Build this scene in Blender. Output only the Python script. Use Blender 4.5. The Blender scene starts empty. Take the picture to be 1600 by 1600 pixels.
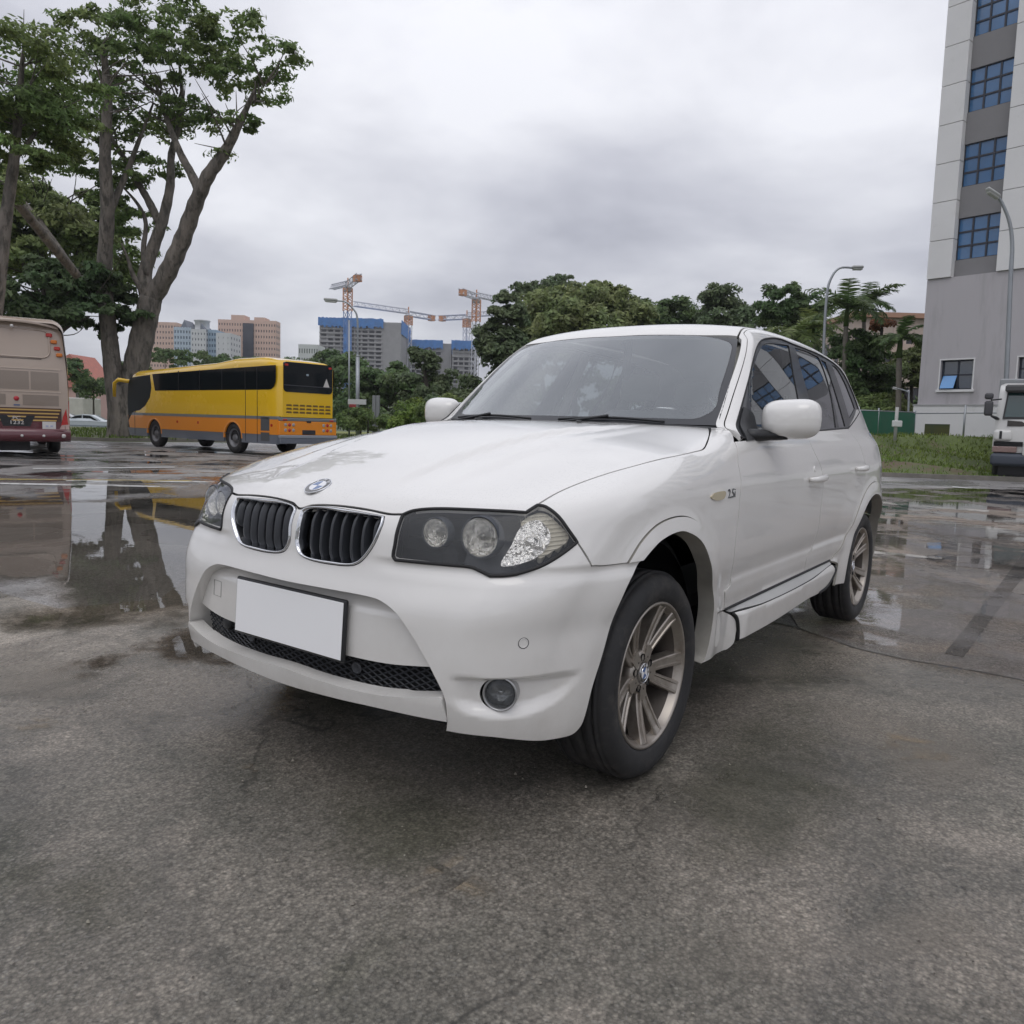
import bpy, bmesh, math, random, json
import numpy as np
from mathutils import Vector, Matrix, Euler
from mathutils.geometry import delaunay_2d_cdt
random.seed(7); RNG=np.random.default_rng(7)
SC=bpy.context.scene; COL=SC.collection
R_=math.radians
# ---------------- camera ----------------
CAM=np.array([2.290037,1.942834,1.129135]); YAW,PITCH,ROLL,FPX=-2.510389,0.0967272,0.0297071,1228.406
def _rot(y,p,r):
    f=np.array([np.cos(y)*np.cos(p),np.sin(y)*np.cos(p),-np.sin(p)])
    rt=np.cross(f,[0,0,1]);rt/=np.linalg.norm(rt)
    up=np.cross(rt,f);c,s=np.cos(r),np.sin(r)
    return np.array([c*rt+s*up,-s*rt+c*up,f])
CR=_rot(YAW,PITCH,ROLL)
cam=bpy.data.cameras.new('camera');camo=bpy.data.objects.new('camera',cam);COL.objects.link(camo)
camo.matrix_world=Matrix(((CR[0][0],CR[1][0],-CR[2][0],CAM[0]),(CR[0][1],CR[1][1],-CR[2][1],CAM[1]),(CR[0][2],CR[1][2],-CR[2][2],CAM[2]),(0,0,0,1)))
cam.sensor_width=36;cam.sensor_fit='HORIZONTAL';cam.lens=36*FPX/1600;cam.shift_y=-0.010
cam.clip_start=.05;cam.clip_end=3000
SC.camera=camo
# ---------------- world: overcast sky ----------------
SC.view_settings.view_transform='Standard';SC.view_settings.look='None';SC.view_settings.gamma=1;SC.view_settings.use_curve_mapping=False
SC.view_settings.exposure=0.0
W=bpy.data.worlds.new('World');SC.world=W;W.use_nodes=True
SUN_EL,SUN_AZ=R_(62),R_(40)
def build_world():
    nt=W.node_tree;N=nt.nodes;L=nt.links;N.clear()
    out=N.new('ShaderNodeOutputWorld');bg=N.new('ShaderNodeBackground')
    sky=N.new('ShaderNodeTexSky');sky.sky_type='NISHITA';sky.sun_disc=False;sky.sun_elevation=SUN_EL;sky.sun_rotation=math.pi/2-SUN_AZ
    tc=N.new('ShaderNodeTexCoord');sep=N.new('ShaderNodeSeparateXYZ');L.new(tc.outputs['Generated'],sep.inputs[0])
    # project the direction on a cloud layer so clouds flatten to the horizon
    def M(op,a,b=None,c=None,cl=False):
        n=N.new('ShaderNodeMath');n.operation=op;n.use_clamp=cl
        for i,v in enumerate((a,b,c)):
            if v is None: continue
            if isinstance(v,(int,float)): n.inputs[i].default_value=v
            else: L.new(v,n.inputs[i])
        return n.outputs[0]
    z=M('ADD',M('MAXIMUM',sep.outputs[2],0.0),0.22)
    cx=M('DIVIDE',sep.outputs[0],z);cy=M('DIVIDE',sep.outputs[1],z)
    cmb=N.new('ShaderNodeCombineXYZ');L.new(cx,cmb.inputs[0]);L.new(cy,cmb.inputs[1])
    def noise(sc,det,ro,off=0.0,dist=0.0):
        n=N.new('ShaderNodeTexNoise');n.inputs['Scale'].default_value=sc;n.inputs['Detail'].default_value=det;n.inputs['Roughness'].default_value=ro;n.inputs['Distortion'].default_value=dist
        mp=N.new('ShaderNodeMapping');mp.inputs['Location'].default_value=(off,off*1.7,off*.3);L.new(cmb.outputs[0],mp.inputs[0]);L.new(mp.outputs[0],n.inputs['Vector']);return n.outputs['Fac']
    n1=noise(.62,5,.5,3.3,.25);n2=noise(1.9,6,.52,9.1,.2)
    v=M('ADD',M('MULTIPLY',n1,.68),M('MULTIPLY',n2,.32))
    cr=N.new('ShaderNodeValToRGB');L.new(v,cr.inputs[0]);e=cr.color_ramp.elements
    e[0].position=.36;e[0].color=(.33,.335,.395,1);e[1].position=.62;e[1].color=(.88,.885,.93,1)
    m=cr.color_ramp.elements.new(.49);m.color=(.58,.585,.645,1)
    # brighter towards the zenith, a soft glow low over the horizon is dimmer
    g=M('ADD',M('MULTIPLY',M('MAXIMUM',sep.outputs[2],0.0),.50),.83)
    mul=N.new('ShaderNodeVectorMath');mul.operation='SCALE';L.new(cr.outputs[0],mul.inputs[0]);L.new(g,mul.inputs['Scale'])
    sk=N.new('ShaderNodeVectorMath');sk.operation='SCALE';L.new(sky.outputs[0],sk.inputs[0]);sk.inputs['Scale'].default_value=.10
    # nishita sky (background strength 0.1) seen through the cloud deck
    sc2=N.new('ShaderNodeVectorMath');sc2.operation='SCALE';L.new(mul.outputs[0],sc2.inputs[0]);sc2.inputs['Scale'].default_value=10.8
    add=N.new('ShaderNodeVectorMath');add.operation='ADD';L.new(sc2.outputs[0],add.inputs[0]);L.new(sk.outputs[0],add.inputs[1])
    L.new(add.outputs[0],bg.inputs[0]);bg.inputs[1].default_value=.10
    L.new(bg.outputs[0],out.inputs[0])
build_world()
sun=bpy.data.lights.new('sun','SUN');suno=bpy.data.objects.new('sun',sun);COL.objects.link(suno)
sun.energy=.55;sun.angle=R_(40);sun.color=(1,.97,.92)
sd=Vector((math.cos(SUN_EL)*math.cos(SUN_AZ),math.cos(SUN_EL)*math.sin(SUN_AZ),math.sin(SUN_EL)))
suno.rotation_euler=sd.to_track_quat('Z','Y').to_euler();suno.location=(20,20,60)
cy_=SC.cycles
cy_.max_bounces=6;cy_.diffuse_bounces=3;cy_.glossy_bounces=4;cy_.transmission_bounces=4;cy_.transparent_max_bounces=12;cy_.volume_bounces=0
def at(u,v,d):
    """world point seen at photo position u,v at forward depth d"""
    r=CR.T@np.array([(u-800)/FPX,-(v-784)/FPX,1.]);return CAM+r*(d/ (r[0]*math.cos(YAW)+r[1]*math.sin(YAW)))
def gnd(u,v,z=0.0):
    r=CR.T@np.array([(u-800)/FPX,-(v-784)/FPX,1.]);t=(z-CAM[2])/r[2];return CAM+r*t
# ---------------- materials ----------------
MATS={}
def mat(name,col,rough=.5,metal=0.0,coat=0.0,var=0.0,vscale=3.0,bump=0.0,bscale=40.0,emit=None,spec=.5,island=0.0,obj_coords=True,dirt=None,trans=0.0,coatr=.03,stretch=None,bdist=.02):
    if name in MATS: return MATS[name]
    m=bpy.data.materials.new(name);m.use_nodes=True;nt=m.node_tree;N=nt.nodes;L=nt.links
    b=N['Principled BSDF'];b.inputs['Base Color'].default_value=(*col,1);b.inputs['Roughness'].default_value=rough;b.inputs['Metallic'].default_value=metal
    b.inputs['Coat Weight'].default_value=coat;b.inputs['Coat Roughness'].default_value=coatr;b.inputs['Specular IOR Level'].default_value=spec
    if trans: b.inputs['Transmission Weight'].default_value=trans
    if emit: b.inputs['Emission Color'].default_value=(*emit,1);b.inputs['Emission Strength'].default_value=1
    tc=N.new('ShaderNodeTexCoord');src=tc.outputs['Object']
    if stretch:
        mp=N.new('ShaderNodeMapping');mp.inputs['Scale'].default_value=stretch;L.new(src,mp.inputs[0]);src=mp.outputs[0]
    cur=None
    def mix(fac,a,bb,ty='MIX'):
        x=N.new('ShaderNodeMix');x.data_type='RGBA';x.blend_type=ty
        for i,v in ((0,fac),(6,a),(7,bb)):
            if isinstance(v,(int,float)): x.inputs[i].default_value=v
            elif isinstance(v,tuple): x.inputs[i].default_value=v
            else: L.new(v,x.inputs[i])
        return x.outputs[2]
    if var:
        n=N.new('ShaderNodeTexNoise');n.inputs['Scale'].default_value=vscale;n.inputs['Detail'].default_value=6;n.inputs['Roughness'].default_value=.62;L.new(src,n.inputs['Vector'])
        r=N.new('ShaderNodeMapRange');r.inputs['From Min'].default_value=.3;r.inputs['From Max'].default_value=.7;r.inputs['To Min'].default_value=1-var;r.inputs['To Max'].default_value=1+var;L.new(n.outputs['Fac'],r.inputs[0])
        hs=N.new('ShaderNodeHueSaturation');hs.inputs['Color'].default_value=(*col,1);L.new(r.outputs[0],hs.inputs['Value']);cur=hs.outputs[0]
        rr=N.new('ShaderNodeMapRange');rr.inputs['From Min'].default_value=.3;rr.inputs['From Max'].default_value=.7;rr.inputs['To Min'].default_value=max(0.02,rough*.75);rr.inputs['To Max'].default_value=min(1,rough*1.25);L.new(n.outputs['Fac'],rr.inputs[0]);L.new(rr.outputs[0],b.inputs['Roughness'])
    if island:
        gi=N.new('ShaderNodeNewGeometry');r=N.new('ShaderNodeMapRange');r.inputs['To Min'].default_value=1-island;r.inputs['To Max'].default_value=1+island;L.new(gi.outputs['Random Per Island'],r.inputs[0])
        hs=N.new('ShaderNodeHueSaturation')
        if cur: L.new(cur,hs.inputs['Color'])
        else: hs.inputs['Color'].default_value=(*col,1)
        L.new(r.outputs[0],hs.inputs['Value'])
        r2=N.new('ShaderNodeMapRange');r2.inputs['To Min'].default_value=.47;r2.inputs['To Max'].default_value=.52;L.new(gi.outputs['Random Per Island'],r2.inputs[0]);L.new(r2.outputs[0],hs.inputs['Hue']);cur=hs.outputs[0]
    if dirt:
        dc,ds,dl,dh=dirt
        n=N.new('ShaderNodeTexNoise');n.inputs['Scale'].default_value=ds;n.inputs['Detail'].default_value=7;n.inputs['Roughness'].default_value=.7;L.new(src,n.inputs['Vector'])
        r=N.new('ShaderNodeMapRange');r.inputs['From Min'].default_value=dl;r.inputs['From Max'].default_value=dh;L.new(n.outputs['Fac'],r.inputs[0])
        cur=mix(r.outputs[0],cur if cur else (*col,1),(*dc,1))
    if cur: L.new(cur,b.inputs['Base Color'])
    if bump:
        n=N.new('ShaderNodeTexNoise');n.inputs['Scale'].default_value=bscale;n.inputs['Detail'].default_value=5;L.new(src,n.inputs['Vector'])
        bp=N.new('ShaderNodeBump');bp.inputs['Strength'].default_value=bump;bp.inputs['Distance'].default_value=bdist;L.new(n.outputs['Fac'],bp.inputs['Height']);L.new(bp.outputs[0],b.inputs['Normal'])
    MATS[name]=m;return m
def glass(name,tint=(.8,.85,.85),rough=.01,refl=0.0,film=None,k=1.6):
    """thin pane: clear tinted pass-through plus fresnel mirror reflection; film = pale veil mixed into the pane, painting sky sheen on the windscreen (colour, amount)"""
    if name in MATS: return MATS[name]
    m=bpy.data.materials.new(name);m.use_nodes=True;nt=m.node_tree;N=nt.nodes;L=nt.links;N.clear()
    out=N.new('ShaderNodeOutputMaterial');tr=N.new('ShaderNodeBsdfTransparent');tr.inputs[0].default_value=(*tint,1)
    gl=N.new('ShaderNodeBsdfGlossy');gl.inputs['Roughness'].default_value=rough;gl.inputs[0].default_value=(.95,.97,1,1)
    fr=N.new('ShaderNodeFresnel');ge=N.new('ShaderNodeNewGeometry');io=N.new('ShaderNodeMapRange');io.inputs['To Min'].default_value=1.5;io.inputs['To Max'].default_value=1/1.5;L.new(ge.outputs['Backfacing'],io.inputs[0]);L.new(io.outputs[0],fr.inputs[0])
    ad=N.new('ShaderNodeMath');ad.operation='MULTIPLY_ADD';ad.use_clamp=True;L.new(fr.outputs[0],ad.inputs[0]);ad.inputs[1].default_value=k;ad.inputs[2].default_value=refl
    base=tr.outputs[0]
    if film:
        df=N.new('ShaderNodeBsdfDiffuse');df.inputs[0].default_value=(*film[0],1);mx=N.new('ShaderNodeMixShader');mx.inputs[0].default_value=film[1];L.new(tr.outputs[0],mx.inputs[1]);L.new(df.outputs[0],mx.inputs[2]);base=mx.outputs[0]
    ms=N.new('ShaderNodeMixShader');L.new(ad.outputs[0],ms.inputs[0]);L.new(base,ms.inputs[1]);L.new(gl.outputs[0],ms.inputs[2]);L.new(ms.outputs[0],out.inputs[0])
    MATS[name]=m;return m
# ---------------- object helpers ----------------
def tag(o,label=None,cat=None,group=None,kind=None):
    if label: o['label']=label
    if cat: o['category']=cat
    if group: o['group']=group
    if kind: o['kind']=kind
    return o
def empty(name,loc=(0,0,0),rz=0.0,label=None,cat=None,group=None):
    o=bpy.data.objects.new(name,None);COL.objects.link(o);o.location=tuple(loc);o.rotation_euler=(0,0,rz);o.empty_display_size=.2
    return tag(o,label,cat,group)
def link(name,me,parent=None,m=None):
    o=bpy.data.objects.new(name,me);COL.objects.link(o)
    if m is not None and not me.materials: me.materials.append(m)
    if parent is not None: o.parent=parent
    return o
def copy_tree(o,parent=None):
    c=o.copy();COL.objects.link(c)
    if parent is not None: c.parent=parent
    for ch in list(o.children): copy_tree(ch,c)
    return c
class MB:
    def __init__(s): s.v=[];s.f=[];s.mi=[];s.sm=[]
    def add(s,vs,fs,mi=0,sm=False):
        k=len(s.v);s.v.extend([tuple(map(float,p)) for p in vs]);s.f.extend([tuple(i+k for i in f) for f in fs]);s.mi.extend([mi]*len(fs));s.sm.extend([sm]*len(fs));return s
    def box(s,x0,x1,y0,y1,z0,z1,mi=0,T=None):
        vs=[(x,y,z) for z in(z0,z1) for y in(y0,y1) for x in(x0,x1)]
        if T is not None: vs=[T@Vector(p) for p in vs]
        return s.add(vs,[(0,2,3,1),(4,5,7,6),(0,1,5,4),(2,6,7,3),(0,4,6,2),(1,3,7,5)],mi)
    def cbox(s,x0,x1,y0,y1,z0,z1,c=.02,mi=0,T=None):
        """box with chamfered edges"""
        vs=[];X=(x0,x1);Y=(y0,y1);Z=(z0,z1);idx={}
        for i in(0,1):
            for j in(0,1):
                for k in(0,1):
                    sx,sy,sz=(1-2*i),(1-2*j),(1-2*k)
                    for a,(dx,dy,dz) in enumerate(((0,c,c),(c,0,c),(c,c,0))):
                        idx[i,j,k,a]=len(vs);vs.append((X[i]+sx*dx,Y[j]+sy*dy,Z[k]+sz*dz))
        fs=[]
        for a in range(3):
            o=[x for x in range(3) if x!=a]
            for e in(0,1):
                q=[]
                for (p,r) in((0,0),(1,0),(1,1),(0,1)):
                    t=[0,0,0];t[a]=e;t[o[0]]=p;t[o[1]]=r;q.append(idx[(*t,a)])
                fs.append(q)
        for a in range(3):
            o=[x for x in range(3) if x!=a]
            for p in(0,1):
                for r in(0,1):
                    t0=[0,0,0];t0[o[0]]=p;t0[o[1]]=r;t1=list(t0);t1[a]=1
                    fs.append([idx[(*t0,o[0])],idx[(*t1,o[0])],idx[(*t1,o[1])],idx[(*t0,o[1])]])
        for i in(0,1):
            for j in(0,1):
                for k in(0,1): fs.append([idx[i,j,k,0],idx[i,j,k,1],idx[i,j,k,2]])
        if T is not None: vs=[T@Vector(p) for p in vs]
        return s.add(vs,fs,mi)
    def tube(s,pts,r,n=8,mi=0,cap=True,sm=True,closed=False,flat=1.0):
        pts=[Vector(tuple(map(float,p))) for p in pts];rs=r if hasattr(r,'__len__') else [r]*len(pts)
        vs=[];N_=len(pts);up=None
        for i,p in enumerate(pts):
            if closed: d=pts[(i+1)%N_]-pts[i-1]
            else: d=pts[min(i+1,N_-1)]-pts[max(i-1,0)]
            if d.length<1e-9: d=Vector((0,0,1))
            d.normalize()
            if up is None:
                up=Vector((0,0,1)) if abs(d.z)<.9 else Vector((1,0,0))
            a=up-d*up.dot(d)
            if a.length<1e-6: a=d.orthogonal()
            a.normalize();up=a;b=d.cross(a)
            for k in range(n):
                t=2*math.pi*k/n;vs.append(p+a*math.cos(t)*rs[i]+b*math.sin(t)*rs[i]*flat)
        fs=[]
        for i in range(N_ if closed else N_-1):
            j=(i+1)%N_
            for k in range(n): fs.append((i*n+k,i*n+(k+1)%n,j*n+(k+1)%n,j*n+k))
        if cap and not closed: fs.append(tuple(range(n))[::-1]);fs.append(tuple((N_-1)*n+k for k in range(n)))
        return s.add(vs,fs,mi,sm)
    def lathe(s,prof,n=32,axis='y',c=(0,0,0),mi=0,sm=True,T=None):
        """prof list of (r,h) revolved about axis"""
        vs=[]
        for r,h in prof:
            for k in range(n):
                t=2*math.pi*k/n;a,b=r*math.cos(t),r*math.sin(t)
                p={'x':(h,a,b),'y':(a,h,b),'z':(a,b,h)}[axis];vs.append((p[0]+c[0],p[1]+c[1],p[2]+c[2]))
        if T is not None: vs=[T@Vector(p) for p in vs]
        fs=[(i*n+k,i*n+(k+1)%n,(i+1)*n+(k+1)%n,(i+1)*n+k) for i in range(len(prof)-1) for k in range(n)]
        return s.add(vs,fs,mi,sm)
    def prism(s,poly,a0,a1,axis='y',mi=0,T=None,sm=False):
        """extrude a 2D polygon: axis y -> poly in (x,z)"""
        n=len(poly);mk={'y':lambda p,h:(p[0],h,p[1]),'x':lambda p,h:(h,p[0],p[1]),'z':lambda p,h:(p[0],p[1],h)}[axis]
        vs=[mk(p,a0) for p in poly]+[mk(p,a1) for p in poly]
        if T is not None: vs=[T@Vector(p) for p in vs]
        return s.add(vs,[tuple(range(n))[::-1],tuple(range(n,2*n))]+[(i,(i+1)%n,n+(i+1)%n,n+i) for i in range(n)],mi,sm)
    def grid(s,P,mi=0,sm=True,closed_u=False):
        nu,nv=len(P),len(P[0]);vs=[p for r in P for p in r]
        fs=[(i*nv+j,((i+1)%nu)*nv+j,((i+1)%nu)*nv+j+1,i*nv+j+1) for i in range(nu if closed_u else nu-1) for j in range(nv-1)]
        return s.add(vs,fs,mi,sm)
    def mesh(s,name,mats,fix=True):
        me=bpy.data.meshes.new(name);me.from_pydata(s.v,[],s.f)
        for m in (mats if isinstance(mats,(list,tuple)) else [mats]): me.materials.append(m)
        me.polygons.foreach_set('material_index',s.mi);me.polygons.foreach_set('use_smooth',s.sm)
        if fix:
            bm=bmesh.new();bm.from_mesh(me);bmesh.ops.recalc_face_normals(bm,faces=bm.faces);bm.to_mesh(me);bm.free()
        me.update();return me
    def build(s,name,mats,parent=None,fix=True,bevel=0,bseg=2,auto=None,subsurf=0):
        o=link(name,s.mesh(name,mats,fix),parent)
        if bevel:
            b=o.modifiers.new('b','BEVEL');b.width=bevel;b.segments=bseg;b.limit_method='ANGLE';b.angle_limit=R_(35);b.harden_normals=False
            for p in o.data.polygons: p.use_smooth=True
            o.data.set_sharp_from_angle(angle=R_(35)) if False else None
        if subsurf:
            q=o.modifiers.new('s','SUBSURF');q.levels=subsurf;q.render_levels=subsurf
            for p in o.data.polygons: p.use_smooth=True
        return o
def basis(d,up=(0,0,1)):
    d=Vector(d).normalized();x=Vector(up).cross(d)
    if x.length<1e-4: x=Vector((1,0,0)).cross(d)
    x.normalize();y=d.cross(x);return x,y,d   # matrix columns
def frame(o,d,up=(0,0,1)):
    x,y,z=basis(d,up);return Matrix(((x.x,y.x,z.x,o[0]),(x.y,y.y,z.y,o[1]),(x.z,y.z,z.z,o[2]),(0,0,0,1)))
def text_mesh(s,size,depth=.0015):
    cu=bpy.data.curves.new('t','FONT');cu.body=s;cu.size=size;cu.extrude=depth;cu.align_x='CENTER';cu.align_y='CENTER';cu.resolution_u=3
    to=bpy.data.objects.new('t',cu);COL.objects.link(to);dg=bpy.context.evaluated_depsgraph_get();me=bpy.data.meshes.new_from_object(to.evaluated_get(dg));bpy.data.objects.remove(to);bpy.data.curves.remove(cu);me.materials.clear();return me
# ---------------- body surface of the car ----------------
def sst(a,b,x):
    t=np.clip((x-a)/(b-a),0,1); return t*t*(3-2*t)
def smax(a,b,k):
    h=np.clip(.5+.5*(a-b)/k,0,1); return b*(1-h)+a*h+k*h*(1-h)
def smin(a,b,k): return -smax(-a,-b,k)
class Sp:  # natural cubic spline with linear extrapolation
    def __init__(s,x,y):
        x=np.array(x,float);y=np.array(y,float);n=len(x);h=np.diff(x)
        A=np.eye(n);r=np.zeros(n)
        for i in range(1,n-1):
            A[i,i-1]=h[i-1];A[i,i]=2*(h[i-1]+h[i]);A[i,i+1]=h[i];r[i]=6*((y[i+1]-y[i])/h[i]-(y[i]-y[i-1])/h[i-1])
        s.x=x;s.y=y;s.m=np.linalg.solve(A,r);s.h=h
    def __call__(s,t):
        t=np.asarray(t,float);tc=np.clip(t,s.x[0],s.x[-1])
        i=np.clip(np.searchsorted(s.x,tc)-1,0,len(s.x)-2)
        a=(s.x[i+1]-tc)/s.h[i];b=1-a
        v=a*s.y[i]+b*s.y[i+1]+((a**3-a)*s.m[i]+(b**3-b)*s.m[i+1])*s.h[i]**2/6
        g0=(s.y[1]-s.y[0])/s.h[0]-s.h[0]*(2*s.m[0]+s.m[1])/6
        g1=(s.y[-1]-s.y[-2])/s.h[-1]+s.h[-1]*(2*s.m[-1]+s.m[-2])/6
        return v+np.where(t<s.x[0],(t-s.x[0])*g0,0)+np.where(t>s.x[-1],(t-s.x[-1])*g1,0)
Wz=Sp([.22,.32,.44,.52,.57,.62,.75,.88,.945,.985,1.05,1.13,1.2],
      [.835,.852,.862,.868,.872,.884,.896,.899,.897,.888,.868,.838,.81])
F0=Sp([.20,.26,.34,.45,.56,.64,.69,.73,.80,.87,.94,1.0],
      [.745,.775,.795,.803,.800,.790,.772,.764,.757,.743,.715,.66])
Hx=Sp([-1.2,-.80,-.5,-.2,0,.3,.5,.62,.70,.78],[1.162,1.160,1.154,1.140,1.112,1.044,.984,.94,.906,.86])
def side(x,z):
    s=Wz(z-.012*np.clip((-x-.6)/2,0,1.3))
    s=s-.13*(np.maximum(0,x+.15)/.9)**2.4
    s=s-.21*(np.maximum(0,-2.85-x)/.85)**2.2
    # arch flares
    for cx in (0,-2.795):
        dx=x-cx;dz=(z-.345)
        r=np.sqrt(dx*dx+dz*dz)
        s=s+.016*(1-sst(.42,.56,r))*sst(.14,.30,z)+.012*(1-sst(.46,.80,r))
    s=s+.045*sst(.466,.415,z)*sst(-.60,-.74,x)*sst(-2.24,-2.10,x)*sst(.20,.30,z)
    return s
def front(y,z):
    ay=np.abs(y)
    return F0(z)-.085*y*y-(.235+.22*sst(.66,.88,z))*ay**4-.35*np.maximum(0,.38-z)*y*y
def hood(x,y):
    ay=np.abs(y)
    h=Hx(x)-.050*(ay/.72)**2.5*(1-.62*sst(-.25,-.72,x))-.02*sst(.3,.75,x)*(ay/.7)**4
    # power-dome edges diverging rearwards
    yc=.27+.20*sst(.65,-.7,x)
    h=h-.016*sst(yc-.020,yc+.020,ay)*sst(.74,.35,x)*sst(-.74,-.15,x)-.006*sst(.40,.46,ay-.10*sst(.6,-.6,x))*sst(.62,.3,x)*sst(-.70,-.4,x)
    return h
def f1(p):
    x,y,z=p[...,0],np.abs(p[...,1]),p[...,2]
    a=y-side(x,z);b=(z-hood(x,y))*.97;c=(x-front(y,z))
    d=-x-(3.72-.10*y*y-.30*y**4-.25*np.maximum(0,z-1.0)**1.5-.3*np.maximum(0,.45-z)**1.5)
    f=smax(a,c,.12)
    f=smax(f,d,.20)
    return smax(f,b,.075)
Gz=Sp([1.0,1.15,1.3,1.45,1.56,1.65],[.862,.815,.763,.706,.662,.622])
Rx=Sp([-3.6,-3.3,-2.8,-2.2,-1.7,-1.35,-1.15],[1.555,1.60,1.655,1.684,1.682,1.652,1.61])
def f2(p):
    x,y,z=p[...,0],np.abs(p[...,1]),p[...,2]
    g=Gz(z)-.10*(np.maximum(0,-2.3-x)/1.3)**2-.012*(np.maximum(0,x+1.9))**2
    a=(y-g)*.93
    b=z-(Rx(x)-.042*(y/.6)**2.4)
    # windshield: x of glass at z, curved in y
    w=-.60-1.20*(z-1.13)-.35*(np.maximum(0,z-1.3))**2-.26*y*y-.10*y**4
    c=(x-w)*.62
    d=(-x-(3.62-.9*(z-1.1)-.14*y*y-.2*y**4))*.75
    f=smax(a,b,.075);f=smax(f,c,.045);f=smax(f,d,.10);return smax(f,1.0-z,.02)
def f(p): return smin(f1(p),f2(p),.035)
def grad(p,fn=f,e=.0012):
    g=np.empty(p.shape)
    for i in range(3):
        d=np.zeros(3);d[i]=e
        g[...,i]=fn(p+d)-fn(p-d)
    return g/np.linalg.norm(g,axis=-1,keepdims=True)
def hit(o,d,t0,t1,fn=f,n=160):
    """first crossing from outside (f>0) to inside along rays"""
    o=np.atleast_2d(o);d=np.broadcast_to(d,o.shape)
    lo=np.full(len(o),np.nan);ts=np.linspace(t0,t1,n)
    prev=fn(o+d*ts[0]);found=np.zeros(len(o),bool);a=np.full(len(o),ts[0]);b=np.full(len(o),ts[-1])
    for i in range(1,n):
        cur=fn(o+d*ts[i]);m=(~found)&(prev>0)&(cur<=0)
        a[m]=ts[i-1];b[m]=ts[i];found|=m;prev=cur
    for _ in range(30):
        mid=(a+b)/2;v=fn(o+d*mid[:,None])>0
        a=np.where(v,mid,a);b=np.where(v,b,mid)
    P=o+d*((a+b)/2)[:,None]
    return P,found
BASEF=f
def dfog(p):
    """recess round the fog lamp and soft crease lines pressed into the bumper"""
    x,y,z=p[...,0],np.abs(p[...,1]),p[...,2]
    # arc position along the corner, 0 at y=.62 .. 1 near the wheel arch
    t=(np.arctan2(y,x+.10)-.66)/(1.02-.66)
    top=.455-.010*t;bot=.455-.105*np.clip(1-((t-.35)/.62)**2,0,1)**.55
    m=sst(-.10,.12,t)*(1-sst(.50,1.08,t))
    return .026*m*(1-sst(top-.008,top+.010,z))*sst(bot-.010,bot+.034,z)
def fb0(p): return f1(p)
def fb(p):
    x,y,z=p[...,0],np.abs(p[...,1]),p[...,2]
    g=f1(p)+dfog(p)
    # shelf below the headlights
    g=g+.006*sst(.755,.735,z)*sst(.70,.735,z)*sst(.30,.42,y)
    # character line where the nose rolls to the lower bumper
    return g
def f1b(p):
    z=p[...,2]
    g=f1(p)
    # pressed line low on the doors
    return smin(g,f2(p),.035)-.005*sst(.578,.566,z)*sst(.47,.52,z)*sst(-.45,-.55,p[...,0])*sst(-2.35,-2.25,p[...,0])
def fq(p): return f(p)
class CylZr:
    xc=-2.9;R=.85;rng=(0.0,2.1)
    def to2(s,P): P=np.asarray(P);return np.stack([np.arctan2(P[:,1],-(P[:,0]-s.xc))*s.R,P[:,2]],-1)
    def ray(s,U):
        t=U[:,0]/s.R;dr=np.stack([-np.cos(t),np.sin(t),0*t],-1);o=dr*2.2;o[:,0]+=s.xc;o[:,2]=U[:,1];return o,-dr
CAMREF=CAM
DLO_TOP=[[-0.755, 0.801, 1.093, 1], [-0.929, 0.76, 1.238, 0], [-1.073, 0.731, 1.354, 0], [-1.268, 0.683, 1.496, 0], [-1.39, 0.66, 1.552, 0], [-1.54, 0.644, 1.584, 0], [-1.768, 0.631, 1.606, 0], [-1.934, 0.639, 1.6, 0], [-2.178, 0.644, 1.595, 0], [-2.465, 0.644, 1.585, 0], [-2.797, 0.642, 1.553, 0], [-2.97, 0.653, 1.5, 0], [-3.06, 0.685, 1.423, 0], [-3.1, 0.72, 1.35, 0], [-3.1, 0.745, 1.283, 1]]
DLO_BOT=[[-3.1, 0.745, 1.283, 1], [-2.547, 0.804, 1.171, 1], [-2.115, 0.813, 1.156, 0], [-1.769, 0.817, 1.144, 0], [-1.223, 0.821, 1.114, 0], [-0.755, 0.801, 1.093, 1]]
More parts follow.
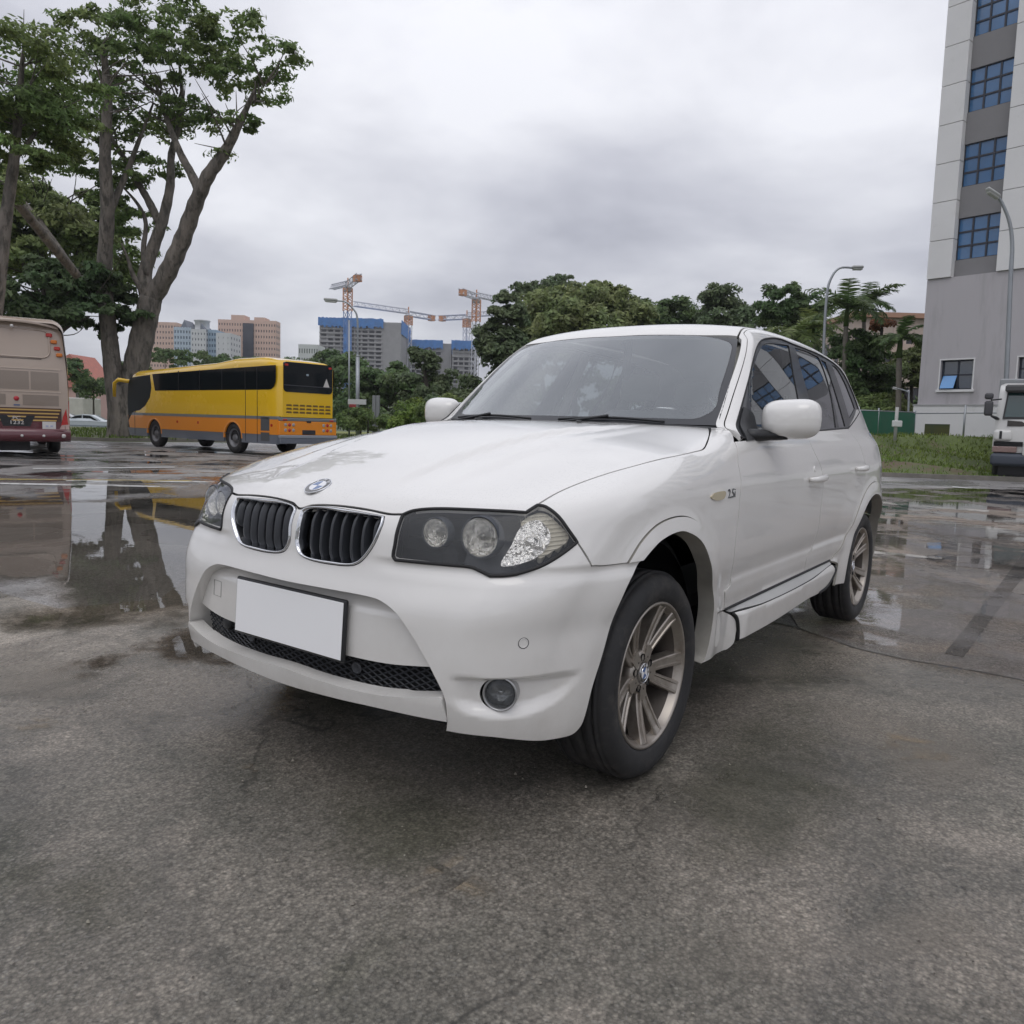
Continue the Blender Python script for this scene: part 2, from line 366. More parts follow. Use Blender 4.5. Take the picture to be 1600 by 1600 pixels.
BAKE={"hood":[[0.7352,0.016,0.8573,0],[0.7277,0.0458,0.8682,0],[0.7203,0.1414,0.8758,0],[0.7139,0.2796,0.874,0],[0.7091,0.3576,0.8686,0],[0.6999,0.4013,0.871,1],[0.6831,0.4268,0.8839,0],[0.6572,0.485,0.8927,0],[0.6127,0.5865,0.8957,0],[0.5383,0.7112,0.8937,1],[0.4961,0.7198,0.9123,1],[0.4015,0.7245,0.9419,0],[0.3151,0.7388,0.9646,0],[0.1988,0.7624,0.9901,0],[0.0437,0.7959,1.0176,0],[-0.154,0.8205,1.0417,0],[-0.3101,0.825,1.0553,0],[-0.3782,0.8281,1.0635,0],[-0.4378,0.8158,1.08,0],[-0.5739,0.7707,1.1193,0],[-0.7377,0.7056,1.1431,1]],
"hl":[[0.6999,0.4013,0.871,1],[0.6831,0.4268,0.8839,0],[0.6572,0.485,0.8927,0],[0.6127,0.5865,0.8957,0],[0.5383,0.7112,0.8937,1],[0.4961,0.7198,0.9123,1],[0.4868,0.7393,0.9093,0],[0.482,0.7794,0.8858,0],[0.472,0.8121,0.8457,0],[0.4595,0.8304,0.8164,1],[0.5038,0.8141,0.7893,0],[0.5437,0.7957,0.7673,0],[0.5727,0.7786,0.754,0],[0.6141,0.7459,0.7387,0],[0.637,0.7207,0.7332,0],[0.6595,0.6867,0.7306,1],[0.6698,0.6554,0.7426,0],[0.6768,0.6345,0.7493,0],[0.6998,0.5732,0.7504,0],[0.7211,0.4994,0.7497,0],[0.7383,0.4143,0.7481,1],[0.7385,0.4045,0.7577,0],[0.7337,0.4064,0.7916,0],[0.7261,0.4057,0.8231,0]],
"kid":[[0.7387,0.002,0.8514,0],[0.7316,0.0377,0.8626,0],[0.726,0.1181,0.8691,0],[0.723,0.2332,0.8668,0],[0.7162,0.3464,0.8608,1],[0.7284,0.3511,0.8382,0],[0.7446,0.3361,0.7838,0],[0.7538,0.297,0.7334,0],[0.7587,0.2631,0.7167,0],[0.7635,0.1931,0.7101,0],[0.7661,0.0936,0.7111,0],[0.7648,0.0356,0.7233,0],[0.7616,0.0085,0.7532,0],[0.7573,0.0002,0.7973,0],[0.7473,-0.0032,0.8337,0]],
"fender":[[0.4961,0.7198,0.9123,1],[0.4015,0.7245,0.9419,0],[0.3151,0.7388,0.9646,0],[0.1988,0.7624,0.9901,0],[0.0437,0.7959,1.0176,0],[-0.154,0.8205,1.0417,0],[-0.3101,0.825,1.0553,0],[-0.3782,0.8281,1.0635,0],[-0.4378,0.8158,1.08,0],[-0.5739,0.7707,1.1193,0],[-0.7377,0.7056,1.1431,1],[-0.7769,0.7562,1.1437,1],[-0.6418,0.8425,1.0928,1],[-0.632,0.8589,1.0691,0],[-0.595,0.8808,1.0101,0],[-0.5954,0.8942,0.9604,0],[-0.5837,0.8994,0.8987,0],[-0.5834,0.8983,0.8325,0],[-0.5637,0.8981,0.6875,0],[-0.5902,0.8759,0.5496,1],[-0.5332,0.8779,0.5347,1],[-0.5549,0.8725,0.4561,1],[-0.4477,0.8884,0.4659,1],[-0.4254,0.8928,0.5613,0],[-0.3469,0.9137,0.6893,0],[-0.2871,0.9139,0.7549,0],[-0.1964,0.9138,0.8128,0],[-0.0961,0.9135,0.8488,0],[0.0107,0.9116,0.8589,0],[0.1243,0.9059,0.8433,0],[0.2107,0.8996,0.8036,0],[0.2828,0.8934,0.7438,1],[0.3733,0.8709,0.745,0],[0.4245,0.8594,0.7491,1],[0.4595,0.8304,0.8164,1],[0.472,0.8121,0.8457,0],[0.482,0.7794,0.8858,0],[0.4868,0.7393,0.9093,0]],
"trimF":[[0.2828,0.8934,0.7438,1],[0.2107,0.8996,0.8036,0],[0.1243,0.9059,0.8433,0],[0.0107,0.9116,0.8589,0],[-0.0961,0.9135,0.8488,0],[-0.1964,0.9138,0.8128,0],[-0.2871,0.9139,0.7549,0],[-0.3469,0.9137,0.6893,0],[-0.4254,0.8928,0.5613,0],[-0.4477,0.8884,0.4659,1],[-0.5454,0.8728,0.4541,1],[-0.6289,0.8711,0.4255,0],[-0.6562,0.8799,0.4053,0],[-0.6706,0.884,0.3753,0],[-0.6725,0.8816,0.3387,0],[-0.6712,0.877,0.3063,0],[-0.6572,0.8682,0.2906,1],[-0.6378,0.8591,0.2817,0],[-0.4687,0.871,0.2924,0],[-0.3333,0.8775,0.3016,1],[-0.3654,0.88,0.3198,0],[-0.3909,0.8897,0.4355,0],[-0.3764,0.8963,0.5273,0],[-0.3084,0.9126,0.6228,0],[-0.2749,0.92,0.6692,0],[-0.1843,0.922,0.7585,0],[-0.0568,0.9208,0.8061,0],[0.0207,0.9187,0.8116,0],[0.1122,0.9144,0.7961,0],[0.1673,0.9108,0.7723,0],[0.215,0.9066,0.7447,1]],
"bumper":[[0.7352,0.016,0.8573,0],[0.7277,0.0458,0.8682,0],[0.7203,0.1414,0.8758,0],[0.7139,0.2796,0.874,0],[0.7091,0.3576,0.8686,0],[0.6999,0.4013,0.871,1],[0.7261,0.4057,0.8231,0],[0.7337,0.4064,0.7916,0],[0.7385,0.4045,0.7577,0],[0.7383,0.4143,0.7481,1],[0.7211,0.4994,0.7497,0],[0.6998,0.5732,0.7504,0],[0.6768,0.6345,0.7493,0],[0.6698,0.6554,0.7426,0],[0.6595,0.6867,0.7306,1],[0.637,0.7207,0.7332,0],[0.6141,0.7459,0.7387,0],[0.5727,0.7786,0.754,0],[0.5437,0.7957,0.7673,0],[0.5038,0.8141,0.7893,0],[0.4595,0.8304,0.8164,1],[0.4245,0.8594,0.7491,1],[0.3733,0.8709,0.745,0],[0.215,0.9066,0.7447,1],[0.271,0.9001,0.6906,0],[0.3074,0.8875,0.625,0],[0.3259,0.8698,0.5539,0],[0.3508,0.8605,0.4689,0],[0.3776,0.8503,0.3884,0],[0.3933,0.8398,0.309,0],[0.4034,0.8324,0.2779,0],[0.4299,0.8217,0.2586,0],[0.4851,0.8035,0.2579,0],[0.5389,0.7793,0.2619,0],[0.6113,0.7395,0.2786,0],[0.6595,0.6973,0.2896,0],[0.7178,0.5926,0.297,1],[0.7279,0.6025,0.3392,0],[0.7394,0.6018,0.3973,0],[0.7509,0.5691,0.4616,0],[0.7579,0.5371,0.5113,0],[0.7639,0.5017,0.5553,0],[0.769,0.4625,0.5972,0],[0.7711,0.4325,0.6175,0],[0.7727,0.4042,0.6293,0],[0.7742,0.3779,0.6363,0],[0.7796,0.3117,0.6396,0],[0.7884,0.1556,0.6381,0],[0.7907,0.0296,0.6375,0]],
"doorF":[[-0.6468,0.8418,1.094,1],[-0.632,0.8589,1.0691,0],[-0.595,0.8808,1.0101,0],[-0.5954,0.8942,0.9604,0],[-0.5837,0.8994,0.8987,0],[-0.5834,0.8983,0.8325,0],[-0.5637,0.8981,0.6875,0],[-0.5902,0.8759,0.5496,1],[-0.5332,0.8779,0.5347,1],[-0.5549,0.8725,0.4561,1],[-1.6206,0.8642,0.4614,1],[-1.608,0.8685,0.5368,1],[-1.7014,0.872,0.5769,0],[-1.7159,0.8876,0.6443,0],[-1.7168,0.896,0.7563,0],[-1.724,0.8982,0.8558,0],[-1.7088,0.8993,0.9242,0],[-1.6712,0.8901,0.9872,0],[-1.6097,0.8625,1.0731,0],[-1.6279,0.8231,1.1383,1],[-1.177,0.836,1.1141,0]],
"doorR":[[-1.6279,0.8231,1.1383,1],[-1.6097,0.8625,1.0731,0],[-1.6712,0.8901,0.9872,0],[-1.7088,0.8993,0.9242,0],[-1.724,0.8982,0.8558,0],[-1.7168,0.896,0.7563,0],[-1.7159,0.8876,0.6443,0],[-1.7014,0.872,0.5769,0],[-1.608,0.8685,0.5368,1],[-1.6206,0.8642,0.4614,1],[-2.0745,0.8659,0.46,1],[-2.2139,0.8741,0.5079,0],[-2.2937,0.8804,0.5645,0],[-2.3856,0.9048,0.6959,0],[-2.5309,0.9088,0.8114,0],[-2.58,0.902,0.9569,0],[-2.5762,0.8518,1.0952,0],[-2.5287,0.8053,1.1701,1],[-2.1111,0.814,1.1564,0]],
"skirt_step":[[-0.5593,0.8722,0.454,1],[-2.0723,0.8666,0.4586,1],[-2.0617,0.88,0.4444,1],[-1.5933,0.8997,0.4266,0],[-0.9499,0.9006,0.4258,0],[-0.6418,0.8735,0.4327,1]],
"skirt_low":[[-0.6454,0.8748,0.4305,1],[-0.9467,0.9017,0.4243,0],[-1.5888,0.9011,0.4249,0],[-2.0549,0.8819,0.4427,0],[-2.0639,0.8932,0.4337,0],[-2.0313,0.9038,0.3982,0],[-1.9347,0.8995,0.3501,0],[-1.7779,0.8978,0.3338,0],[-1.6198,0.8981,0.3355,0],[-1.0988,0.8964,0.3183,0],[-0.6891,0.8858,0.3155,1],[-0.6837,0.888,0.3556,0],[-0.6689,0.8854,0.4065,0]],
"winF":[[-0.9777,0.7905,1.193,0],[-0.8803,0.8349,1.111,1],[-1.6124,0.8196,1.1439,1],[-1.6985,0.7645,1.2944,0],[-1.7658,0.7093,1.4408,0],[-1.8508,0.6507,1.5814,1],[-1.6671,0.6558,1.5703,0],[-1.4824,0.6627,1.5523,0],[-1.3953,0.6714,1.53,0],[-1.2544,0.6971,1.4599,0],[-1.0414,0.7439,1.3191,0]],
"winR":[[-1.9567,0.6517,1.5801,1],[-1.9191,0.7072,1.447,0],[-1.8886,0.7602,1.3075,0],[-1.7507,0.8185,1.147,1],[-2.2635,0.8077,1.1723,1],[-2.3749,0.7399,1.361,0],[-2.4043,0.6931,1.4816,0],[-2.3809,0.6568,1.5686,1],[-2.1794,0.6509,1.5808,0]],
"winV":[[-2.4126,0.6633,1.555,1],[-2.3945,0.7373,1.3674,0],[-2.329,0.8073,1.1733,1],[-2.4874,0.802,1.1829,1],[-2.5025,0.7396,1.3563,0],[-2.5121,0.6641,1.5486,1]],
"winD":[[-2.663,0.6599,1.5458,1],[-2.6754,0.7087,1.4213,0],[-2.668,0.7791,1.2327,1],[-2.9714,0.7359,1.3013,1],[-2.9527,0.7131,1.3659,0],[-2.9004,0.6793,1.464,0],[-2.7836,0.6579,1.5361,0]],
"apil":[[-0.7769,0.7562,1.1437,1],[-0.9866,0.7079,1.3216,0],[-1.248,0.6501,1.5322,0],[-1.284,0.6387,1.5565,0],[-1.2909,0.622,1.5695,0]],
"wsR":[[-1.2486,0.6206,1.5492,1],[-0.9936,0.676,1.3411,0],[-0.7604,0.7245,1.1452,1]],
"wstop":[[-1.1997,-0.5446,1.5412,0],[-1.1821,-0.269,1.5759,0],[-1.1749,0.0798,1.583,0],[-1.1937,0.3855,1.569,0],[-1.2493,0.6142,1.5524,0]],
"wsbot":[[-0.774,-0.7179,1.1512,0],[-0.5989,-0.2926,1.1537,0],[-0.3592,0.1886,1.1485,0],[-0.5627,0.4487,1.147,0],[-0.7604,0.7245,1.1452,0]],
"roofditch":[[-1.2641,0.5958,1.5677,0],[-1.337,0.5944,1.5996,0],[-1.2909,0.622,1.5695,0],[-1.3765,0.6074,1.6029,0]],
"crestA":[[0.5365,0.0278,0.9711,0],[0.3953,0.075,1.0171,0],[0.2599,0.1826,1.0529,0],[0.1096,0.2859,1.0853,0]],
"crestB":[[0.6184,0.3722,0.926,0],[0.5026,0.3959,0.9604,0],[0.309,0.4402,1.0087,0],[0.1387,0.469,1.0468,0],[-0.1057,0.5182,1.085,0]],
"crestL":[[0.6973,-0.3287,0.8865,0],[0.6175,-0.3836,0.9254,0],[0.5119,-0.4361,0.9532,0],[0.4011,-0.4137,0.9873,0]],
"crestLL":[[0.3737,-0.1347,1.0228,0],[0.2258,-0.0934,1.0629,0],[0.0607,-0.0718,1.1003,0]],
"fog":[[0.7341,0.6246,0.4614,0],[0.6522,0.7419,0.4592,0],[0.4885,0.8233,0.4418,0],[0.7325,0.6248,0.4061,0],[0.6751,0.7072,0.3572,0],[0.5998,0.7708,0.3656,0],[0.4937,0.8181,0.3753,0],[0.663,0.7294,0.4119,0]],
"pdc":[[0.6166,0.7713,0.5546,0]],
"ind":[[-0.2807,0.9056,0.9063,0],[-0.4257,0.9019,0.9026,0],[-0.3482,0.9033,0.9159,0],[-0.3556,0.9041,0.8908,0]],
"badge":[[-0.4382,0.9008,0.9203,0],[-0.5439,0.8992,0.9198,0],[-0.5482,0.8994,0.8886,0],[-0.4402,0.9017,0.8902,0]],
"roundel":[[0.6651,0.0059,0.9213,0]],
"jet":[[-0.1532,0.3258,1.1281,0],[-0.0945,-0.0806,1.1271,0]],
"handle":[[-1.4712,0.8994,0.9176,0],[-1.7199,0.8992,0.9269,0],[-2.365,0.8994,0.944,0],[-2.5636,0.9023,0.9536,0]],
"lock":[[-1.573,0.8944,0.9652,0]],
"lipt":[[0.7992,-0.126,0.3905,0],[0.7993,-0.0169,0.3759,0],[0.7957,0.1667,0.3667,0],[0.779,0.398,0.3711,0],[0.7417,0.5947,0.3989,0]],
"lipb":[[0.7919,-0.0265,0.3212,0],[0.7858,0.2424,0.3254,0],[0.7724,0.3919,0.331,0],[0.7289,0.5988,0.3386,0]],
"plinth":[[0.7833,0.4009,0.4552,0],[0.7523,0.5634,0.4643,0],[0.7693,0.463,0.592,0],[0.7911,0.2694,0.5905,0]],
"archR":[[-2.7672,0.9225,0.7967,0],[-2.564,0.9195,0.7512,0],[-2.4153,0.9024,0.6061,0],[-2.2943,0.8767,0.4255,0],[-1.971,0.8955,0.3169,0]],
"hl_small":[[0.6915,0.5267,0.8326,0],[0.6806,0.5541,0.8345,0],[0.7022,0.5374,0.7909,0]],
"hl_big":[[0.6427,0.6419,0.828,0],[0.6158,0.6842,0.83,0],[0.6566,0.6545,0.7806,0]],
"ind_t":[[0.6368,0.7048,0.7586,0],[0.6039,0.7145,0.813,0],[0.5687,0.7192,0.8589,0],[0.5292,0.7439,0.8773,0],[0.5173,0.7746,0.853,0],[0.5256,0.7857,0.8217,0],[0.5567,0.7768,0.7874,0],[0.6012,0.7461,0.7647,0]],
"ind_s":[[0.5654,0.7166,0.8654,0],[0.5189,0.7319,0.8948,0],[0.5016,0.7498,0.8952,0],[0.4897,0.785,0.871,0],[0.477,0.816,0.829,0],[0.5341,0.7925,0.7919,0],[0.5626,0.7748,0.7809,0]],
"wip":[[-0.2738,-0.1595,1.1447,0],[-0.6441,-0.2162,1.1666,0]]}
# =================== white sports utility car ===================
def nrm(a): a=np.array(a,float);return a/np.linalg.norm(a)
class Chart:
    def __init__(s,d,up=(0,0,1),dist=3.0):
        s.d=nrm(d);s.x=nrm(np.cross(up,-s.d));s.y=np.cross(-s.d,s.x);s.D=dist
    def to2(s,P): P=np.asarray(P);return np.stack([P@s.x,P@s.y],-1)
    def ray(s,U): o=U[:,:1]*s.x+U[:,1:]*s.y;return o-s.d*s.D,np.broadcast_to(s.d,o.shape)
    rng=(0.2,5.0)
class CylZ:
    def __init__(s,xc=-.10,R=.85): s.xc=xc;s.R=R
    def to2(s,P): P=np.asarray(P);return np.stack([np.arctan2(P[:,1],P[:,0]-s.xc)*s.R,P[:,2]],-1)
    def ray(s,U):
        t=U[:,0]/s.R;dr=np.stack([np.cos(t),np.sin(t),0*t],-1);o=dr*2.2;o[:,0]+=s.xc;o[:,2]=U[:,1];return o,-dr
    rng=(0.0,2.1)
class CylX:
    def __init__(s,zc=.85,R=.75): s.zc=zc;s.R=R
    def to2(s,P): P=np.asarray(P);return np.stack([P[:,0],np.arctan2(P[:,1],P[:,2]-s.zc)*s.R],-1)
    def ray(s,U):
        t=U[:,1]/s.R;dr=np.stack([0*t,np.sin(t),np.cos(t)],-1);o=dr*1.8;o[:,0]=U[:,0];o[:,2]+=s.zc;return o,-dr
    rng=(0.0,1.75)
TOP=Chart((0,0,-1),up=(0,1,0));SIDE=Chart((0,-1,0));FEND=Chart((-.25,-.78,-.58));HLC=Chart((-.75,-.6,-.25));FRONT=Chart((-1,0,0));CZ=CylZ();CX=CylX();WSC=Chart((-.62,0,-.78))
def smooth2(pts,flags,step):
    """closed outline: Catmull-Rom between corner flags, resampled"""
    n=len(pts);out=[]
    for i in range(n):
        p1,p2=pts[i],pts[(i+1)%n];p0=pts[i-1] if not flags[i] else 2*p1-p2;p3=pts[(i+2)%n] if not flags[(i+1)%n] else 2*p2-p1
        L=np.linalg.norm(p2-p1);k=max(1,int(math.ceil(L/step)))
        if k>1:
            a1=np.linalg.norm(p1-p0);a3=np.linalg.norm(p3-p2)
            m1=(p2-p0)/max(a1+L,1e-6)*L;m2=(p3-p1)/max(a3+L,1e-6)*L
        for j in range(k):
            t=j/k
            if k==1: q=p1
            else: q=(2*t**3-3*t*t+1)*p1+(t**3-2*t*t+t)*m1+(-2*t**3+3*t*t)*p2+(t**3-t*t)*m2
            out.append(q)
    return np.array(out)
def inpoly(P,Q):
    x,y=P[:,0],P[:,1];r=np.zeros(len(P),bool);n=len(Q);j=n-1
    for i in range(n):
        xi,yi=Q[i];xj,yj=Q[j]
        if yi!=yj:
            c=((yi>y)!=(yj>y))&(x<(xj-xi)*(y-yi)/(yj-yi)+xi);r^=c
        j=i
    return r
def area2(Q): x,y=Q[:,0],Q[:,1];return .5*np.sum(x*np.roll(y,-1)-np.roll(x,-1)*y)
def inset(Q,g):
    n=len(Q);A=area2(Q);T=np.roll(Q,-1,0)-np.roll(Q,1,0);T/=np.maximum(np.linalg.norm(T,axis=1,keepdims=True),1e-9)
    N_=np.stack([-T[:,1],T[:,0]],-1)*(1 if A>0 else -1);return Q+N_*g
def outline(o): 
    P=np.array([p[:3] for p in o],float);F=[bool(p[3]) if len(p)>3 else False for p in o];return P,F
def panel(name,o,ch,m,parent,fn=f,gap=.002,step=.02,depth=.02,holes=(),hole_depth=None,rim=True,rim_mat=None,mirror=False,edge=.010,label=None):
    """a body panel: outline on the body surface, filled with a dense skin and a folded-in edge"""
    P,F=outline(o);Q=inset(smooth2(ch.to2(P),F,edge),gap)
    loops=[Q]+[inset(smooth2(ch.to2(outline(h)[0]),outline(h)[1],edge),-gap) for h in holes]
    lo,hi=Q.min(0),Q.max(0);gx,gy=np.meshgrid(np.arange(lo[0]+step/2,hi[0],step),np.arange(lo[1]+step/2,hi[1],step))
    gy=gy.copy();gx=gx.copy();gx[::2]+=step/2
    G=np.stack([gx.ravel(),gy.ravel()],-1);k=inpoly(G,Q)
    for h in loops[1:]: k&=~inpoly(G,h)
    G=G[k]
    # keep grid points off the border
    B=np.vstack(loops)
    keep=np.ones(len(G),bool)
    for s_ in range(0,len(G),4000):
        d=((G[s_:s_+4000,None]-B[None])**2).sum(-1).min(1);keep[s_:s_+4000]=d>(step*.38)**2
    G=G[keep];V=np.vstack(loops+[G]);E=[];st=0
    for l in loops: E+=[(st+i,st+(i+1)%len(l)) for i in range(len(l))];st+=len(l)
    vo,eo,fo,ov,_,_=delaunay_2d_cdt([Vector(v) for v in V],E,[],0,1e-7)
    Vo=np.array([tuple(v) for v in vo]);T=np.array([t for t in fo if len(t)==3])
    c=Vo[T].mean(1);k=inpoly(c,Q)
    for h in loops[1:]: k&=~inpoly(c,h)
    T=T[k];O,D=ch.ray(Vo);X,ok=hit(O,D,*ch.rng,fn=fn,n=220)
    N_=grad(X,fn)
    # orient triangles outwards
    fnm=np.cross(X[T[:,1]]-X[T[:,0]],X[T[:,2]]-X[T[:,0]]);flip=(fnm*N_[T[:,0]]).sum(1)<0;T[flip]=T[flip][:,::-1]
    verts=X.tolist();norms=N_.tolist();faces=T.tolist();mi=[0]*len(faces)
    if rim:
        # map original loop points to output verts
        inv={}
        for i,l in enumerate(ov):
            for a in l: inv[a]=i
        st=0
        for li,l in enumerate(loops):
            ids=[inv.get(st+i) for i in range(len(l))];st+=len(l);ids=[i for i in ids if i is not None]
            dp=depth if li==0 or hole_depth is None else hole_depth
            base=len(verts);n=len(ids)
            sgn=1 if area2(l)>0 else -1
            for i in ids: verts.append(X[i].tolist());norms.append([0,0,0])
            for q,i in enumerate(ids):
                dd=dp(X[i]) if callable(dp) else dp
                verts.append((X[i]-N_[i]*dd).tolist());norms.append([0,0,0])
            for q in range(n):
                a,b=base+q,base+(q+1)%n;fc=[a,a+n,b+n,b]
                faces.append(fc);mi.append(1 if rim_mat else 0)
        # side-wall normals
        VA=np.array(verts);NA=np.array(norms)
        for fc in faces[len(T):]:
            nn=np.cross(VA[fc[1]]-VA[fc[0]],VA[fc[3]]-VA[fc[0]])
            for i in fc: NA[i]+=nn
        L=np.linalg.norm(NA,axis=1,keepdims=True);norms=(NA/np.maximum(L,1e-9)).tolist()
    def mk(sy,nm):
        vs=[(x,y*sy,z) for x,y,z in verts];fs=[tuple(fc) if sy>0 else tuple(fc[::-1]) for fc in faces]
        me=bpy.data.meshes.new(nm);me.from_pydata(vs,[],fs);me.materials.append(m)
        if rim_mat: me.materials.append(rim_mat)
        me.polygons.foreach_set('material_index',mi);me.polygons.foreach_set('use_smooth',[True]*len(fs))
        me.normals_split_custom_set_from_vertices([(a,b*sy,c2) for a,b,c2 in norms]);me.update()
        ob=link(nm,me,parent)
        if label: ob['label']=label
        return ob
    r=[mk(1,name)]
    if mirror: r.append(mk(-1,name))
    return r
def sym(half):
    """half outline from the centre line (y>0) and back to it, mirrored into a closed outline"""
    h=[list(p) for p in half];m=[[p[0],-p[1],*p[2:]] for p in h[::-1] if abs(p[1])>.012];return h+m
def onsurf(P,ch,fn=f):
    U=ch.to2(np.atleast_2d(P));O,D=ch.ray(U);X,ok=hit(O,D,*ch.rng,fn=fn,n=220);return X,grad(X,fn)
def curve_on(o,ch,fn=f,closed=True,edge=.012,off=0.0):
    P,F=outline(o);U=ch.to2(P)
    if closed: Q=smooth2(U,F,edge)
    else:
        F=list(F);F[0]=F[-1]=True;Q=smooth2(U,F,edge)
        # cut the closing segment
        L=np.linalg.norm(U[0]-U[-1]);k=max(1,int(math.ceil(L/edge)));Q=Q[:len(Q)-k+1]
    O,D=ch.ray(Q);X,_=hit(O,D,*ch.rng,fn=fn,n=220);N_=grad(X,fn);return X+N_*off,N_
def mirror_obj(o,parent=None):
    me=o.data.copy();me.transform(Matrix.Scale(-1,4,(0,1,0)));me.flip_normals();c=bpy.data.objects.new(o.name.split('.')[0],me);COL.objects.link(c);c.parent=parent if parent is not None else o.parent
    for k in o.keys():
        if k not in('label',): c[k]=o[k]
    return c
def paint_mat():
    m=bpy.data.materials.new('white_car_paint');m.use_nodes=True;nt=m.node_tree;N=nt.nodes;L=nt.links;b=N['Principled BSDF']
    b.inputs['Base Color'].default_value=(.78,.765,.735,1);b.inputs['Roughness'].default_value=.35;b.inputs['Coat Weight'].default_value=1;b.inputs['Coat Roughness'].default_value=.02;b.inputs['Coat IOR'].default_value=1.7
    tc=N.new('ShaderNodeTexCoord');n=N.new('ShaderNodeTexNoise');n.inputs['Scale'].default_value=2.2;n.inputs['Detail'].default_value=7;n.inputs['Roughness'].default_value=.7;L.new(tc.outputs['Object'],n.inputs['Vector'])
    # faint road film low on the body
    sx=N.new('ShaderNodeSeparateXYZ');L.new(tc.outputs['Object'],sx.inputs[0])
    r=N.new('ShaderNodeMapRange');r.inputs['From Min'].default_value=.75;r.inputs['From Max'].default_value=.22;r.inputs['To Min'].default_value=0;r.inputs['To Max'].default_value=1.0;L.new(sx.outputs[2],r.inputs[0])
    mu=N.new('ShaderNodeMath');mu.operation='MULTIPLY';L.new(r.outputs[0],mu.inputs[0])
    r2=N.new('ShaderNodeMapRange');r2.inputs['From Min'].default_value=.42;r2.inputs['From Max'].default_value=.75;r2.inputs['To Min'].default_value=.10;r2.inputs['To Max'].default_value=.8;L.new(n.outputs['Fac'],r2.inputs[0]);L.new(r2.outputs[0],mu.inputs[1])
    x=N.new('ShaderNodeMix');x.data_type='RGBA';L.new(mu.outputs[0],x.inputs[0]);x.inputs[6].default_value=(.78,.765,.735,1);x.inputs[7].default_value=(.50,.47,.42,1);L.new(x.outputs[2],b.inputs['Base Color'])
    # rain: small beads standing on the coat, denser on upward faces
    vo=N.new('ShaderNodeTexVoronoi');vo.inputs['Scale'].default_value=130;L.new(tc.outputs['Object'],vo.inputs['Vector'])
    n3=N.new('ShaderNodeTexNoise');n3.inputs['Scale'].default_value=3.1;n3.inputs['Detail'].default_value=4;L.new(tc.outputs['Object'],n3.inputs['Vector'])
    ge=N.new('ShaderNodeNewGeometry');sz=N.new('ShaderNodeSeparateXYZ');L.new(ge.outputs['Normal'],sz.inputs[0])
    up=N.new('ShaderNodeMapRange');up.inputs['From Min'].default_value=.55;up.inputs['From Max'].default_value=.9;L.new(sz.outputs[2],up.inputs[0])
    th=N.new('ShaderNodeMapRange');th.inputs['From Min'].default_value=.44;th.inputs['From Max'].default_value=.54;L.new(n3.outputs['Fac'],th.inputs[0])
    ra=N.new('ShaderNodeMath');ra.operation='MULTIPLY';L.new(up.outputs[0],ra.inputs[0]);L.new(th.outputs[0],ra.inputs[1])
    bd=N.new('ShaderNodeMapRange');bd.inputs['From Min'].default_value=.35;bd.inputs['From Max'].default_value=.0;bd.interpolation_type='SMOOTHSTEP';L.new(vo.outputs['Distance'],bd.inputs[0])
    hb=N.new('ShaderNodeMath');hb.operation='MULTIPLY';L.new(bd.outputs[0],hb.inputs[0]);L.new(ra.outputs[0],hb.inputs[1])
    bp=N.new('ShaderNodeBump');bp.inputs['Strength'].default_value=.6;bp.inputs['Distance'].default_value=.004;L.new(hb.outputs[0],bp.inputs['Height']);L.new(bp.outputs[0],b.inputs['Coat Normal'])
    return m
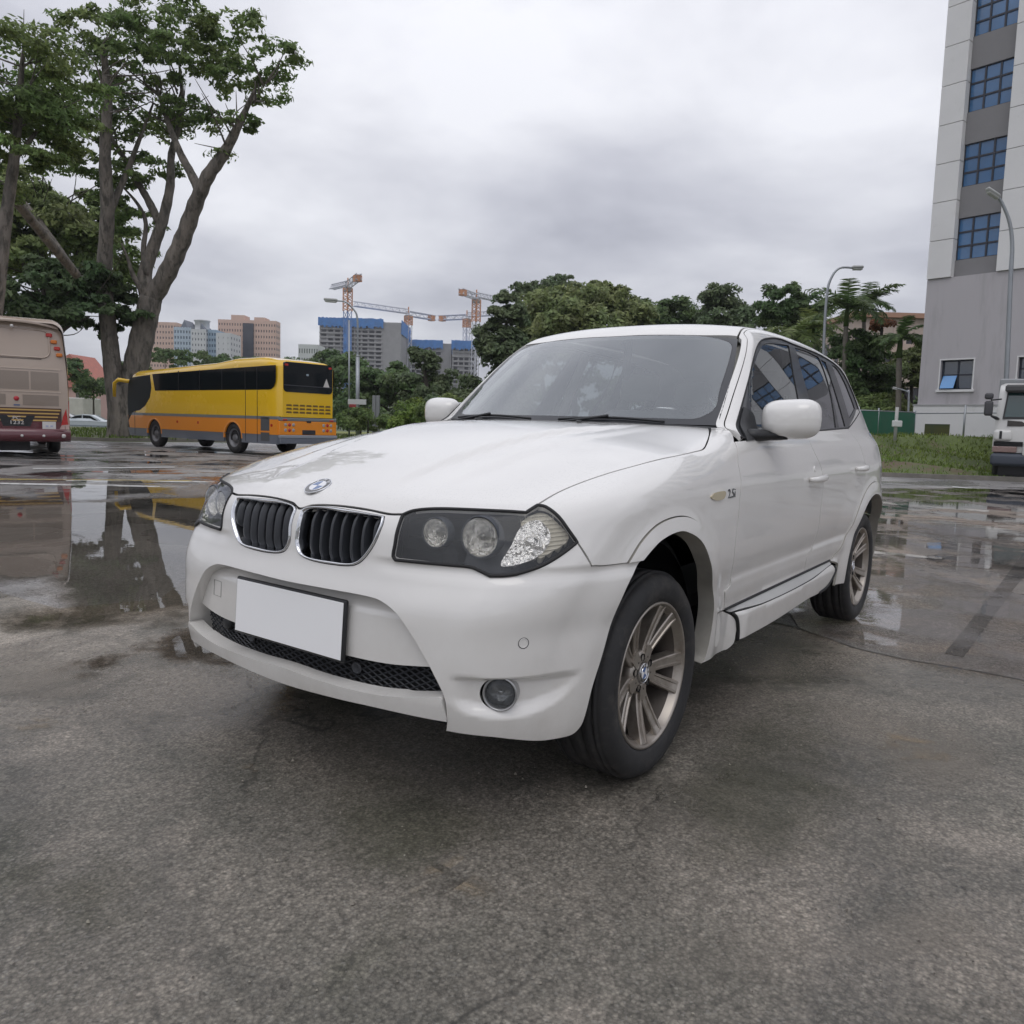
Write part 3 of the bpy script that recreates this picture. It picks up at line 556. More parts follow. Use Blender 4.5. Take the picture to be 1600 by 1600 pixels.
def build_car():
    M=dict(paint=paint_mat(),black=mat('black_plastic',(.018,.019,.021),.45),rub=mat('seal_rubber',(.012,.012,.013),.6),trim=mat('window_trim',(.035,.037,.042),.30,coat=.3),
        chrome=mat('chrome',(.75,.76,.78),.08,1.0),dark=mat('dark_void',(.006,.006,.007),.8),slat=mat('grille_slat',(.040,.043,.050),.42),
        hous=mat('headlight_housing',(.048,.054,.066),.4),refl=mat('reflector',(.95,.93,.89),.09,.97,bump=1.0,bscale=34,bdist=.035),pale=mat('indicator_reflector',(.62,.58,.48),.3,.25),
        tyre=mat('tyre_rubber',(.022,.022,.023),.72,var=.25,vscale=9,dirt=((.06,.055,.05),14,.5,.75)),rim=mat('alloy_rim',(.40,.365,.325),.36,.8,var=.08,vscale=12,dirt=((.20,.165,.13),7,.52,.80)),disc=mat('brake_disc',(.16,.15,.145),.4,.9),
        liner=mat('wheel_liner',(.012,.013,.015),.85),lip=mat('arch_inner_lip',(.34,.325,.29),.6,var=.2,vscale=8),
        cab=mat('cabin_trim',(.055,.056,.058),.8),seat=mat('seat_cloth',(.34,.33,.30),.9),beige=mat('pillar_cloth',(.42,.41,.37),.9),blue=mat('badge_blue',(.04,.11,.30),.25,coat=1),wht=mat('badge_white',(.8,.8,.82),.25,coat=1),
        plate=mat('blank_white_plate',(.93,.93,.93),.55),amber=mat('side_lamp_lens',(.55,.47,.30),.15,coat=1),red=mat('tail_lamp',(.4,.01,.01),.1,coat=1))
    G=dict(dome=glass('lamp_dome_glass',(.9,.9,.89),.03,.0,k=1.3),lens=glass('headlight_lens',(.95,.95,.94),.02,-.02,film=((.48,.49,.50),.085),k=1.1),side=glass('side_window_glass',(.33,.36,.36),.004,.05),ws=glass('windscreen_glass',(.80,.86,.85),.004,.10,film=((.60,.68,.66),.12),k=1.75))  # windscreen film: reflected sky painted in as an even pale tone
    car=empty('parked_car',(0,0,0),0,'white sports utility car parked on wet tarmac in the foreground','car')
    B=BAKE
    P=M['paint']
    # hood
    wr=lambda y:-.585-.26*y*y-.10*y**4
    rear=[[wr(y)-.004,y,1.15,0] for y in(.60,.50,.40,.30,.20,.10,0.0)]
    hh=[[.737,0.0,.855,0]]+B['hood'][1:-1]+[[-.752,.69,1.143,1]]+rear
    panel('hood',sym(hh),TOP,P,car,fn=f1,step=.022,gap=.003)
    panel('fender',B['fender'],FEND,P,car,mirror=True,step=.02,gap=.002)
    panel('wheel_arch_trim',B['trimF'],SIDE,P,car,fn=lambda p:f(p)-.005*sst(-.50,-.36,p[...,0]),mirror=True,step=.014,gap=.0012,depth=lambda p:.06 if (abs(p[0]+.02)**2+(p[2]-.36)**2)**.5<.463 else .015,rim_mat=M['lip'])
    # bumper
    def opendepth(p):
        return .11 if (p[2]<.66 and abs(p[1])<.64 and p[0]>.69) else .018+.034*float(sst(.52,.38,p[0]))
    bh=[[.737,0.0,.855,0]]+B['bumper'][1:-1]+[[.791,0.0,.636,0]]
    kl=[[p[0],max(p[1],.014) if p[1]<.02 else p[1],p[2],p[3]] for p in B['kid']];kr=[[p[0],-p[1],p[2],p[3]] for p in kl][::-1]
    fog_c=np.array(B['fog'][7][:3])
    th=math.atan2(fog_c[1],fog_c[0]+.10)
    fogh=[[fog_c[0]-math.sin(th)*.047*math.cos(a),fog_c[1]+math.cos(th)*.047*math.cos(a),fog_c[2]+.042*math.sin(a),0] for a in np.linspace(0,2*math.pi,18)[:-1]]
    foghr=[[p[0],-p[1],p[2],0] for p in fogh][::-1]
    panel('front_bumper',sym(bh),CZ,P,car,fn=fb,step=.0105,edge=.008,holes=[kl,kr,fogh,foghr],depth=opendepth,hole_depth=.03,gap=.0025)
    # doors and rear quarter
    panel('door',B['doorF'],SIDE,P,car,mirror=True,fn=f1b,label='front door');panel('door',B['doorR'],SIDE,P,car,mirror=True,fn=f1b,label='rear door')
    def arc(cx,cz,r,a0,a1,n,y=.9): return [[cx+r*math.cos(R_(a)),y,cz+r*math.sin(R_(a)),0] for a in np.linspace(a0,a1,n)]
    cxr,czr=-2.795,.352
    rs=B['doorR'];i0=[i for i,p in enumerate(rs) if p[3]]
    # rear door lower rear corner and rear seam from bake (doorR order: top-front, bseam..., sill rear, rear seam..., top-rear)
    kk=[i for i,p in enumerate(rs) if abs(p[0]-B['skirt_step'][1][0])<.06 and p[2]<.5]
    ks=kk[-1] if kk else 10
    rseam=rs[ks:]  # from sill rear corner up to belt
    top=[i for i,p in enumerate(rseam) if p[3]][1]
    rseam=rseam[:top+1]
    inner=arc(cxr,czr,.432,205,-22,30);outer=arc(cxr,czr,.490,186,0,24)
    archt=[[*inner[0][:3],1],*inner[1:-1],[*inner[-1][:3],1],[cxr+.50,.9,.20,1]] if False else None
    # rear arch trim band
    band=[[-2.196,.87,.36,0],[-2.185,.87,.428,0],[*rseam[0][:3],1],[*rseam[1][:3],0],[*rseam[2][:3],0]]+[[q[0],q[1],q[2],0] for q in arc(cxr,czr,.505,33,168,24)]+[[-3.30,.88,.44,1],[-3.235,.87,.30,1]]+[[q[0],q[1],q[2],0] for q in arc(cxr,czr,.432,187,-7,34)]+[[-2.33,.87,.30,1],[-2.19,.87,.305,1]]
    panel('wheel_arch_trim',band,SIDE,P,car,mirror=True,step=.014,gap=.001,depth=lambda p:.06 if ((p[0]-cxr)**2+(p[2]-czr)**2)**.5<.45 else .012,rim_mat=M['lip'],fn=lambda p:f1b(p)-.005)
    q=[[*rseam[0][:3],1]]+[[*p[:3],0] for p in rseam[1:-1]]+[[*rseam[-1][:3],1],[-2.9,.78,1.262,0],[-3.03,.765,1.30,1],[-3.45,.60,1.30,1],[-3.60,.50,1.12,0],[-3.70,.40,.95,0],[-3.72,.45,.78,0],[-3.70,.50,.60,1],[-3.48,.74,.60,0],[-3.30,.86,.60,1]]+[[a,b,c_,0] for a,b,c_,_ in arc(cxr,czr,.502,26,150,22)][::-1]+[[-2.235,.88,.55,0]]
    panel('quarter_panel',q,Chart((.35,-.90,-.15)),P,car,mirror=True,step=.022,fn=fq)
    # rear bumper and tailgate (behind, out of the photograph's sight)
    rb=sym([[-3.76,0,.60,0],[-3.72,.4,.60,0],[-3.60,.66,.60,0],[-3.32,.86,.598,1],[-3.31,.86,.44,1],[-3.25,.86,.30,1],[-3.6,.66,.27,0],[-3.72,.35,.27,0],[-3.75,0,.27,0]])
    panel('rear_bumper',rb,CylZr(),P,car,fn=f1b,step=.03)
    tg=sym([[-3.6,0,1.10,0],[-3.55,.45,1.10,1],[-3.66,.44,.95,0],[-3.68,.50,.62,1],[-3.74,0,.62,0]])
    panel('tailgate',tg,CylZr(),P,car,fn=f,step=.03)
    rw=sym([[-3.4,0,1.52,0],[-3.34,.48,1.50,1],[-3.55,.50,1.12,1],[-3.6,0,1.11,0]])
    panel('rear_window',rw,CylZr(),G['side'],car,fn=f,step=.03,rim=False)
    tl=[[-3.52,.70,1.00,1],[-3.64,.52,1.02,1],[-3.67,.52,.80,1],[-3.52,.72,.78,1]]
    panel('tail_lamp',tl,CylZr(),M['red'],car,fn=lambda p:fq(p)-.006,step=.02,mirror=True)
    # side skirt pieces with seals
    panel('running_board',B['skirt_step'],Chart((0,-.75,-.66)),mat('step_tread',(.46,.46,.45),.5,var=.06),car,mirror=True,fn=f1b,depth=.012,gap=.002)
    panel('side_skirt',B['skirt_low'],Chart((0,-.9,-.3)),P,car,mirror=True,fn=f1b,depth=.04,gap=.001)
    for s_ in(1,-1):
        mb=MB()
        for key,cl in(('skirt_low',True),):
            X,N_=curve_on(B[key],Chart((0,-.9,-.3)),f1b,True,.015,-.004);mb.tube([(a,b*s_,c_) for a,b,c_ in X],.0032,6,closed=True)
        for sl in(B['skirt_low'][-3:]+B['skirt_low'][:1],B['skirt_low'][4:8]):
            X,N_=curve_on(sl,Chart((0,-.9,-.3)),f1b,False,.015,-.001);mb.tube([(a+(.006 if a>-1 else -.006),b*s_,c_) for a,b,c_ in X],.0085,6)
        X,N_=curve_on([B['skirt_step'][0],B['skirt_step'][1]],Chart((0,-.75,-.66)),f1b,False,.03,.000);mb.tube([(a,b*s_,c_+.003) for a,b,c_ in X],.006,6)
        mb.build('skirt_seal',M['rub'],car)
    # side frames, roof
    D=[list(p) for p in DLO_TOP]
    ditch=[[x,yy,1.62,0] for x,yy in((-1.50,.585),(-1.8,.583),(-2.2,.580),(-2.6,.572),(-3.0,.557),(-3.3,.535))]
    sf=[[*B['apil'][0][:3],1],[*B['apil'][1][:3],0],[*B['apil'][2][:3],0],[-1.275,.640,1.553,0],[-1.32,.603,1.585,0]]+ditch+[[-3.42,.50,1.52,1],[-3.50,.56,1.28,1],[-3.03,.765,1.295,1]]
    sf+=[[p[0],p[1],p[2],p[3]] for p in D[::-1]]
    panel('side_frame',sf,CX,P,car,mirror=True,fn=f,step=.016,gap=.0015,edge=.010)
    am=[[*B['apil'][0][:3],1],[*B['apil'][1][:3],0],[*B['apil'][2][:3],0],[-1.275,.640,1.553,0],[-1.32,.603,1.585,0]]+ditch+[[-3.30,.515,1.55,1]]+[[p[0],p[1]-.020,p[2],0] for p in ditch[::-1]]+[[-1.36,.578,1.60,0],[-1.262,.600,1.560,0],[*B['wsR'][0][:3],1],[*B['wsR'][1][:3],0],[*B['wsR'][2][:3],1]]
    panel('roof_moulding',am,CX,P,car,mirror=True,fn=f,step=.014,gap=.0015)
    wt=[[x-.006,y,z,0] for (x,y,z) in ((-1.162,0,1.583),(-1.170,.15,1.582),(-1.183,.30,1.576),(-1.208,.45,1.566))]
    rf=wt+[[-1.262,.592,1.56,1],[-1.36,.572,1.60,0]]+[[p[0],p[1]-.026,p[2],0] for p in ditch]+[[-3.36,.47,1.53,1],[-3.42,.25,1.545,0],[-3.44,0,1.55,0]]
    panel('roof',sym(rf),CX,P,car,fn=f2,step=.025)
    # windscreen: glass, black border, cowl
    def wsx(y,z): return -.60-1.20*(z-1.13)-.35*(max(0,z-1.3))**2-.26*y*y-.10*y**4
    o=[[-1.166,0,1.578,0],[-1.174,.15,1.577,0],[-1.188,.30,1.571,0],[-1.212,.45,1.560,0],[-1.250,.609,1.546,1]]
    R3=[[wsx(.653,1.44),.653,1.44,0],[wsx(.690,1.30),.690,1.30,0],[wsx(.718,1.152),.718,1.152,1]]
    bt=[[wsx(y,1.152-.0*y),y,1.152,0] for y in(.6,.45,.3,.15,0)]
    full=o+R3+bt
    inn=[[p[0]-.006,p[1]*.99,p[2]-.010,p[3]] for p in o[:-1]]+[[wsx(.585,1.530),.585,1.530,0],[wsx(.618,1.47),.618,1.47,0],[wsx(.655,1.30),.655,1.30,0],[wsx(.672,1.225),.672,1.225,0],[wsx(.64,1.188),.64,1.188,0]]+[[wsx(y,1.178),y,1.178,0] for y in(.6,.45,.3,.15,0)]
    panel('windscreen_border',sym(full),WSC,M['trim'],car,fn=f2,holes=[sym(inn)],step=.03,gap=.002,depth=.012,hole_depth=.002,rim_mat=M['rub'])
    panel('windscreen',sym(inn),WSC,G['ws'],car,fn=f2,step=.03,gap=-.001,rim=False)
    mb=MB();X=[(wsx(y,1.15)+.012,y,1.128-.02*y*y) for y in np.linspace(-.72,.72,25)];mb.tube(X,.03,8,flat=.5);mb.build('cowl',M['black'],car)
    # side windows: black frame with panes
    DB=[list(p) for p in DLO_BOT]
    dl=D+DB[1:-1]
    wins=[B['winF'],B['winR'],B['winV'],B['winD']]
    SC_=Chart((0,-.92,-.38))
    panel('window_frame',dl,SC_,M['trim'],car,fn=lambda p:f(p)+.003,holes=wins,step=.025,gap=.0015,mirror=True,hole_depth=.006,depth=.012,rim_mat=M['rub'])
    for w,lb in zip(wins,('front door window','rear door window','rear door vent window','rear quarter window')):
        panel('side_window',w,SC_,G['side'],car,fn=lambda p:f(p)+.007,step=.03,gap=-.002,rim=False,mirror=True,label=lb)
    for s_ in(1,-1):
        X,N_=curve_on(dl,SC_,lambda p:f(p)+.003,True,.015,.001);mb=MB();mb.tube([(a,b*s_,c_) for a,b,c_ in X],.0048,6,closed=True);mb.build('window_seal',M['rub'],car)
    # kidneys
    for s_ in(1,-1):
        k3=kl
        X,N_=curve_on(k3,CZ,fb,True,.008,0)
        ce=X.mean(0)
        mb=MB()
        n=len(X);inw=ce-X;inw-=N_*(inw*N_).sum(1,keepdims=True);inw/=np.linalg.norm(inw,axis=1,keepdims=True)
        # chrome surround: raised lip then deep inner wall
        rows=[X-N_*.004,X+N_*.004+inw*.001,X+N_*.006+inw*.004,X+N_*.004+inw*.007,X-N_*.006+inw*.010,X-np.array([.045,0,0])+inw*.015]
        mb.grid([[tuple(p*np.array([1,s_,1])) for p in list(r)+[r[0]]] for r in rows]);g=mb.build('grille_surround',M['chrome'],car)
        xs=X[:,1];y0,y1=xs.min()+.012,xs.max()-.008
        surf2=lambda y,z:float(F0(z)-.085*y*y-.235*abs(y)**4)
        for i in range(7):
            t=(i+.55)/7.1;mb=MB()
            yb=y0+.016+(y1-y0-.016)*t
            zz=np.linspace(.722,.850,9);P4=[]
            # find the z span of the outline at this y
            seg=[]
            for a in range(n):
                p,q2=X[a],X[(a+1)%n]
                if (p[1]-yb)*(q2[1]-yb)<=0 and p[1]!=q2[1]: seg.append(p[2]+(q2[2]-p[2])*(yb-p[1])/(q2[1]-p[1]))
            if len(seg)<2: continue
            z0,z1=min(seg)+.006,max(seg)-.010
            for z in np.linspace(z0,z1,9):
                xf=surf2(yb,z)-.012-.014*((z-(z0+z1)/2)/(z1-z0)*2)**4;yy=yb
                w_=.0085
                P4.append([(xf-.040,(yy+.006)*s_,z),(xf-.003,(yy+.008)*s_,z),(xf,(yy+.006)*s_,z),(xf-.001,(yy-.002)*s_,z),(xf-.012,(yy-.013)*s_,z),(xf-.040,(yy-.004)*s_,z),(xf-.040,(yy+.006)*s_,z)])
            mb.grid(P4,sm=False);mb.add([p for p in P4[-1][:-1]],[tuple(range(6))]);mb.add([p for p in P4[0][:-1]],[tuple(range(6))]);mb.build('grille_slat',M['slat'],car,bevel=.0015,bseg=1)
        mb=MB();mb.box(.64,.668,min(s_*.0,s_*.37),max(s_*.0,s_*.37),.69,.88);mb.build('grille_backing',M['dark'],car)
    # black line under the hood edge
    X,N_=curve_on([[.737,0,.855,0]]+B['hood'][1:7],TOP,f1,False,.01,-.007)
    allp=[(a-.004,-b,c_) for a,b,c_ in X[::-1]]+[(a-.004,b,c_) for a,b,c_ in X[1:]]
    mb=MB();mb.tube(allp,.006,6);mb.build('hood_seal',M['rub'],car)
    # headlights
    for s_ in(1,-1):
        h=empty('headlight',(0,0,0));h.parent=car
        def mk(name,o,m,fn,**kw):
            r=panel(name,o,HLC,m,h,fn=fn,**kw)[0]
            if s_<0: me=r.data;me2=mirror_obj(r,h);bpy.data.objects.remove(r);me2.name=name;return me2
            return r
        mk('lens',B['hl'],G['lens'],lambda p:f(p)+.001,step=.02,gap=.004,depth=.045,rim=False)
        mk('housing',B['hl'],M['hous'],lambda p:f(p)+.105,step=.03,gap=.004,depth=-.088,rim_mat=M['hous'])
        X,N_=curve_on(B['hl'],HLC,f,True,.008,-.001);mb=MB();mb.tube([(a,b*s_,c_) for a,b,c_ in X],.0052,6,closed=True);mb.build('gasket',M['rub'],h)
        # bezel: grey rim inside the lens edge
        P_,F_=outline(B['hl'])
        for key,r_,back in(('hl_small',.040,.040),('hl_big',.0545,.035)):
            c0=np.array(B[key][0][:3]);dv=(c0-CAMREF)/np.linalg.norm(c0-CAMREF);c0=c0+dv*back;c0[1]*=s_
            ax=nrm((1,.18*s_,.02));T=frame(c0,ax)
            mb=MB();mb.lathe([(r_*1.0,.012),(r_*1.04,.016),(r_*1.09,.012),(r_*1.09,-.02)],40,'z',T=T);mb.build('lamp_ring',M['pale'] if False else M['hous'],h)
            mb=MB();mb.lathe([(r_*.99*math.sin(a),.012-r_*.85*math.cos(a)) for a in np.linspace(.02,math.pi/2,14)],40,'z',T=T);mb.build('reflector',M['refl'],h);mb=MB();mb.lathe([(.001,-.000),(r_*.17,-.002),(r_*.22,-.012),(r_*.22,-.034)],20,'z',T=T);mb.build('bulb_shield',mat('bulb_shield',(.30,.29,.27),.25,.9),h)
            mb=MB();mb.lathe([(.001+r_*.99*math.sin(a),.012+r_*.42*math.cos(a)) for a in np.linspace(.0,math.pi/2,12)],40,'z',T=T);mb.build('lamp_glass',G['dome'],h)
        fnr=lambda p:f(p)+.022+.0030*np.sin((p[...,2]+p[...,0]*.12)*2*np.pi/.0105)
        mk('indicator_reflector',B['ind_s'],M['pale'],fnr,step=.0026,edge=.006,gap=.0,depth=.02)
        mk('indicator_bowl',B['ind_t'],M['refl'],lambda p:f(p)+.016+.001*np.sin(p[...,0]*900)*np.sin(p[...,2]*900),step=.006,edge=.006,gap=.0,depth=.02)
        ic=np.array(B['ind_t'][4][:3])*.45+np.array(B['ind_t'][7][:3])*.55;ic=ic-np.array([.010,.012,0]);ic[1]*=s_
        T=frame(ic,nrm((.7,.7*s_,.1)));mb=MB();mb.lathe([(.0285*math.sin(a),.002+.010*math.cos(a)) for a in np.linspace(.0,math.pi/2,10)]+[(.030,-.002),(.030,-.008)],32,'z',T=T);mb.build('indicator_glass',M['refl'],h)
    # lower lip, plate carrier, mesh
    lt=[[.799,0,.372,0]]+[[*p[:3],0] for p in B['lipt'][2:4]]+[[*B['lipt'][4][:3],1]]
    lb=[[B['bumper'][36][0],.606,.300,1]] if False else [[.726,.604,.330,1]]
    lb+=[[*B['lipb'][2][:3],0],[*B['lipb'][1][:3],0],[.792,0,.318,0]]
    panel('bumper_lip',sym(lt+lb),CZ,P,car,fn=lambda p:fb(p)-.006,step=.014,depth=.05,gap=0.0)
    fpl=lambda p:fb0(p)+.036+.055*sst(.583,.66,p[...,2])
    pl=[[.75,0,.655,0],[.75,.42,.655,1],[.745,.50,.585,0],[.74,.572,.468,1],[.76,.40,.452,0],[.765,.2,.448,0],[.77,0,.447,0]]
    panel('plate_carrier',sym(pl),CZ,P,car,fn=fpl,step=.014,depth=.04,gap=0.0)
    mb=MB()
    fm=lambda p:fb0(p)+.075
    for fam in(1,-1):
        for y0_ in np.arange(-.96,.96,.040):
            pts=[[0.7,y0_+fam*t*2.1,.355+t] for t in np.linspace(0,.115,9)]
            pts=[p for p in pts if abs(p[1])<.60]
            if len(pts)<2: continue
            X,N_=onsurf(np.array(pts),CZ,fm);mb.tube(X,.0028,4,sm=False)
    tag(mb.build('grille_mesh',M['slat'],car),kind='stuff')
    mb=MB();mb.box(.55,.60,-.62,.62,.30,.66);mb.build('intake_backing',M['dark'],car)
    # blank plate in its black frame
    X0,N0=onsurf(np.array([[.75,-.005,.522]]),CZ,fpl);n0=nrm((1,0,.06))
    T=frame(X0[0]+n0*.012,n0);mb=MB();mb.cbox(-.262,.262,-.092,.092,-.010,.004,.004,T=T);pf=mb.build('plate_frame',M['black'],car,bevel=.002)
    mb=MB();mb.cbox(-.254,.254,-.084,.084,.0045,.0065,.0008,T=T);mb.build('plate_face',M['plate'],pf,label=None) if False else mb.build('plate_face',M['plate'],pf)
    # horn below the carrier on the right side, parking sensors, square towing cover
    mb=MB();mb.lathe([(.001,.03),(.018,.03),(.024,.02),(.024,-.02)],24,'x',c=(.70,-.40,.425));mb.build('sensor_pod',M['black'],car)
    for yy,key in((1,'pdc'),(-1,'pdc')):
        X,N_=onsurf(np.array([B['pdc'][0][:3]]),CZ,fb);x=X[0]*np.array([1,yy,1]);nn=N_[0]*np.array([1,yy,1])
        T=frame(x,nn);mb=MB();mb.lathe([(.0135,.0005),(.0130,.0012),(.0115,.0012),(.0112,-.001),(.001,-.0005)],28,'z',T=T);mb.lathe([(.0155,.0006),(.0135,.0002)],28,'z',T=T,mi=1);mb.build('parking_sensor',[P,M['trim']],car)
    for (y_,z_) in((.26,.405),(-.26,.405)):
        X,N_=onsurf(np.array([[.75,y_,z_]]),CZ,lambda p:fb0(p)+.066);T=frame(X[0],N_[0]);mb=MB();mb.lathe([(.019,0),(.017,.004),(.013,.004),(.010,-.003),(.001,-.003)],24,'z',T=T);mb.build('parking_sensor',M['slat'],car)
    X,N_=onsurf(np.array([[.75,-.43,.545]]),CZ,fpl);T=frame(X[0],N_[0])
    mb=MB();q=.026;r_=[(-q,-q,.0006),(q,-q,.0006),(q,q,.0006),(-q,q,.0006)];mb.tube([T@Vector(p) for p in r_],.0009,4,closed=True);mb.build('tow_eye_cover',mat('panel_gap',(.25,.25,.24),.6),car)
    # fog lamps
    for s_ in(1,-1):
        fl=empty('fog_lamp',(0,0,0));fl.parent=car
        X,N_=onsurf(np.array([fog_c]),CZ,fb0);n_=nrm((.86,.46,0));x=X[0]-n_*.028;x=x*np.array([1,s_,1]);n2=n_*np.array([1,s_,1]);T=frame(x,n2)
        mb=MB();mb.lathe([(.050,-.02),(.0475,.012),(.0445,.016),(.0415,.010),(.041,-.01)],40,'z',T=T);mb.build('bezel',mat('satin_silver',(.42,.42,.42),.3,.7),fl)
        mb=MB();mb.lathe([(.0405*math.sin(a),.0-.034*math.cos(a)) for a in np.linspace(.02,math.pi/2,12)],32,'z',T=T);mb.lathe([(.001,-.002),(.009,-.004),(.010,-.03)],16,'z',T=T);mb.build('reflector',mat('smoked_reflector',(.26,.27,.28),.12,.9,bump=.3,bscale=60),fl)
        mb=MB();mb.lathe([(.041*math.sin(a),.002+.009*math.cos(a)) for a in np.linspace(.0,math.pi/2,10)],32,'z',T=T);mb.build('lamp_glass',G['lens'],fl)
    # roundel on the hood
    X,N_=onsurf(np.array([B['roundel'][0][:3]])*np.array([1,0,1]),TOP,f1)
    def roundel(parent,T,r,name='roundel',single=False):
        pcs=[]
        def disc(r0,r1,z0,z1,m,a0=0,a1=360,n=48,nm='ring'):
            mb=MB();A=np.linspace(R_(a0),R_(a1),n);mb.grid([[T@Vector((rr*math.cos(a),rr*math.sin(a),zz)) for a in A] for rr,zz in((r0,z0),(r1,z1))],sm=False);pcs.append((nm,mb.mesh(nm,m,fix=False),m))
        mb=MB();mb.lathe([(r,-.002),(r,.003),(r*.97,.0042),(r*.93,.003),(r*.93,.0025)],48,'z',T=T);pcs.append(('outer_ring',mb.mesh('outer_ring',M['chrome']),M['chrome']))
        disc(r*.935,r*.62,.0026,.0030,mat('badge_black',(.012,.012,.014),.25,coat=1),nm='letter_band')
        mb=MB();mb.lathe([(r*.64,.0028),(r*.62,.0044),(r*.59,.0034)],48,'z',T=T);pcs.append(('inner_ring',mb.mesh('inner_ring',M['chrome']),M['chrome']))
        for q in range(4): disc(.0005,r*.60,.0036,.0034,M['blue'] if q%2 else M['wht'],q*90,q*90+90,14,nm='quadrant')
        for i,ch in enumerate('BMW'):
            a=R_((135,90,45)[i]);me=text_mesh(ch,r*.36,.0006);Tm=T@Matrix.Translation((r*.775*math.cos(a),r*.775*math.sin(a),.0036))@Matrix.Rotation(a-math.pi/2,4,'Z');me.transform(Tm);me.materials.append(M['wht']);pcs.append(('letter',me,M['wht']))
        if single:
            mb=MB();ms=[]
            for nm,me,m in pcs:
                if m not in ms: ms.append(m)
                mb.add([tuple(v.co) for v in me.vertices],[tuple(p.vertices) for p in me.polygons],ms.index(m))
            return mb.build(name,ms,parent,fix=False)
        e=empty(name);e.parent=parent
        for nm,me,m in pcs: link(nm,me,e)
        return e
    n0=N_[0];xx=nrm(np.cross(n0,(1,0,0)));  # letters face the reader standing in front
    yv=-nrm(np.cross(xx,n0));
    up_=nrm(np.array((-1,0,0))-n0*np.dot((-1,0,0),n0));rt=np.cross(up_,n0)
    T=Matrix(((rt[0],up_[0],n0[0],X[0][0]),(rt[1],up_[1],n0[1],X[0][1]),(rt[2],up_[2],n0[2],X[0][2]),(0,0,0,1)))
    roundel(car,T,.045)
    # mirrors
    for s_ in(1,-1):
        mr=empty('wing_mirror');mr.parent=car
        c0=np.array([-.985,.945,1.188])
        mb=MB();rows=[]
        nu,nv=36,18
        for j in range(nv+1):
            ph=math.pi*j/nv
            row=[]
            for i in range(nu+1):
                t=2*math.pi*i/nu
                def se(c_,e): return math.copysign(abs(c_)**e,c_)
                yy=.118*se(math.cos(t),.55)*se(math.sin(ph),.62);zz=.082*se(math.sin(t),.62)*se(math.sin(ph),.62);xx_=.075*se(math.cos(ph),.8)
                if xx_<0: xx_*=.65
                else: yy*=1-.12*(xx_/.075);zz*=1-.12*(xx_/.075)
                zz+=.06*yy*0 ; zz*= (1-.10*(yy/.118)*-1 if False else 1)
                # lower inner corner is cut away towards the arm
                if yy<0 and zz<0: zz*=1-.16*(-yy/.118)
                row.append((c0[0]+xx_-.10*abs(yy+.11)*.6,(c0[1]+yy)*s_,c0[2]+zz-.02*(yy/.118)*-.2))
            rows.append(row)
        mb.grid(rows);mb.build('mirror_shell',P,mr)
        mb=MB();mb.cbox(-.092,.092,-.058,.058,-.004,.004,.002,T=frame((c0[0]-.062,c0[1]*s_,c0[2]),(-1,0,0)));mb.build('mirror_glass',M['chrome'],mr)
        pts=[(-.86,.80,1.115),(-.90,.83,1.118),(-.945,.865,1.120),(-.975,.90,1.122),(-.985,.935,1.128)]
        mb=MB();mb.tube([(a,b*s_,c_) for a,b,c_ in pts],[.030,.027,.022,.022,.024],10,flat=1.5);mb.build('mirror_arm',M['black'],mr)
        r=panel('mirror_base',[[-.765,.80,1.098,1],[-.955,.80,1.108,1],[-.985,.80,1.20,0],[-.925,.80,1.235,1]],SIDE,M['black'],mr,fn=lambda p:f(p)-.006,step=.02,gap=0,depth=.01)[0]
        if s_<0: mirror_obj(r,mr);bpy.data.objects.remove(r)
    # door handles, lock, side lamp, badge
    for s_ in(1,-1):
        for a,b in((0,1),(2,3)):
            p,q_=np.array(B['handle'][a][:3]),np.array(B['handle'][b][:3]);mb=MB();ts=np.linspace(0,1,11)
            pts=[(p+(q_-p)*t+np.array([0,.004+.030*math.sin(math.pi*min(1,max(0,t*1.0)))**.5,0]))*np.array([1,s_,1]) for t in ts]
            mb.tube(pts,[.011+.006*math.sin(math.pi*t) for t in ts],10,flat=.75);mb.build('door_handle',P,car)
        lk=np.array(B['lock'][0][:3]);X,N_=onsurf(np.array([lk]),SIDE,f1b);T=frame(X[0]*np.array([1,s_,1]),N_[0]*np.array([1,s_,1]));mb=MB();mb.lathe([(.001,.003),(.012,.003),(.0145,.001),(.015,-.002)],20,'z',T=T);mb.build('door_lock',P,car)
        i=[np.array(p[:3]) for p in B['ind']];c_=(i[0]+i[1])/2
        o=[[i[0][0],.9,c_[2],0],[i[0][0]-.04,.9,c_[2]+.013,0],[i[1][0]+.01,.9,c_[2]+.014,0],[i[1][0],.9,c_[2]+.004,0],[i[1][0]+.02,.9,c_[2]-.012,0],[i[0][0]-.05,.9,c_[2]-.014,0]]
        r=panel('side_lamp',o,SIDE,M['amber'],car,fn=lambda p:f1b(p)-.004,step=.01,edge=.006,gap=0,depth=.006)[0]
        if s_<0: mirror_obj(r,car);bpy.data.objects.remove(r)
        b4=[np.array(p[:3]) for p in B['badge']];c_=sum(b4)/4
        X,N_=onsurf(np.array([c_]),SIDE,f1b);n_=N_[0]*np.array([1,s_,1]);x=X[0]*np.array([1,s_,1])+n_*.001
        rt=nrm(np.array([-s_,0,0])-n_*np.dot([-s_,0,0],n_));u_=np.cross(n_,rt)
        me=text_mesh('2.5i',.048,.0012);T=Matrix(((rt[0]*1.15,u_[0],n_[0],x[0]),(rt[1]*1.15,u_[1],n_[1],x[1]),(rt[2]*1.15,u_[2],n_[2],x[2]),(0,0,0,1)));me.transform(T);link('model_badge',me,car,mat('badge_letters',(.13,.14,.15),.25,.8))
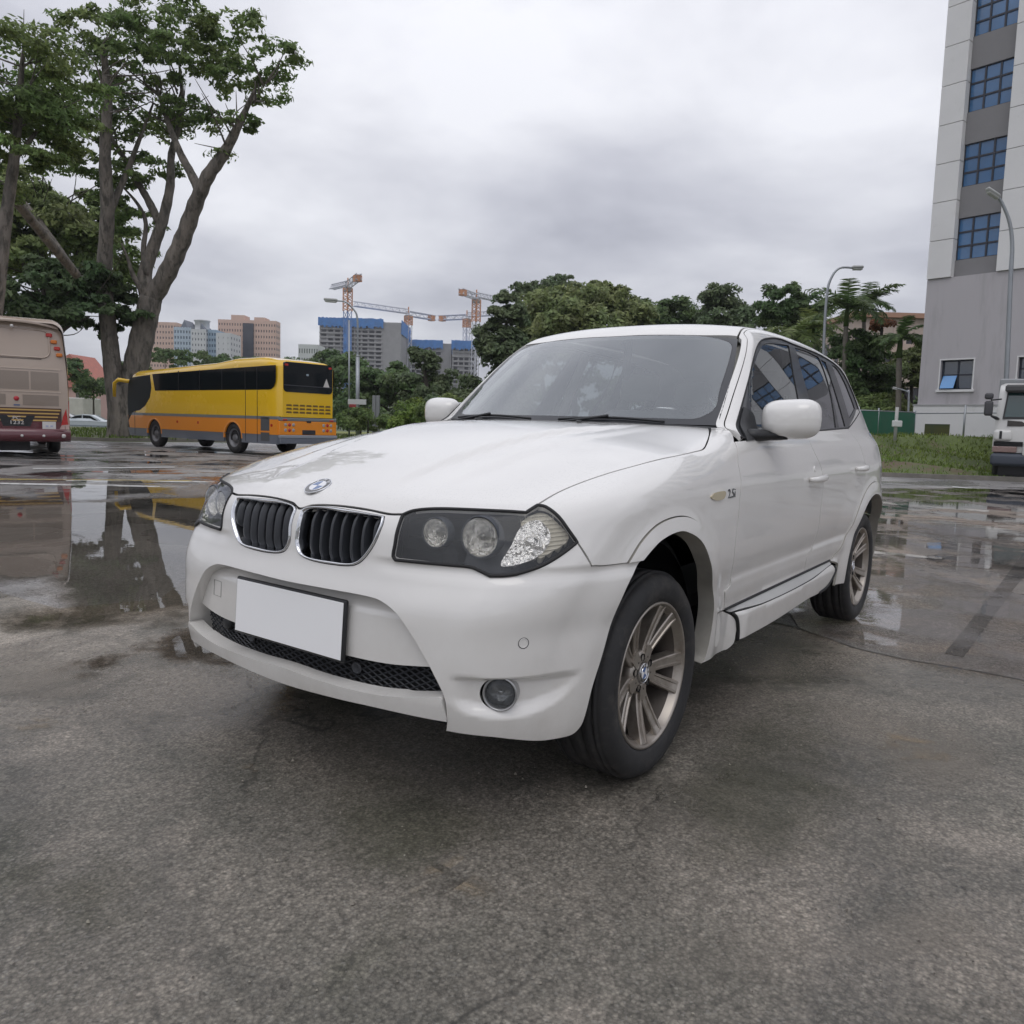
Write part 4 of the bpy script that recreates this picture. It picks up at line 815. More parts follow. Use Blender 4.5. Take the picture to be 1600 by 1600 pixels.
    # washer jets and wipers
    for y_ in(.27,-.25):
        X,N_=onsurf(np.array([[-.44,y_,1.14]]),TOP,f1);mb=MB();mb.cbox(-.012,.012,-.018,.018,-.004,.009,.005,T=frame(X[0],N_[0]));mb.build('washer_jet',M['black'],car,bevel=.002)
    for (ya,yb) in((.05,.52),(-.62,-.10)):
        mb=MB();pts=[]
        for t in np.linspace(0,1,9):
            y=ya+(yb-ya)*t;z=1.163+.012*math.sin(math.pi*t);pts.append((wsx(y,z)+.014,y,z))
        mb.tube(pts,.0055,6);mb.tube([(pts[4][0]+.012,pts[4][1],pts[4][2]+.008),(pts[0][0]+.02,pts[0][1]+.02,1.15)],.006,6);mb.build('wiper',M['black'],car)
    # wheels
    make_wheels(car,M,roundel)
    # wheel liners and under-body
    for cx in(0,-2.795):
        for s_ in(1,-1):
            mb=MB();A=np.linspace(R_(-8),R_(188),30)
            rows=[[(cx+.45*math.cos(a)*k,y*s_,.352+.45*math.sin(a)*k) for a in A] for y,k in((.80,.93),(.78,1.0),(.50,1.0),(.50,.02))]
            mb.grid(rows);mb.build('wheel_liner',M['liner'],car)
    mb=MB();mb.cbox(-3.6,.62,-.50,.50,.24,.50,.05);mb.cbox(-2.25,-.56,-.80,.80,.285,.44,.03);mb.cbox(.42,.66,-.55,.55,.27,.8,.03);mb.build('underbody',M['liner'],car)
    # cabin
    cabin(car,M)
    return car
def make_wheels(car,M,roundel):
    tyre=MB();pr=[(.236,.090),(.242,.102),(.254,.110),(.272,.115),(.293,.116),(.311,.110),(.324,.099),(.332,.086)]
    tr=[]
    for a,b in((.080,.070),(.063,.030),(.022,-.022),(-.030,-.063),(-.070,-.080)):
        tr+=[(.3305,a+.001),(.3378,a),(.3378,b),(.3305,b-.001)]
    prof=pr+tr+[(r,-y) for r,y in pr[::-1]];tyre.lathe(prof,72,'y')
    tm=tyre.mesh('tyre',M['tyre'])
    rim=MB();rim.lathe([(.239,.094),(.2405,.101),(.237,.105),(.231,.1035),(.228,.096),(.224,.086),(.217,.074)],72,'y');rim.lathe([(.217,.074),(.207,.045),(.204,.0),(.206,-.09),(.236,-.10)],72,'y',mi=1)
    # hub
    rim.lathe([(.001,.058),(.034,.058),(.036,.062),(.042,.064),(.066,.060),(.073,.052),(.075,.03),(.072,.0),(.001,.0)],48,'y')
    def spoke(mb,a_h,a_r,w_h,w_r):
        ph=np.array([.060*math.cos(a_h),.060*math.sin(a_h)]);pr_=np.array([.226*math.cos(a_r),.226*math.sin(a_r)])
        d=pr_-ph;L=np.linalg.norm(d);d/=L;s=np.array([-d[1],d[0]]);rows=[]
        for t in np.linspace(0,1,9):
            c=ph+d*L*t;w=(w_h+(w_r-w_h)*t)/2;y=.056+.040*t**1.4;dp=.052-.010*t
            g=.0045 if .2<t<.97 else 0
            row=[(c-s*w*1.0,y-dp),(c-s*w,y-.004),(c-s*(w-.003),y),(c-s*(w*.52),y),(c-s*(w*.40),y-g),(c+s*(w*.40),y-g),(c+s*(w*.52),y),(c+s*(w-.003),y),(c+s*w,y-.004),(c+s*w*1.0,y-dp)]
            rows.append([(p[0],yy,p[1]) for p,yy in row])
        mb.grid(rows,sm=False)
    for k in range(5):
        a0=R_(-96+72*k)
        spoke(rim,a0-R_(10),a0-R_(13),.034,.046);spoke(rim,a0+R_(10),a0+R_(13),.034,.046)
        # web joining the pair near the hub
        A=[(.05,-R_(24)),(.05,R_(24)),(.090,R_(14)),(.096,0),(.090,-R_(14))]
        rim.add([(r*math.cos(a0+t),y,r*math.sin(a0+t)) for y in(.0640,.02) for r,t in A],[(0,1,2,3,4),(9,8,7,6,5)]+[(i,(i+1)%5,5+(i+1)%5,5+i) for i in range(5)])
    rm=rim.mesh('rim',[M['rim'],mat('dusty_barrel',(.085,.072,.062),.6,.3,var=.2,vscale=8)])
    lug=MB()
    for k in range(5):
        a=R_(-60+72*k);lug.lathe([(.0125,.0655),(.012,.066),(.0115,.050),(.001,.050)],16,'y',c=(.053*math.cos(a),0,.053*math.sin(a)))
        a=R_(-24+72*k);lug.lathe([(.0035,.0655),(.001,.0657)],8,'y',c=(.055*math.cos(a),0,.055*math.sin(a)))
    lm=lug.mesh('lug_hole',M['dark'])
    dm=MB();dm.lathe([(.001,.02),(.09,.02),(.095,-.005),(.168,-.005),(.170,-.03),(.001,-.03)],48,'y');dm=dm.mesh('brake_disc',M['disc'])
    cal=MB();cal.cbox(-.05,.05,-.045,.02,.11,.185,.015);cm=cal.mesh('caliper',mat('caliper',(.2,.19,.18),.5,.6))
    inn=MB();inn.lathe([(.001,-.07),(.203,-.07)],32,'y');im=inn.mesh('wheel_back',M['liner'])
    for cx,ty in((0,.757),(-2.795,.760)):
        for s_ in(1,-1):
            w=empty('wheel',(cx,ty*s_,.3360),0 if s_>0 else math.pi);w.parent=car
            rot=R_(0 if cx==0 else 20)
            for nm,me in(('tyre',tm),('rim',rm),('lug_hole',lm),('brake_disc',dm),('caliper',cm),('wheel_back',im)):
                o=link(nm,me,w)
                if nm in('rim','lug_hole'): o.rotation_euler=(0,-rot,0)
            if True:
                T=Matrix(((-1,0,0,0),(0,0,1,.0655),(0,1,0,0),(0,0,0,1)))
                T=T@Matrix.Rotation(R_(-35),4,'Z')
                roundel(w,T,.033,'hub_cap',True)
def cabin(car,M):
    mb=MB()
    # floor and side linings
    mb.box(-3.4,-.55,-.74,.74,.45,.50);mb.build('cabin_floor',M['cab'],car)
    mb=MB()
    for s_ in(1,-1): mb.box(-3.3,-.72,min(s_*.70,s_*.745),max(s_*.70,s_*.745),.5,1.05)
    mb.box(-3.50,-3.45,-.5,.5,.5,1.08);mb.build('door_lining',M['cab'],car)
    mb=MB();rows=[]
    for x,z in((-.66,1.10),(-.80,1.125),(-1.0,1.13),(-1.12,1.11),(-1.17,1.05),(-1.15,.85)): rows.append([(x-.10*(y/.7)**2*(x>-1),y,z-.015*(y/.7)**2+.02*math.exp(-((y+.37)/.2)**2)) for y in np.linspace(-.69,.69,21)])
    mb.grid(rows);mb.build('dashboard',mat('dashboard',(.09,.09,.092),.6,var=.1,vscale=20),car)
    T=frame((-1.28,-.37,1.02),(-.85,0,.5));mb=MB();mb.tube([T@Vector((.185*math.cos(a),.185*math.sin(a),0)) for a in np.linspace(0,2*math.pi,33)[:-1]],.015,8,closed=True)
    for a in(0,math.pi,-math.pi/2): mb.tube([T@Vector((.05*math.cos(a),.05*math.sin(a),-.01)),T@Vector((.18*math.cos(a),.18*math.sin(a),0))],.014,6)
    mb.lathe([(.001,.01),(.06,.008),(.07,-.02)],20,'z',T=T);mb.build('steering_wheel',M['black'],car)
    def seat(x,y,w=.25):
        s=empty('seat',(x,y,.5));s.parent=car
        mb=MB();mb.cbox(-.25,.27,-w,w,.05,.24,.05);mb.build('cushion',M['seat'],s,bevel=.02)
        T=Matrix.Translation((-.25,0,.15))@Matrix.Rotation(R_(-16),4,'Y');mb=MB();mb.cbox(-.07,.07,-w*.95,w*.95,0,.62,.05,T=T);mb.build('backrest',M['seat'],s,bevel=.02)
        mb=MB();mb.cbox(-.05,.05,-.13,.13,.68,.86,.03,T=T)
        for q in(-.05,.05): mb.tube([T@Vector((0,q,.60)),T@Vector((0,q,.70))],.007,6)
        mb.build('headrest',M['seat'],s,bevel=.02)
    for y in(.37,-.37): seat(-1.75,y)
    for y in(.42,0,-.42): seat(-2.65,y,.22)
    mb=MB();mb.cbox(-.012,.012,-.11,.11,-.035,.035,.012,T=frame((-1.33,0,1.49),(-1,0,-.1),up=(0,0,1)));mb.tube([(-1.32,0,1.50),(-1.27,0,1.56)],.01,6);mb.build('rear_view_mirror',M['black'],car)
    # headliner just below the roof and pale pillar trims
    rows=[]
    for x in np.linspace(-1.36,-3.3,16):
        ys=np.linspace(-.50,.50,11);P_=np.array([[x,y,1.6] for y in ys]);X,_=onsurf(P_,TOP,lambda p:f2(p)+.035);rows.append([tuple(p) for p in X])
    mb=MB();mb.grid(rows);mb.build('headliner',M['beige'],car)
    for s_ in(1,-1):
        mb=MB();mb.tube([(-.86,.70*s_,1.15),(-1.08,.655*s_,1.33),(-1.30,.60*s_,1.51)],.022,8);mb.tube([(-1.86,.74*s_,1.15),(-1.88,.68*s_,1.35),(-1.92,.60*s_,1.57)],.04,8,flat=.5);mb.tube([(-2.60,.76*s_,1.17),(-2.64,.70*s_,1.35),(-2.64,.60*s_,1.55)],.06,8,flat=.4);mb.build('pillar_trim',M['beige'],car)
# =================== surroundings ===================
FW=np.array([math.cos(YAW),math.sin(YAW),0.]);RT=np.array([math.sin(YAW),-math.cos(YAW),0.])
RZV=YAW-math.pi/2     # a local frame with x to the right of the view and y away from it
def rd(r,d,z=0.0): p=CAM+RT*r+FW*d;return np.array([p[0],p[1],z])
def tord(P): q=np.asarray(P)-CAM;return q@RT,q@FW
def fastmesh(name,V,F,m,parent=None,sm=False,attr=None,n=4):
    """V (k,3), F (m,n) arrays -> object"""
    me=bpy.data.meshes.new(name);V=np.asarray(V,np.float32);F=np.asarray(F,np.int32)
    me.vertices.add(len(V));me.vertices.foreach_set('co',V.ravel());me.loops.add(F.size);me.loops.foreach_set('vertex_index',F.ravel())
    me.polygons.add(len(F));me.polygons.foreach_set('loop_start',np.arange(len(F),dtype=np.int32)*n);me.polygons.foreach_set('loop_total',np.full(len(F),n,np.int32))
    me.polygons.foreach_set('use_smooth',np.full(len(F),sm))
    for mm in (m if isinstance(m,list) else [m]): me.materials.append(mm)
    if attr:
        for k,v in attr.items(): a=me.attributes.new(k,'FLOAT','POINT');a.data.foreach_set('value',np.asarray(v,np.float32))
    me.update(calc_edges=True);me.validate();return link(name,me,parent)
# ---------- ground ----------
def nodes(m):
    m.use_nodes=True;nt=m.node_tree;return nt,nt.nodes,nt.links
def tarmac(name,c0,c1,c2,wet=.45,r0=.22,r1=.6,crack=True,speck=1.0,moss=0.0):
    m=bpy.data.materials.new(name);nt,N,L=nodes(m);b=N['Principled BSDF'];tc=N.new('ShaderNodeTexCoord')
    def noise(sc,det=6,ro=.6,dist=0.0,stretch=None):
        n=N.new('ShaderNodeTexNoise');n.inputs['Scale'].default_value=sc;n.inputs['Detail'].default_value=det;n.inputs['Roughness'].default_value=ro;n.inputs['Distortion'].default_value=dist
        if stretch: mp=N.new('ShaderNodeMapping');mp.inputs['Scale'].default_value=stretch;L.new(tc.outputs['Object'],mp.inputs[0]);L.new(mp.outputs[0],n.inputs['Vector'])
        else: L.new(tc.outputs['Object'],n.inputs['Vector'])
        return n.outputs['Fac']
    def mr(v,a,b_,c=0.,d=1.):
        n=N.new('ShaderNodeMapRange');n.inputs['From Min'].default_value=a;n.inputs['From Max'].default_value=b_;n.inputs['To Min'].default_value=c;n.inputs['To Max'].default_value=d;L.new(v,n.inputs[0]);return n.outputs[0]
    def mix(f_,a,b_,ty='MIX'):
        x=N.new('ShaderNodeMix');x.data_type='RGBA';x.blend_type=ty
        for i,v in((0,f_),(6,a),(7,b_)):
            if isinstance(v,(int,float)): x.inputs[i].default_value=v
            elif isinstance(v,tuple): x.inputs[i].default_value=(*v,1)
            else: L.new(v,x.inputs[i])
        return x.outputs[2]
    def mt(op,a,b_):
        x=N.new('ShaderNodeMath');x.operation=op
        for i,v in((0,a),(1,b_)):
            if isinstance(v,(int,float)): x.inputs[i].default_value=v
            else: L.new(v,x.inputs[i])
        return x.outputs[0]
    big=noise(.35,8,.62,.6);mid=noise(1.7,8,.66,.5);fine=noise(28,6,.75);agg=noise(62,4,.85)
    col=mix(mr(big,.42,.58),c0,c1);col=mix(mr(mid,.46,.62,0,.85),col,c2);col=mix(mr(noise(4.6,8,.7,.8),.54,.70,0,.55),col,c1);bl=noise(.23,5,.5,1.2);hq=N.new('ShaderNodeHueSaturation');L.new(col,hq.inputs['Color']);L.new(mr(bl,.38,.62,.66,1.30),hq.inputs['Value']);col=hq.outputs[0]
    if moss: col=mix(mr(noise(.9,7,.7,.4),.56,.72,0,moss),col,(.055,.062,.032))
    fl=mr(fine,.25,.75,.62,1.38);al=mr(agg,.35,.68,1-.42*speck,1+.5*speck)
    hs=N.new('ShaderNodeHueSaturation');L.new(col,hs.inputs['Color']);L.new(mt('MULTIPLY',fl,al),hs.inputs['Value']);col=hs.outputs[0]
    vo=N.new('ShaderNodeTexVoronoi');vo.inputs['Scale'].default_value=170;L.new(tc.outputs['Object'],vo.inputs['Vector'])
    sx=N.new('ShaderNodeSeparateColor');L.new(vo.outputs['Color'],sx.inputs[0])
    va=N.new('ShaderNodeTexVoronoi');va.inputs['Scale'].default_value=105;L.new(tc.outputs['Object'],va.inputs['Vector']);sa=N.new('ShaderNodeSeparateColor');L.new(va.outputs['Color'],sa.inputs[0])
    hz=N.new('ShaderNodeHueSaturation');L.new(col,hz.inputs['Color']);L.new(mt('MULTIPLY',mr(sa.outputs[0],0,1,1-.42*speck,1+.42*speck),mr(va.outputs['Distance'],.0,.75,1.18,.62)),hz.inputs['Value']);col=hz.outputs[0]
    col=mix(mt('MULTIPLY',mr(sx.outputs[0],.90,.97),.55*speck),col,(.30,.29,.26));col=mix(mt('MULTIPLY',mr(sx.outputs[1],.80,.9),.55*speck),col,(.025,.024,.022))
    if crack:
        w=N.new('ShaderNodeVectorMath');w.operation='ADD';nn=N.new('ShaderNodeTexNoise');nn.inputs['Scale'].default_value=1.3;nn.inputs['Detail'].default_value=5;L.new(tc.outputs['Object'],nn.inputs['Vector']);L.new(tc.outputs['Object'],w.inputs[0]);L.new(nn.outputs['Color'],w.inputs[1])
        v2=N.new('ShaderNodeTexVoronoi');v2.feature='DISTANCE_TO_EDGE';v2.inputs['Scale'].default_value=.42;L.new(w.outputs[0],v2.inputs['Vector'])
        cr=mt('MULTIPLY',mr(v2.outputs['Distance'],.0045,.0012),mr(noise(.8,5,.6),.48,.56));col=mix(mt('MULTIPLY',cr,.6),col,(.02,.019,.017))
    wetn=noise(.55,7,.6,.8)
    film=mr(wetn,.47+.12*(.5-wet),.56+.12*(.5-wet))
    dark=mix(mt('MULTIPLY',film,.30),col,(.03,.029,.027));L.new(dark,b.inputs['Base Color'])
    ro=N.new('ShaderNodeMix');ro.data_type='FLOAT';L.new(film,ro.inputs[0]);ro.inputs[2].default_value=r1;ro.inputs[3].default_value=r0;L.new(ro.outputs[0],b.inputs['Roughness'])
    bp=N.new('ShaderNodeBump');bp.inputs['Strength'].default_value=.55;bp.inputs['Distance'].default_value=.006;L.new(mt('ADD',mt('MULTIPLY',agg,.7),fine),bp.inputs['Height']);L.new(bp.outputs[0],b.inputs['Normal'])
    b.inputs['Specular IOR Level'].default_value=.5
    return m
def water_mat(name,k=1.0,tint=(.42,.41,.39),ripple=.0,n_sc=3.0,soft=.12,cover=None,dampc=(.58,.55,.52)):
    m=bpy.data.materials.new(name);nt,N,L=nodes(m);N.clear();out=N.new('ShaderNodeOutputMaterial')
    at_=N.new('ShaderNodeAttribute');at_.attribute_name='edge';tc=N.new('ShaderNodeTexCoord')
    n=N.new('ShaderNodeTexNoise');n.inputs['Scale'].default_value=n_sc;n.inputs['Detail'].default_value=8;n.inputs['Roughness'].default_value=.62;n.inputs['Distortion'].default_value=.4;L.new(tc.outputs['Object'],n.inputs['Vector'])
    a=N.new('ShaderNodeMath');a.operation='MULTIPLY_ADD';L.new(n.outputs['Fac'],a.inputs[0]);a.inputs[1].default_value=soft*6;a.inputs[2].default_value=-soft*4.6
    s=N.new('ShaderNodeMath');s.operation='ADD';L.new(at_.outputs['Fac'],s.inputs[0]);L.new(a.outputs[0],s.inputs[1])
    nf=N.new('ShaderNodeTexNoise');nf.inputs['Scale'].default_value=n_sc*9;nf.inputs['Detail'].default_value=5;nf.inputs['Roughness'].default_value=.7;L.new(tc.outputs['Object'],nf.inputs['Vector'])
    s0=s;s=N.new('ShaderNodeMath');s.operation='MULTIPLY_ADD';L.new(nf.outputs['Fac'],s.inputs[0]);s.inputs[1].default_value=soft*1.1;L.new(s0.outputs[0],s.inputs[2])
    r=N.new('ShaderNodeMapRange');r.inputs['From Min'].default_value=soft*.55;r.inputs['From Max'].default_value=soft*.55+.09;L.new(s.outputs[0],r.inputs[0])
    msk=r.outputs[0];rd_=N.new('ShaderNodeMapRange');rd_.inputs['From Min'].default_value=-soft*.6;rd_.inputs['From Max'].default_value=soft*.5;L.new(s.outputs[0],rd_.inputs[0]);damp=rd_.outputs[0]
    if cover:
        n2=N.new('ShaderNodeTexNoise');n2.inputs['Scale'].default_value=cover[0];n2.inputs['Detail'].default_value=7;n2.inputs['Roughness'].default_value=.6;n2.inputs['Distortion'].default_value=.5;mp=N.new('ShaderNodeMapping');mp.inputs['Location'].default_value=(cover[3],cover[3],0);L.new(tc.outputs['Object'],mp.inputs[0]);L.new(mp.outputs[0],n2.inputs['Vector'])
        r2=N.new('ShaderNodeMapRange');r2.inputs['From Min'].default_value=cover[1];r2.inputs['From Max'].default_value=cover[2];L.new(n2.outputs['Fac'],r2.inputs[0])
        mu=N.new('ShaderNodeMath');mu.operation='MULTIPLY';L.new(msk,mu.inputs[0]);L.new(r2.outputs[0],mu.inputs[1]);msk=mu.outputs[0]
    tr=N.new('ShaderNodeBsdfTransparent');dmx=N.new('ShaderNodeMix');dmx.data_type='RGBA';L.new(damp,dmx.inputs[0]);dmx.inputs[6].default_value=(1,1,1,1);dmx.inputs[7].default_value=(*dampc,1);L.new(dmx.outputs[2],tr.inputs[0]);t2=N.new('ShaderNodeBsdfTransparent');t2.inputs[0].default_value=(*tint,1)
    gl=N.new('ShaderNodeBsdfGlossy');gl.inputs['Roughness'].default_value=.005;fr=N.new('ShaderNodeFresnel');ge=N.new('ShaderNodeNewGeometry');io=N.new('ShaderNodeMapRange');io.inputs['To Min'].default_value=1.33;io.inputs['To Max'].default_value=1/1.33;L.new(ge.outputs['Backfacing'],io.inputs[0]);L.new(io.outputs[0],fr.inputs[0])
    n3=N.new('ShaderNodeTexNoise');n3.inputs['Scale'].default_value=9;n3.inputs['Detail'].default_value=3;L.new(tc.outputs['Object'],n3.inputs['Vector'])
    bp=N.new('ShaderNodeBump');bp.inputs['Strength'].default_value=ripple;bp.inputs['Distance'].default_value=.004;L.new(n3.outputs['Fac'],bp.inputs['Height']);L.new(bp.outputs[0],gl.inputs['Normal']);L.new(bp.outputs[0],fr.inputs['Normal'])
    kk=N.new('ShaderNodeMath');kk.operation='MULTIPLY';kk.use_clamp=True;L.new(fr.outputs[0],kk.inputs[0]);kk.inputs[1].default_value=k
    w=N.new('ShaderNodeMixShader');L.new(kk.outputs[0],w.inputs[0]);L.new(t2.outputs[0],w.inputs[1]);L.new(gl.outputs[0],w.inputs[2])
    o=N.new('ShaderNodeMixShader');L.new(msk,o.inputs[0]);L.new(tr.outputs[0],o.inputs[1]);L.new(w.outputs[0],o.inputs[2]);L.new(o.outputs[0],out.inputs[0]);return m
def sheet(name,px,z,m,step=.25,smooth=True,pts=None,grow=0.0):
    """flat sheet on the ground with an 'edge' attribute (metres to its border)"""
    P=np.array([gnd(u,v)[:2] for u,v in px]) if pts is None else np.array(pts,float)
    Q=smooth2(P,[not smooth]*len(P),step*.8) if smooth else P
    if grow: Q=inset(Q,-grow)
    lo,hi=Q.min(0),Q.max(0);gx,gy=np.meshgrid(np.arange(lo[0],hi[0],step),np.arange(lo[1],hi[1],step));G=np.stack([gx.ravel(),gy.ravel()],-1);G=G[inpoly(G,Q)]
    def ed(A):
        r=np.full(len(A),1e9);B0=Q;B1=np.roll(Q,-1,0)
        for i in range(len(Q)):
            d=B1[i]-B0[i];l=max(d@d,1e-9);t=np.clip(((A-B0[i])@d)/l,0,1);r=np.minimum(r,np.linalg.norm(A-B0[i]-t[:,None]*d,axis=1))
        return r
    if len(G): G=G[ed(G)>step*.3]
    V=np.vstack([Q,G]) if len(G) else Q
    vo,_,fo,_,_,_=delaunay_2d_cdt([Vector(v) for v in V],[(i,(i+1)%len(Q)) for i in range(len(Q))],[],0,1e-6)
    Vo=np.array([tuple(v) for v in vo]);T=np.array([t for t in fo if len(t)==3]);T=T[inpoly(Vo[T].mean(1),Q)]
    c=np.cross(Vo[T[:,1]]-Vo[T[:,0]],Vo[T[:,2]]-Vo[T[:,0]]);T[c<0]=T[c<0][:,::-1]
    e=np.minimum(ed(Vo),3.0)
    return fastmesh(name,np.c_[Vo,np.full(len(Vo),z)],T,m,attr={'edge':e},n=3)
def build_ground():
    grass=mat('turf',(.11,.145,.045),.95,var=.35,vscale=.6,dirt=((.135,.10,.065),.55,.48,.60),bump=.6,bscale=9)
    gm=mat('distant_ground',(.07,.095,.035),.95,var=.3,vscale=.05)
    # terrain: flat round the car park, a little lower far on the left
    xs=np.r_[np.linspace(-700,-80,14),np.linspace(-70,60,53),np.linspace(80,700,14)];V=[];
    for d in xs:
        for r in xs:
            z=-.02
            if d>44 and r<-14: z-=.62*min(1,(d-44)/8)
            V.append(rd(r,d,z))
    n=len(xs);F=[(i*n+j,(i+1)*n+j,(i+1)*n+j+1,i*n+j+1)[::-1] for i in range(n-1) for j in range(n-1)]
    tag(fastmesh('ground',V,F,gm),kind='structure')
    lot=tarmac('wet_tarmac',(.28,.268,.26),(.36,.345,.33),(.23,.222,.218),wet=.60,r0=.16,r1=.5,crack=True,speck=.5)
    pts=[(-70,30.5),(-30,31),(-16,32),(-9,39),(0,41),(6,36),(9.6,23.3),(10.6,22.35),(13.6,21.9),(20,21.2),(40,20),(40,-12),(-40,-12),(-70,0)]
    sheet('car_park_tarmac',None,-.010,lot,step=3,smooth=False,pts=[rd(a,b)[:2] for a,b in pts]).name='car_park';bpy.data.objects['car_park']['kind']='structure'
    apr=tarmac('old_concrete',(.215,.195,.162),(.37,.325,.27),(.145,.137,.112),wet=.55,r0=.26,r1=.55,crack=True,speck=.62,moss=.6)
    a=[(1700,1085),(1600,1062),(1487,1041),(1412,1029),(1337,1012),(1300,999),(1244,980),(1150,958),(900,915),(600,890),(350,872),(288,905),(250,935),(90,950),(0,925),(-200,905),(-600,900)]
    P=[gnd(u,v)[:2] for u,v in a]+[rd(-9,-3)[:2],rd(9,-3)[:2]]
    sheet('concrete_apron',None,-.003,apr,step=.5,smooth=False,pts=P)['kind']='structure'
    slab=tarmac('worn_slab',(.42,.355,.305),(.34,.325,.31),(.50,.42,.345),wet=.55,r0=.10,r1=.42,crack=True,speck=.55)
    b=[(1250,981),(1300,999),(1337,1012),(1412,1029),(1487,1041),(1600,1062),(1900,1120),(1900,860),(1600,800),(1480,792),(1380,800),(1300,850),(1200,900)]
    sheet('worn_slab',b,-.0065,slab,step=.5,smooth=False)['kind']='structure'
    E_=[gnd(u,v)[:2] for u,v in ((1640,1069),(1600,1062),(1545,1051),(1487,1041),(1412,1029),(1337,1012),(1300,999),(1244,980),(1180,965))];E_=[e for e in E_]
    pl=[];pr_=[]
    for i,e in enumerate(E_):
        a=np.array(E_[max(i-1,0)]);b2=np.array(E_[min(i+1,len(E_)-1)]);t=(b2-a)/np.linalg.norm(b2-a);n_=np.array([-t[1],t[0]]);w=.006+.010*((i*7)%3)/2;pl.append(e+n_*w);pr_.append(e-n_*w*.6)
    sheet('slab_edge',None,-.0015,mat('wet_crack',(.085,.078,.068),.5,var=.4,vscale=6),step=.3,smooth=False,pts=pl+pr_[::-1])['kind']='structure'
    strip=tarmac('joint_strip',(.12,.115,.105),(.15,.14,.13),(.085,.08,.075),wet=.3,speck=.8,crack=False)
    sheet('expansion_joint',[(1690,778),(1600,862),(1560,915),(1476,1019),(1506,1025),(1585,918),(1618,880),(1730,790)],-.0045,strip,step=.4,smooth=False)['kind']='structure'
    def stain(name,c,n_sc,lo,hi,alpha):
        m=bpy.data.materials.new(name);nt,N,L=nodes(m);b=N['Principled BSDF'];b.inputs['Base Color'].default_value=(*c,1);b.inputs['Roughness'].default_value=.8
        tc=N.new('ShaderNodeTexCoord');n=N.new('ShaderNodeTexNoise');n.inputs['Scale'].default_value=n_sc;n.inputs['Detail'].default_value=9;n.inputs['Roughness'].default_value=.72;n.inputs['Distortion'].default_value=.5;L.new(tc.outputs['Object'],n.inputs['Vector'])
        a=N.new('ShaderNodeAttribute');a.attribute_name='edge';s_=N.new('ShaderNodeMapRange');s_.inputs['From Max'].default_value=.28;s_.inputs['To Min'].default_value=-.22;s_.inputs['To Max'].default_value=.10;L.new(a.outputs['Fac'],s_.inputs[0])
        ad=N.new('ShaderNodeMath');ad.operation='ADD';L.new(n.outputs['Fac'],ad.inputs[0]);L.new(s_.outputs[0],ad.inputs[1]);r=N.new('ShaderNodeMapRange');r.inputs['From Min'].default_value=lo;r.inputs['From Max'].default_value=hi;r.inputs['To Max'].default_value=alpha;L.new(ad.outputs[0],r.inputs[0]);L.new(r.outputs[0],b.inputs['Alpha'])
        bp=N.new('ShaderNodeBump');bp.inputs['Strength'].default_value=.5;bp.inputs['Distance'].default_value=.004;L.new(n.outputs['Fac'],bp.inputs['Height']);L.new(bp.outputs[0],b.inputs['Normal']);return m
    sd_=stain('sand_stain',(.31,.25,.175),3.2,.46,.60,.75);ms=stain('moss_stain',(.085,.085,.052),1.3,.44,.74,.5);lt=stain('pale_stain',(.28,.25,.21),1.6,.46,.70,.45)
    for m_,px in((sd_,[(-60,1150),(40,1105),(150,1095),(175,1120),(60,1160)]),(sd_,[(280,1100),(360,1110),(420,1165),(440,1215),(380,1240),(320,1170)]),(sd_,[(560,1330),(760,1300),(900,1380),(700,1460)]),
        (ms,[(980,1230),(1150,1080),(1330,1090),(1420,1250),(1300,1420),(1040,1420)]),(ms,[(400,1230),(520,1150),(700,1190),(900,1290),(760,1420),(430,1380)]),(ms,[(-100,1340),(120,1290),(330,1400),(200,1560),(-100,1560)]),
        (lt,[(-200,985),(60,985),(230,1045),(180,1100),(-200,1110)]),(lt,[(1180,1060),(1500,1110),(1640,1180),(1560,1290),(1300,1200)]),(lt,[(900,1420),(1500,1360),(1700,1560),(1000,1600)]),(sd_,[(1290,1130),(1400,1120),(1560,1190),(1420,1240)])):
        sheet('ground_stain',px,-.0005 if m_ is not lt else -.0012,m_,step=.12)['kind']='structure'
    wp=mat('white_road_paint',(.62,.62,.60),.45,var=.12,vscale=6,dirt=((.16,.15,.14),9,.52,.66));yp=mat('yellow_road_paint',(.50,.36,.06),.5,dirt=((.14,.13,.11),7,.45,.6))
    for nm,px,m_ in(('white_line',[(-60,753),(0,753.8),(250,759),(250,761),(0,756.2),(-60,755.6)],wp),('white_line',[(103,749.9),(200,750.8),(335,751.9),(335,753.6),(200,752.6),(103,751.5)],wp),('yellow_line',[(-60,747.2),(300,750.2),(300,751.4),(-60,748.6)],yp),('white_line',[(51,731.2),(160,730.2),(273,729),(273,730.3),(160,731.5),(51,732.6)],wp),
        ('white_line',[(1366,860.5),(1472,870.5),(1472,873.5),(1366,864.5)],wp),('white_line',[(1380,784.5),(1545,797),(1545,800),(1380,787)],wp),('white_line',[(1488,759.5),(1535,763.5),(1535,765),(1488,761)],wp),('white_line',[(1380,741.5),(1400,743),(1400,744),(1380,742.6)],wp)):
        sheet(nm,px,-.0025,m_,step=2,smooth=False)['kind']='structure'
    wm=water_mat('puddle_water',1.10,(.62,.60,.56),dampc=(.70,.68,.65),ripple=.05,soft=.24,n_sc=1.7)
    sheet('puddle',[(-120,772),(0,776),(110,784),(200,781),(330,776),(420,790),(420,905),(330,935),(288,955),(180,966),(50,972),(85,935),(75,905),(0,905),(-120,908)],.0015,wm,step=.12,grow=.34)['kind']='structure'
    wm2=water_mat('small_puddle_water',1.1,(.5,.48,.45),soft=.09,n_sc=5)
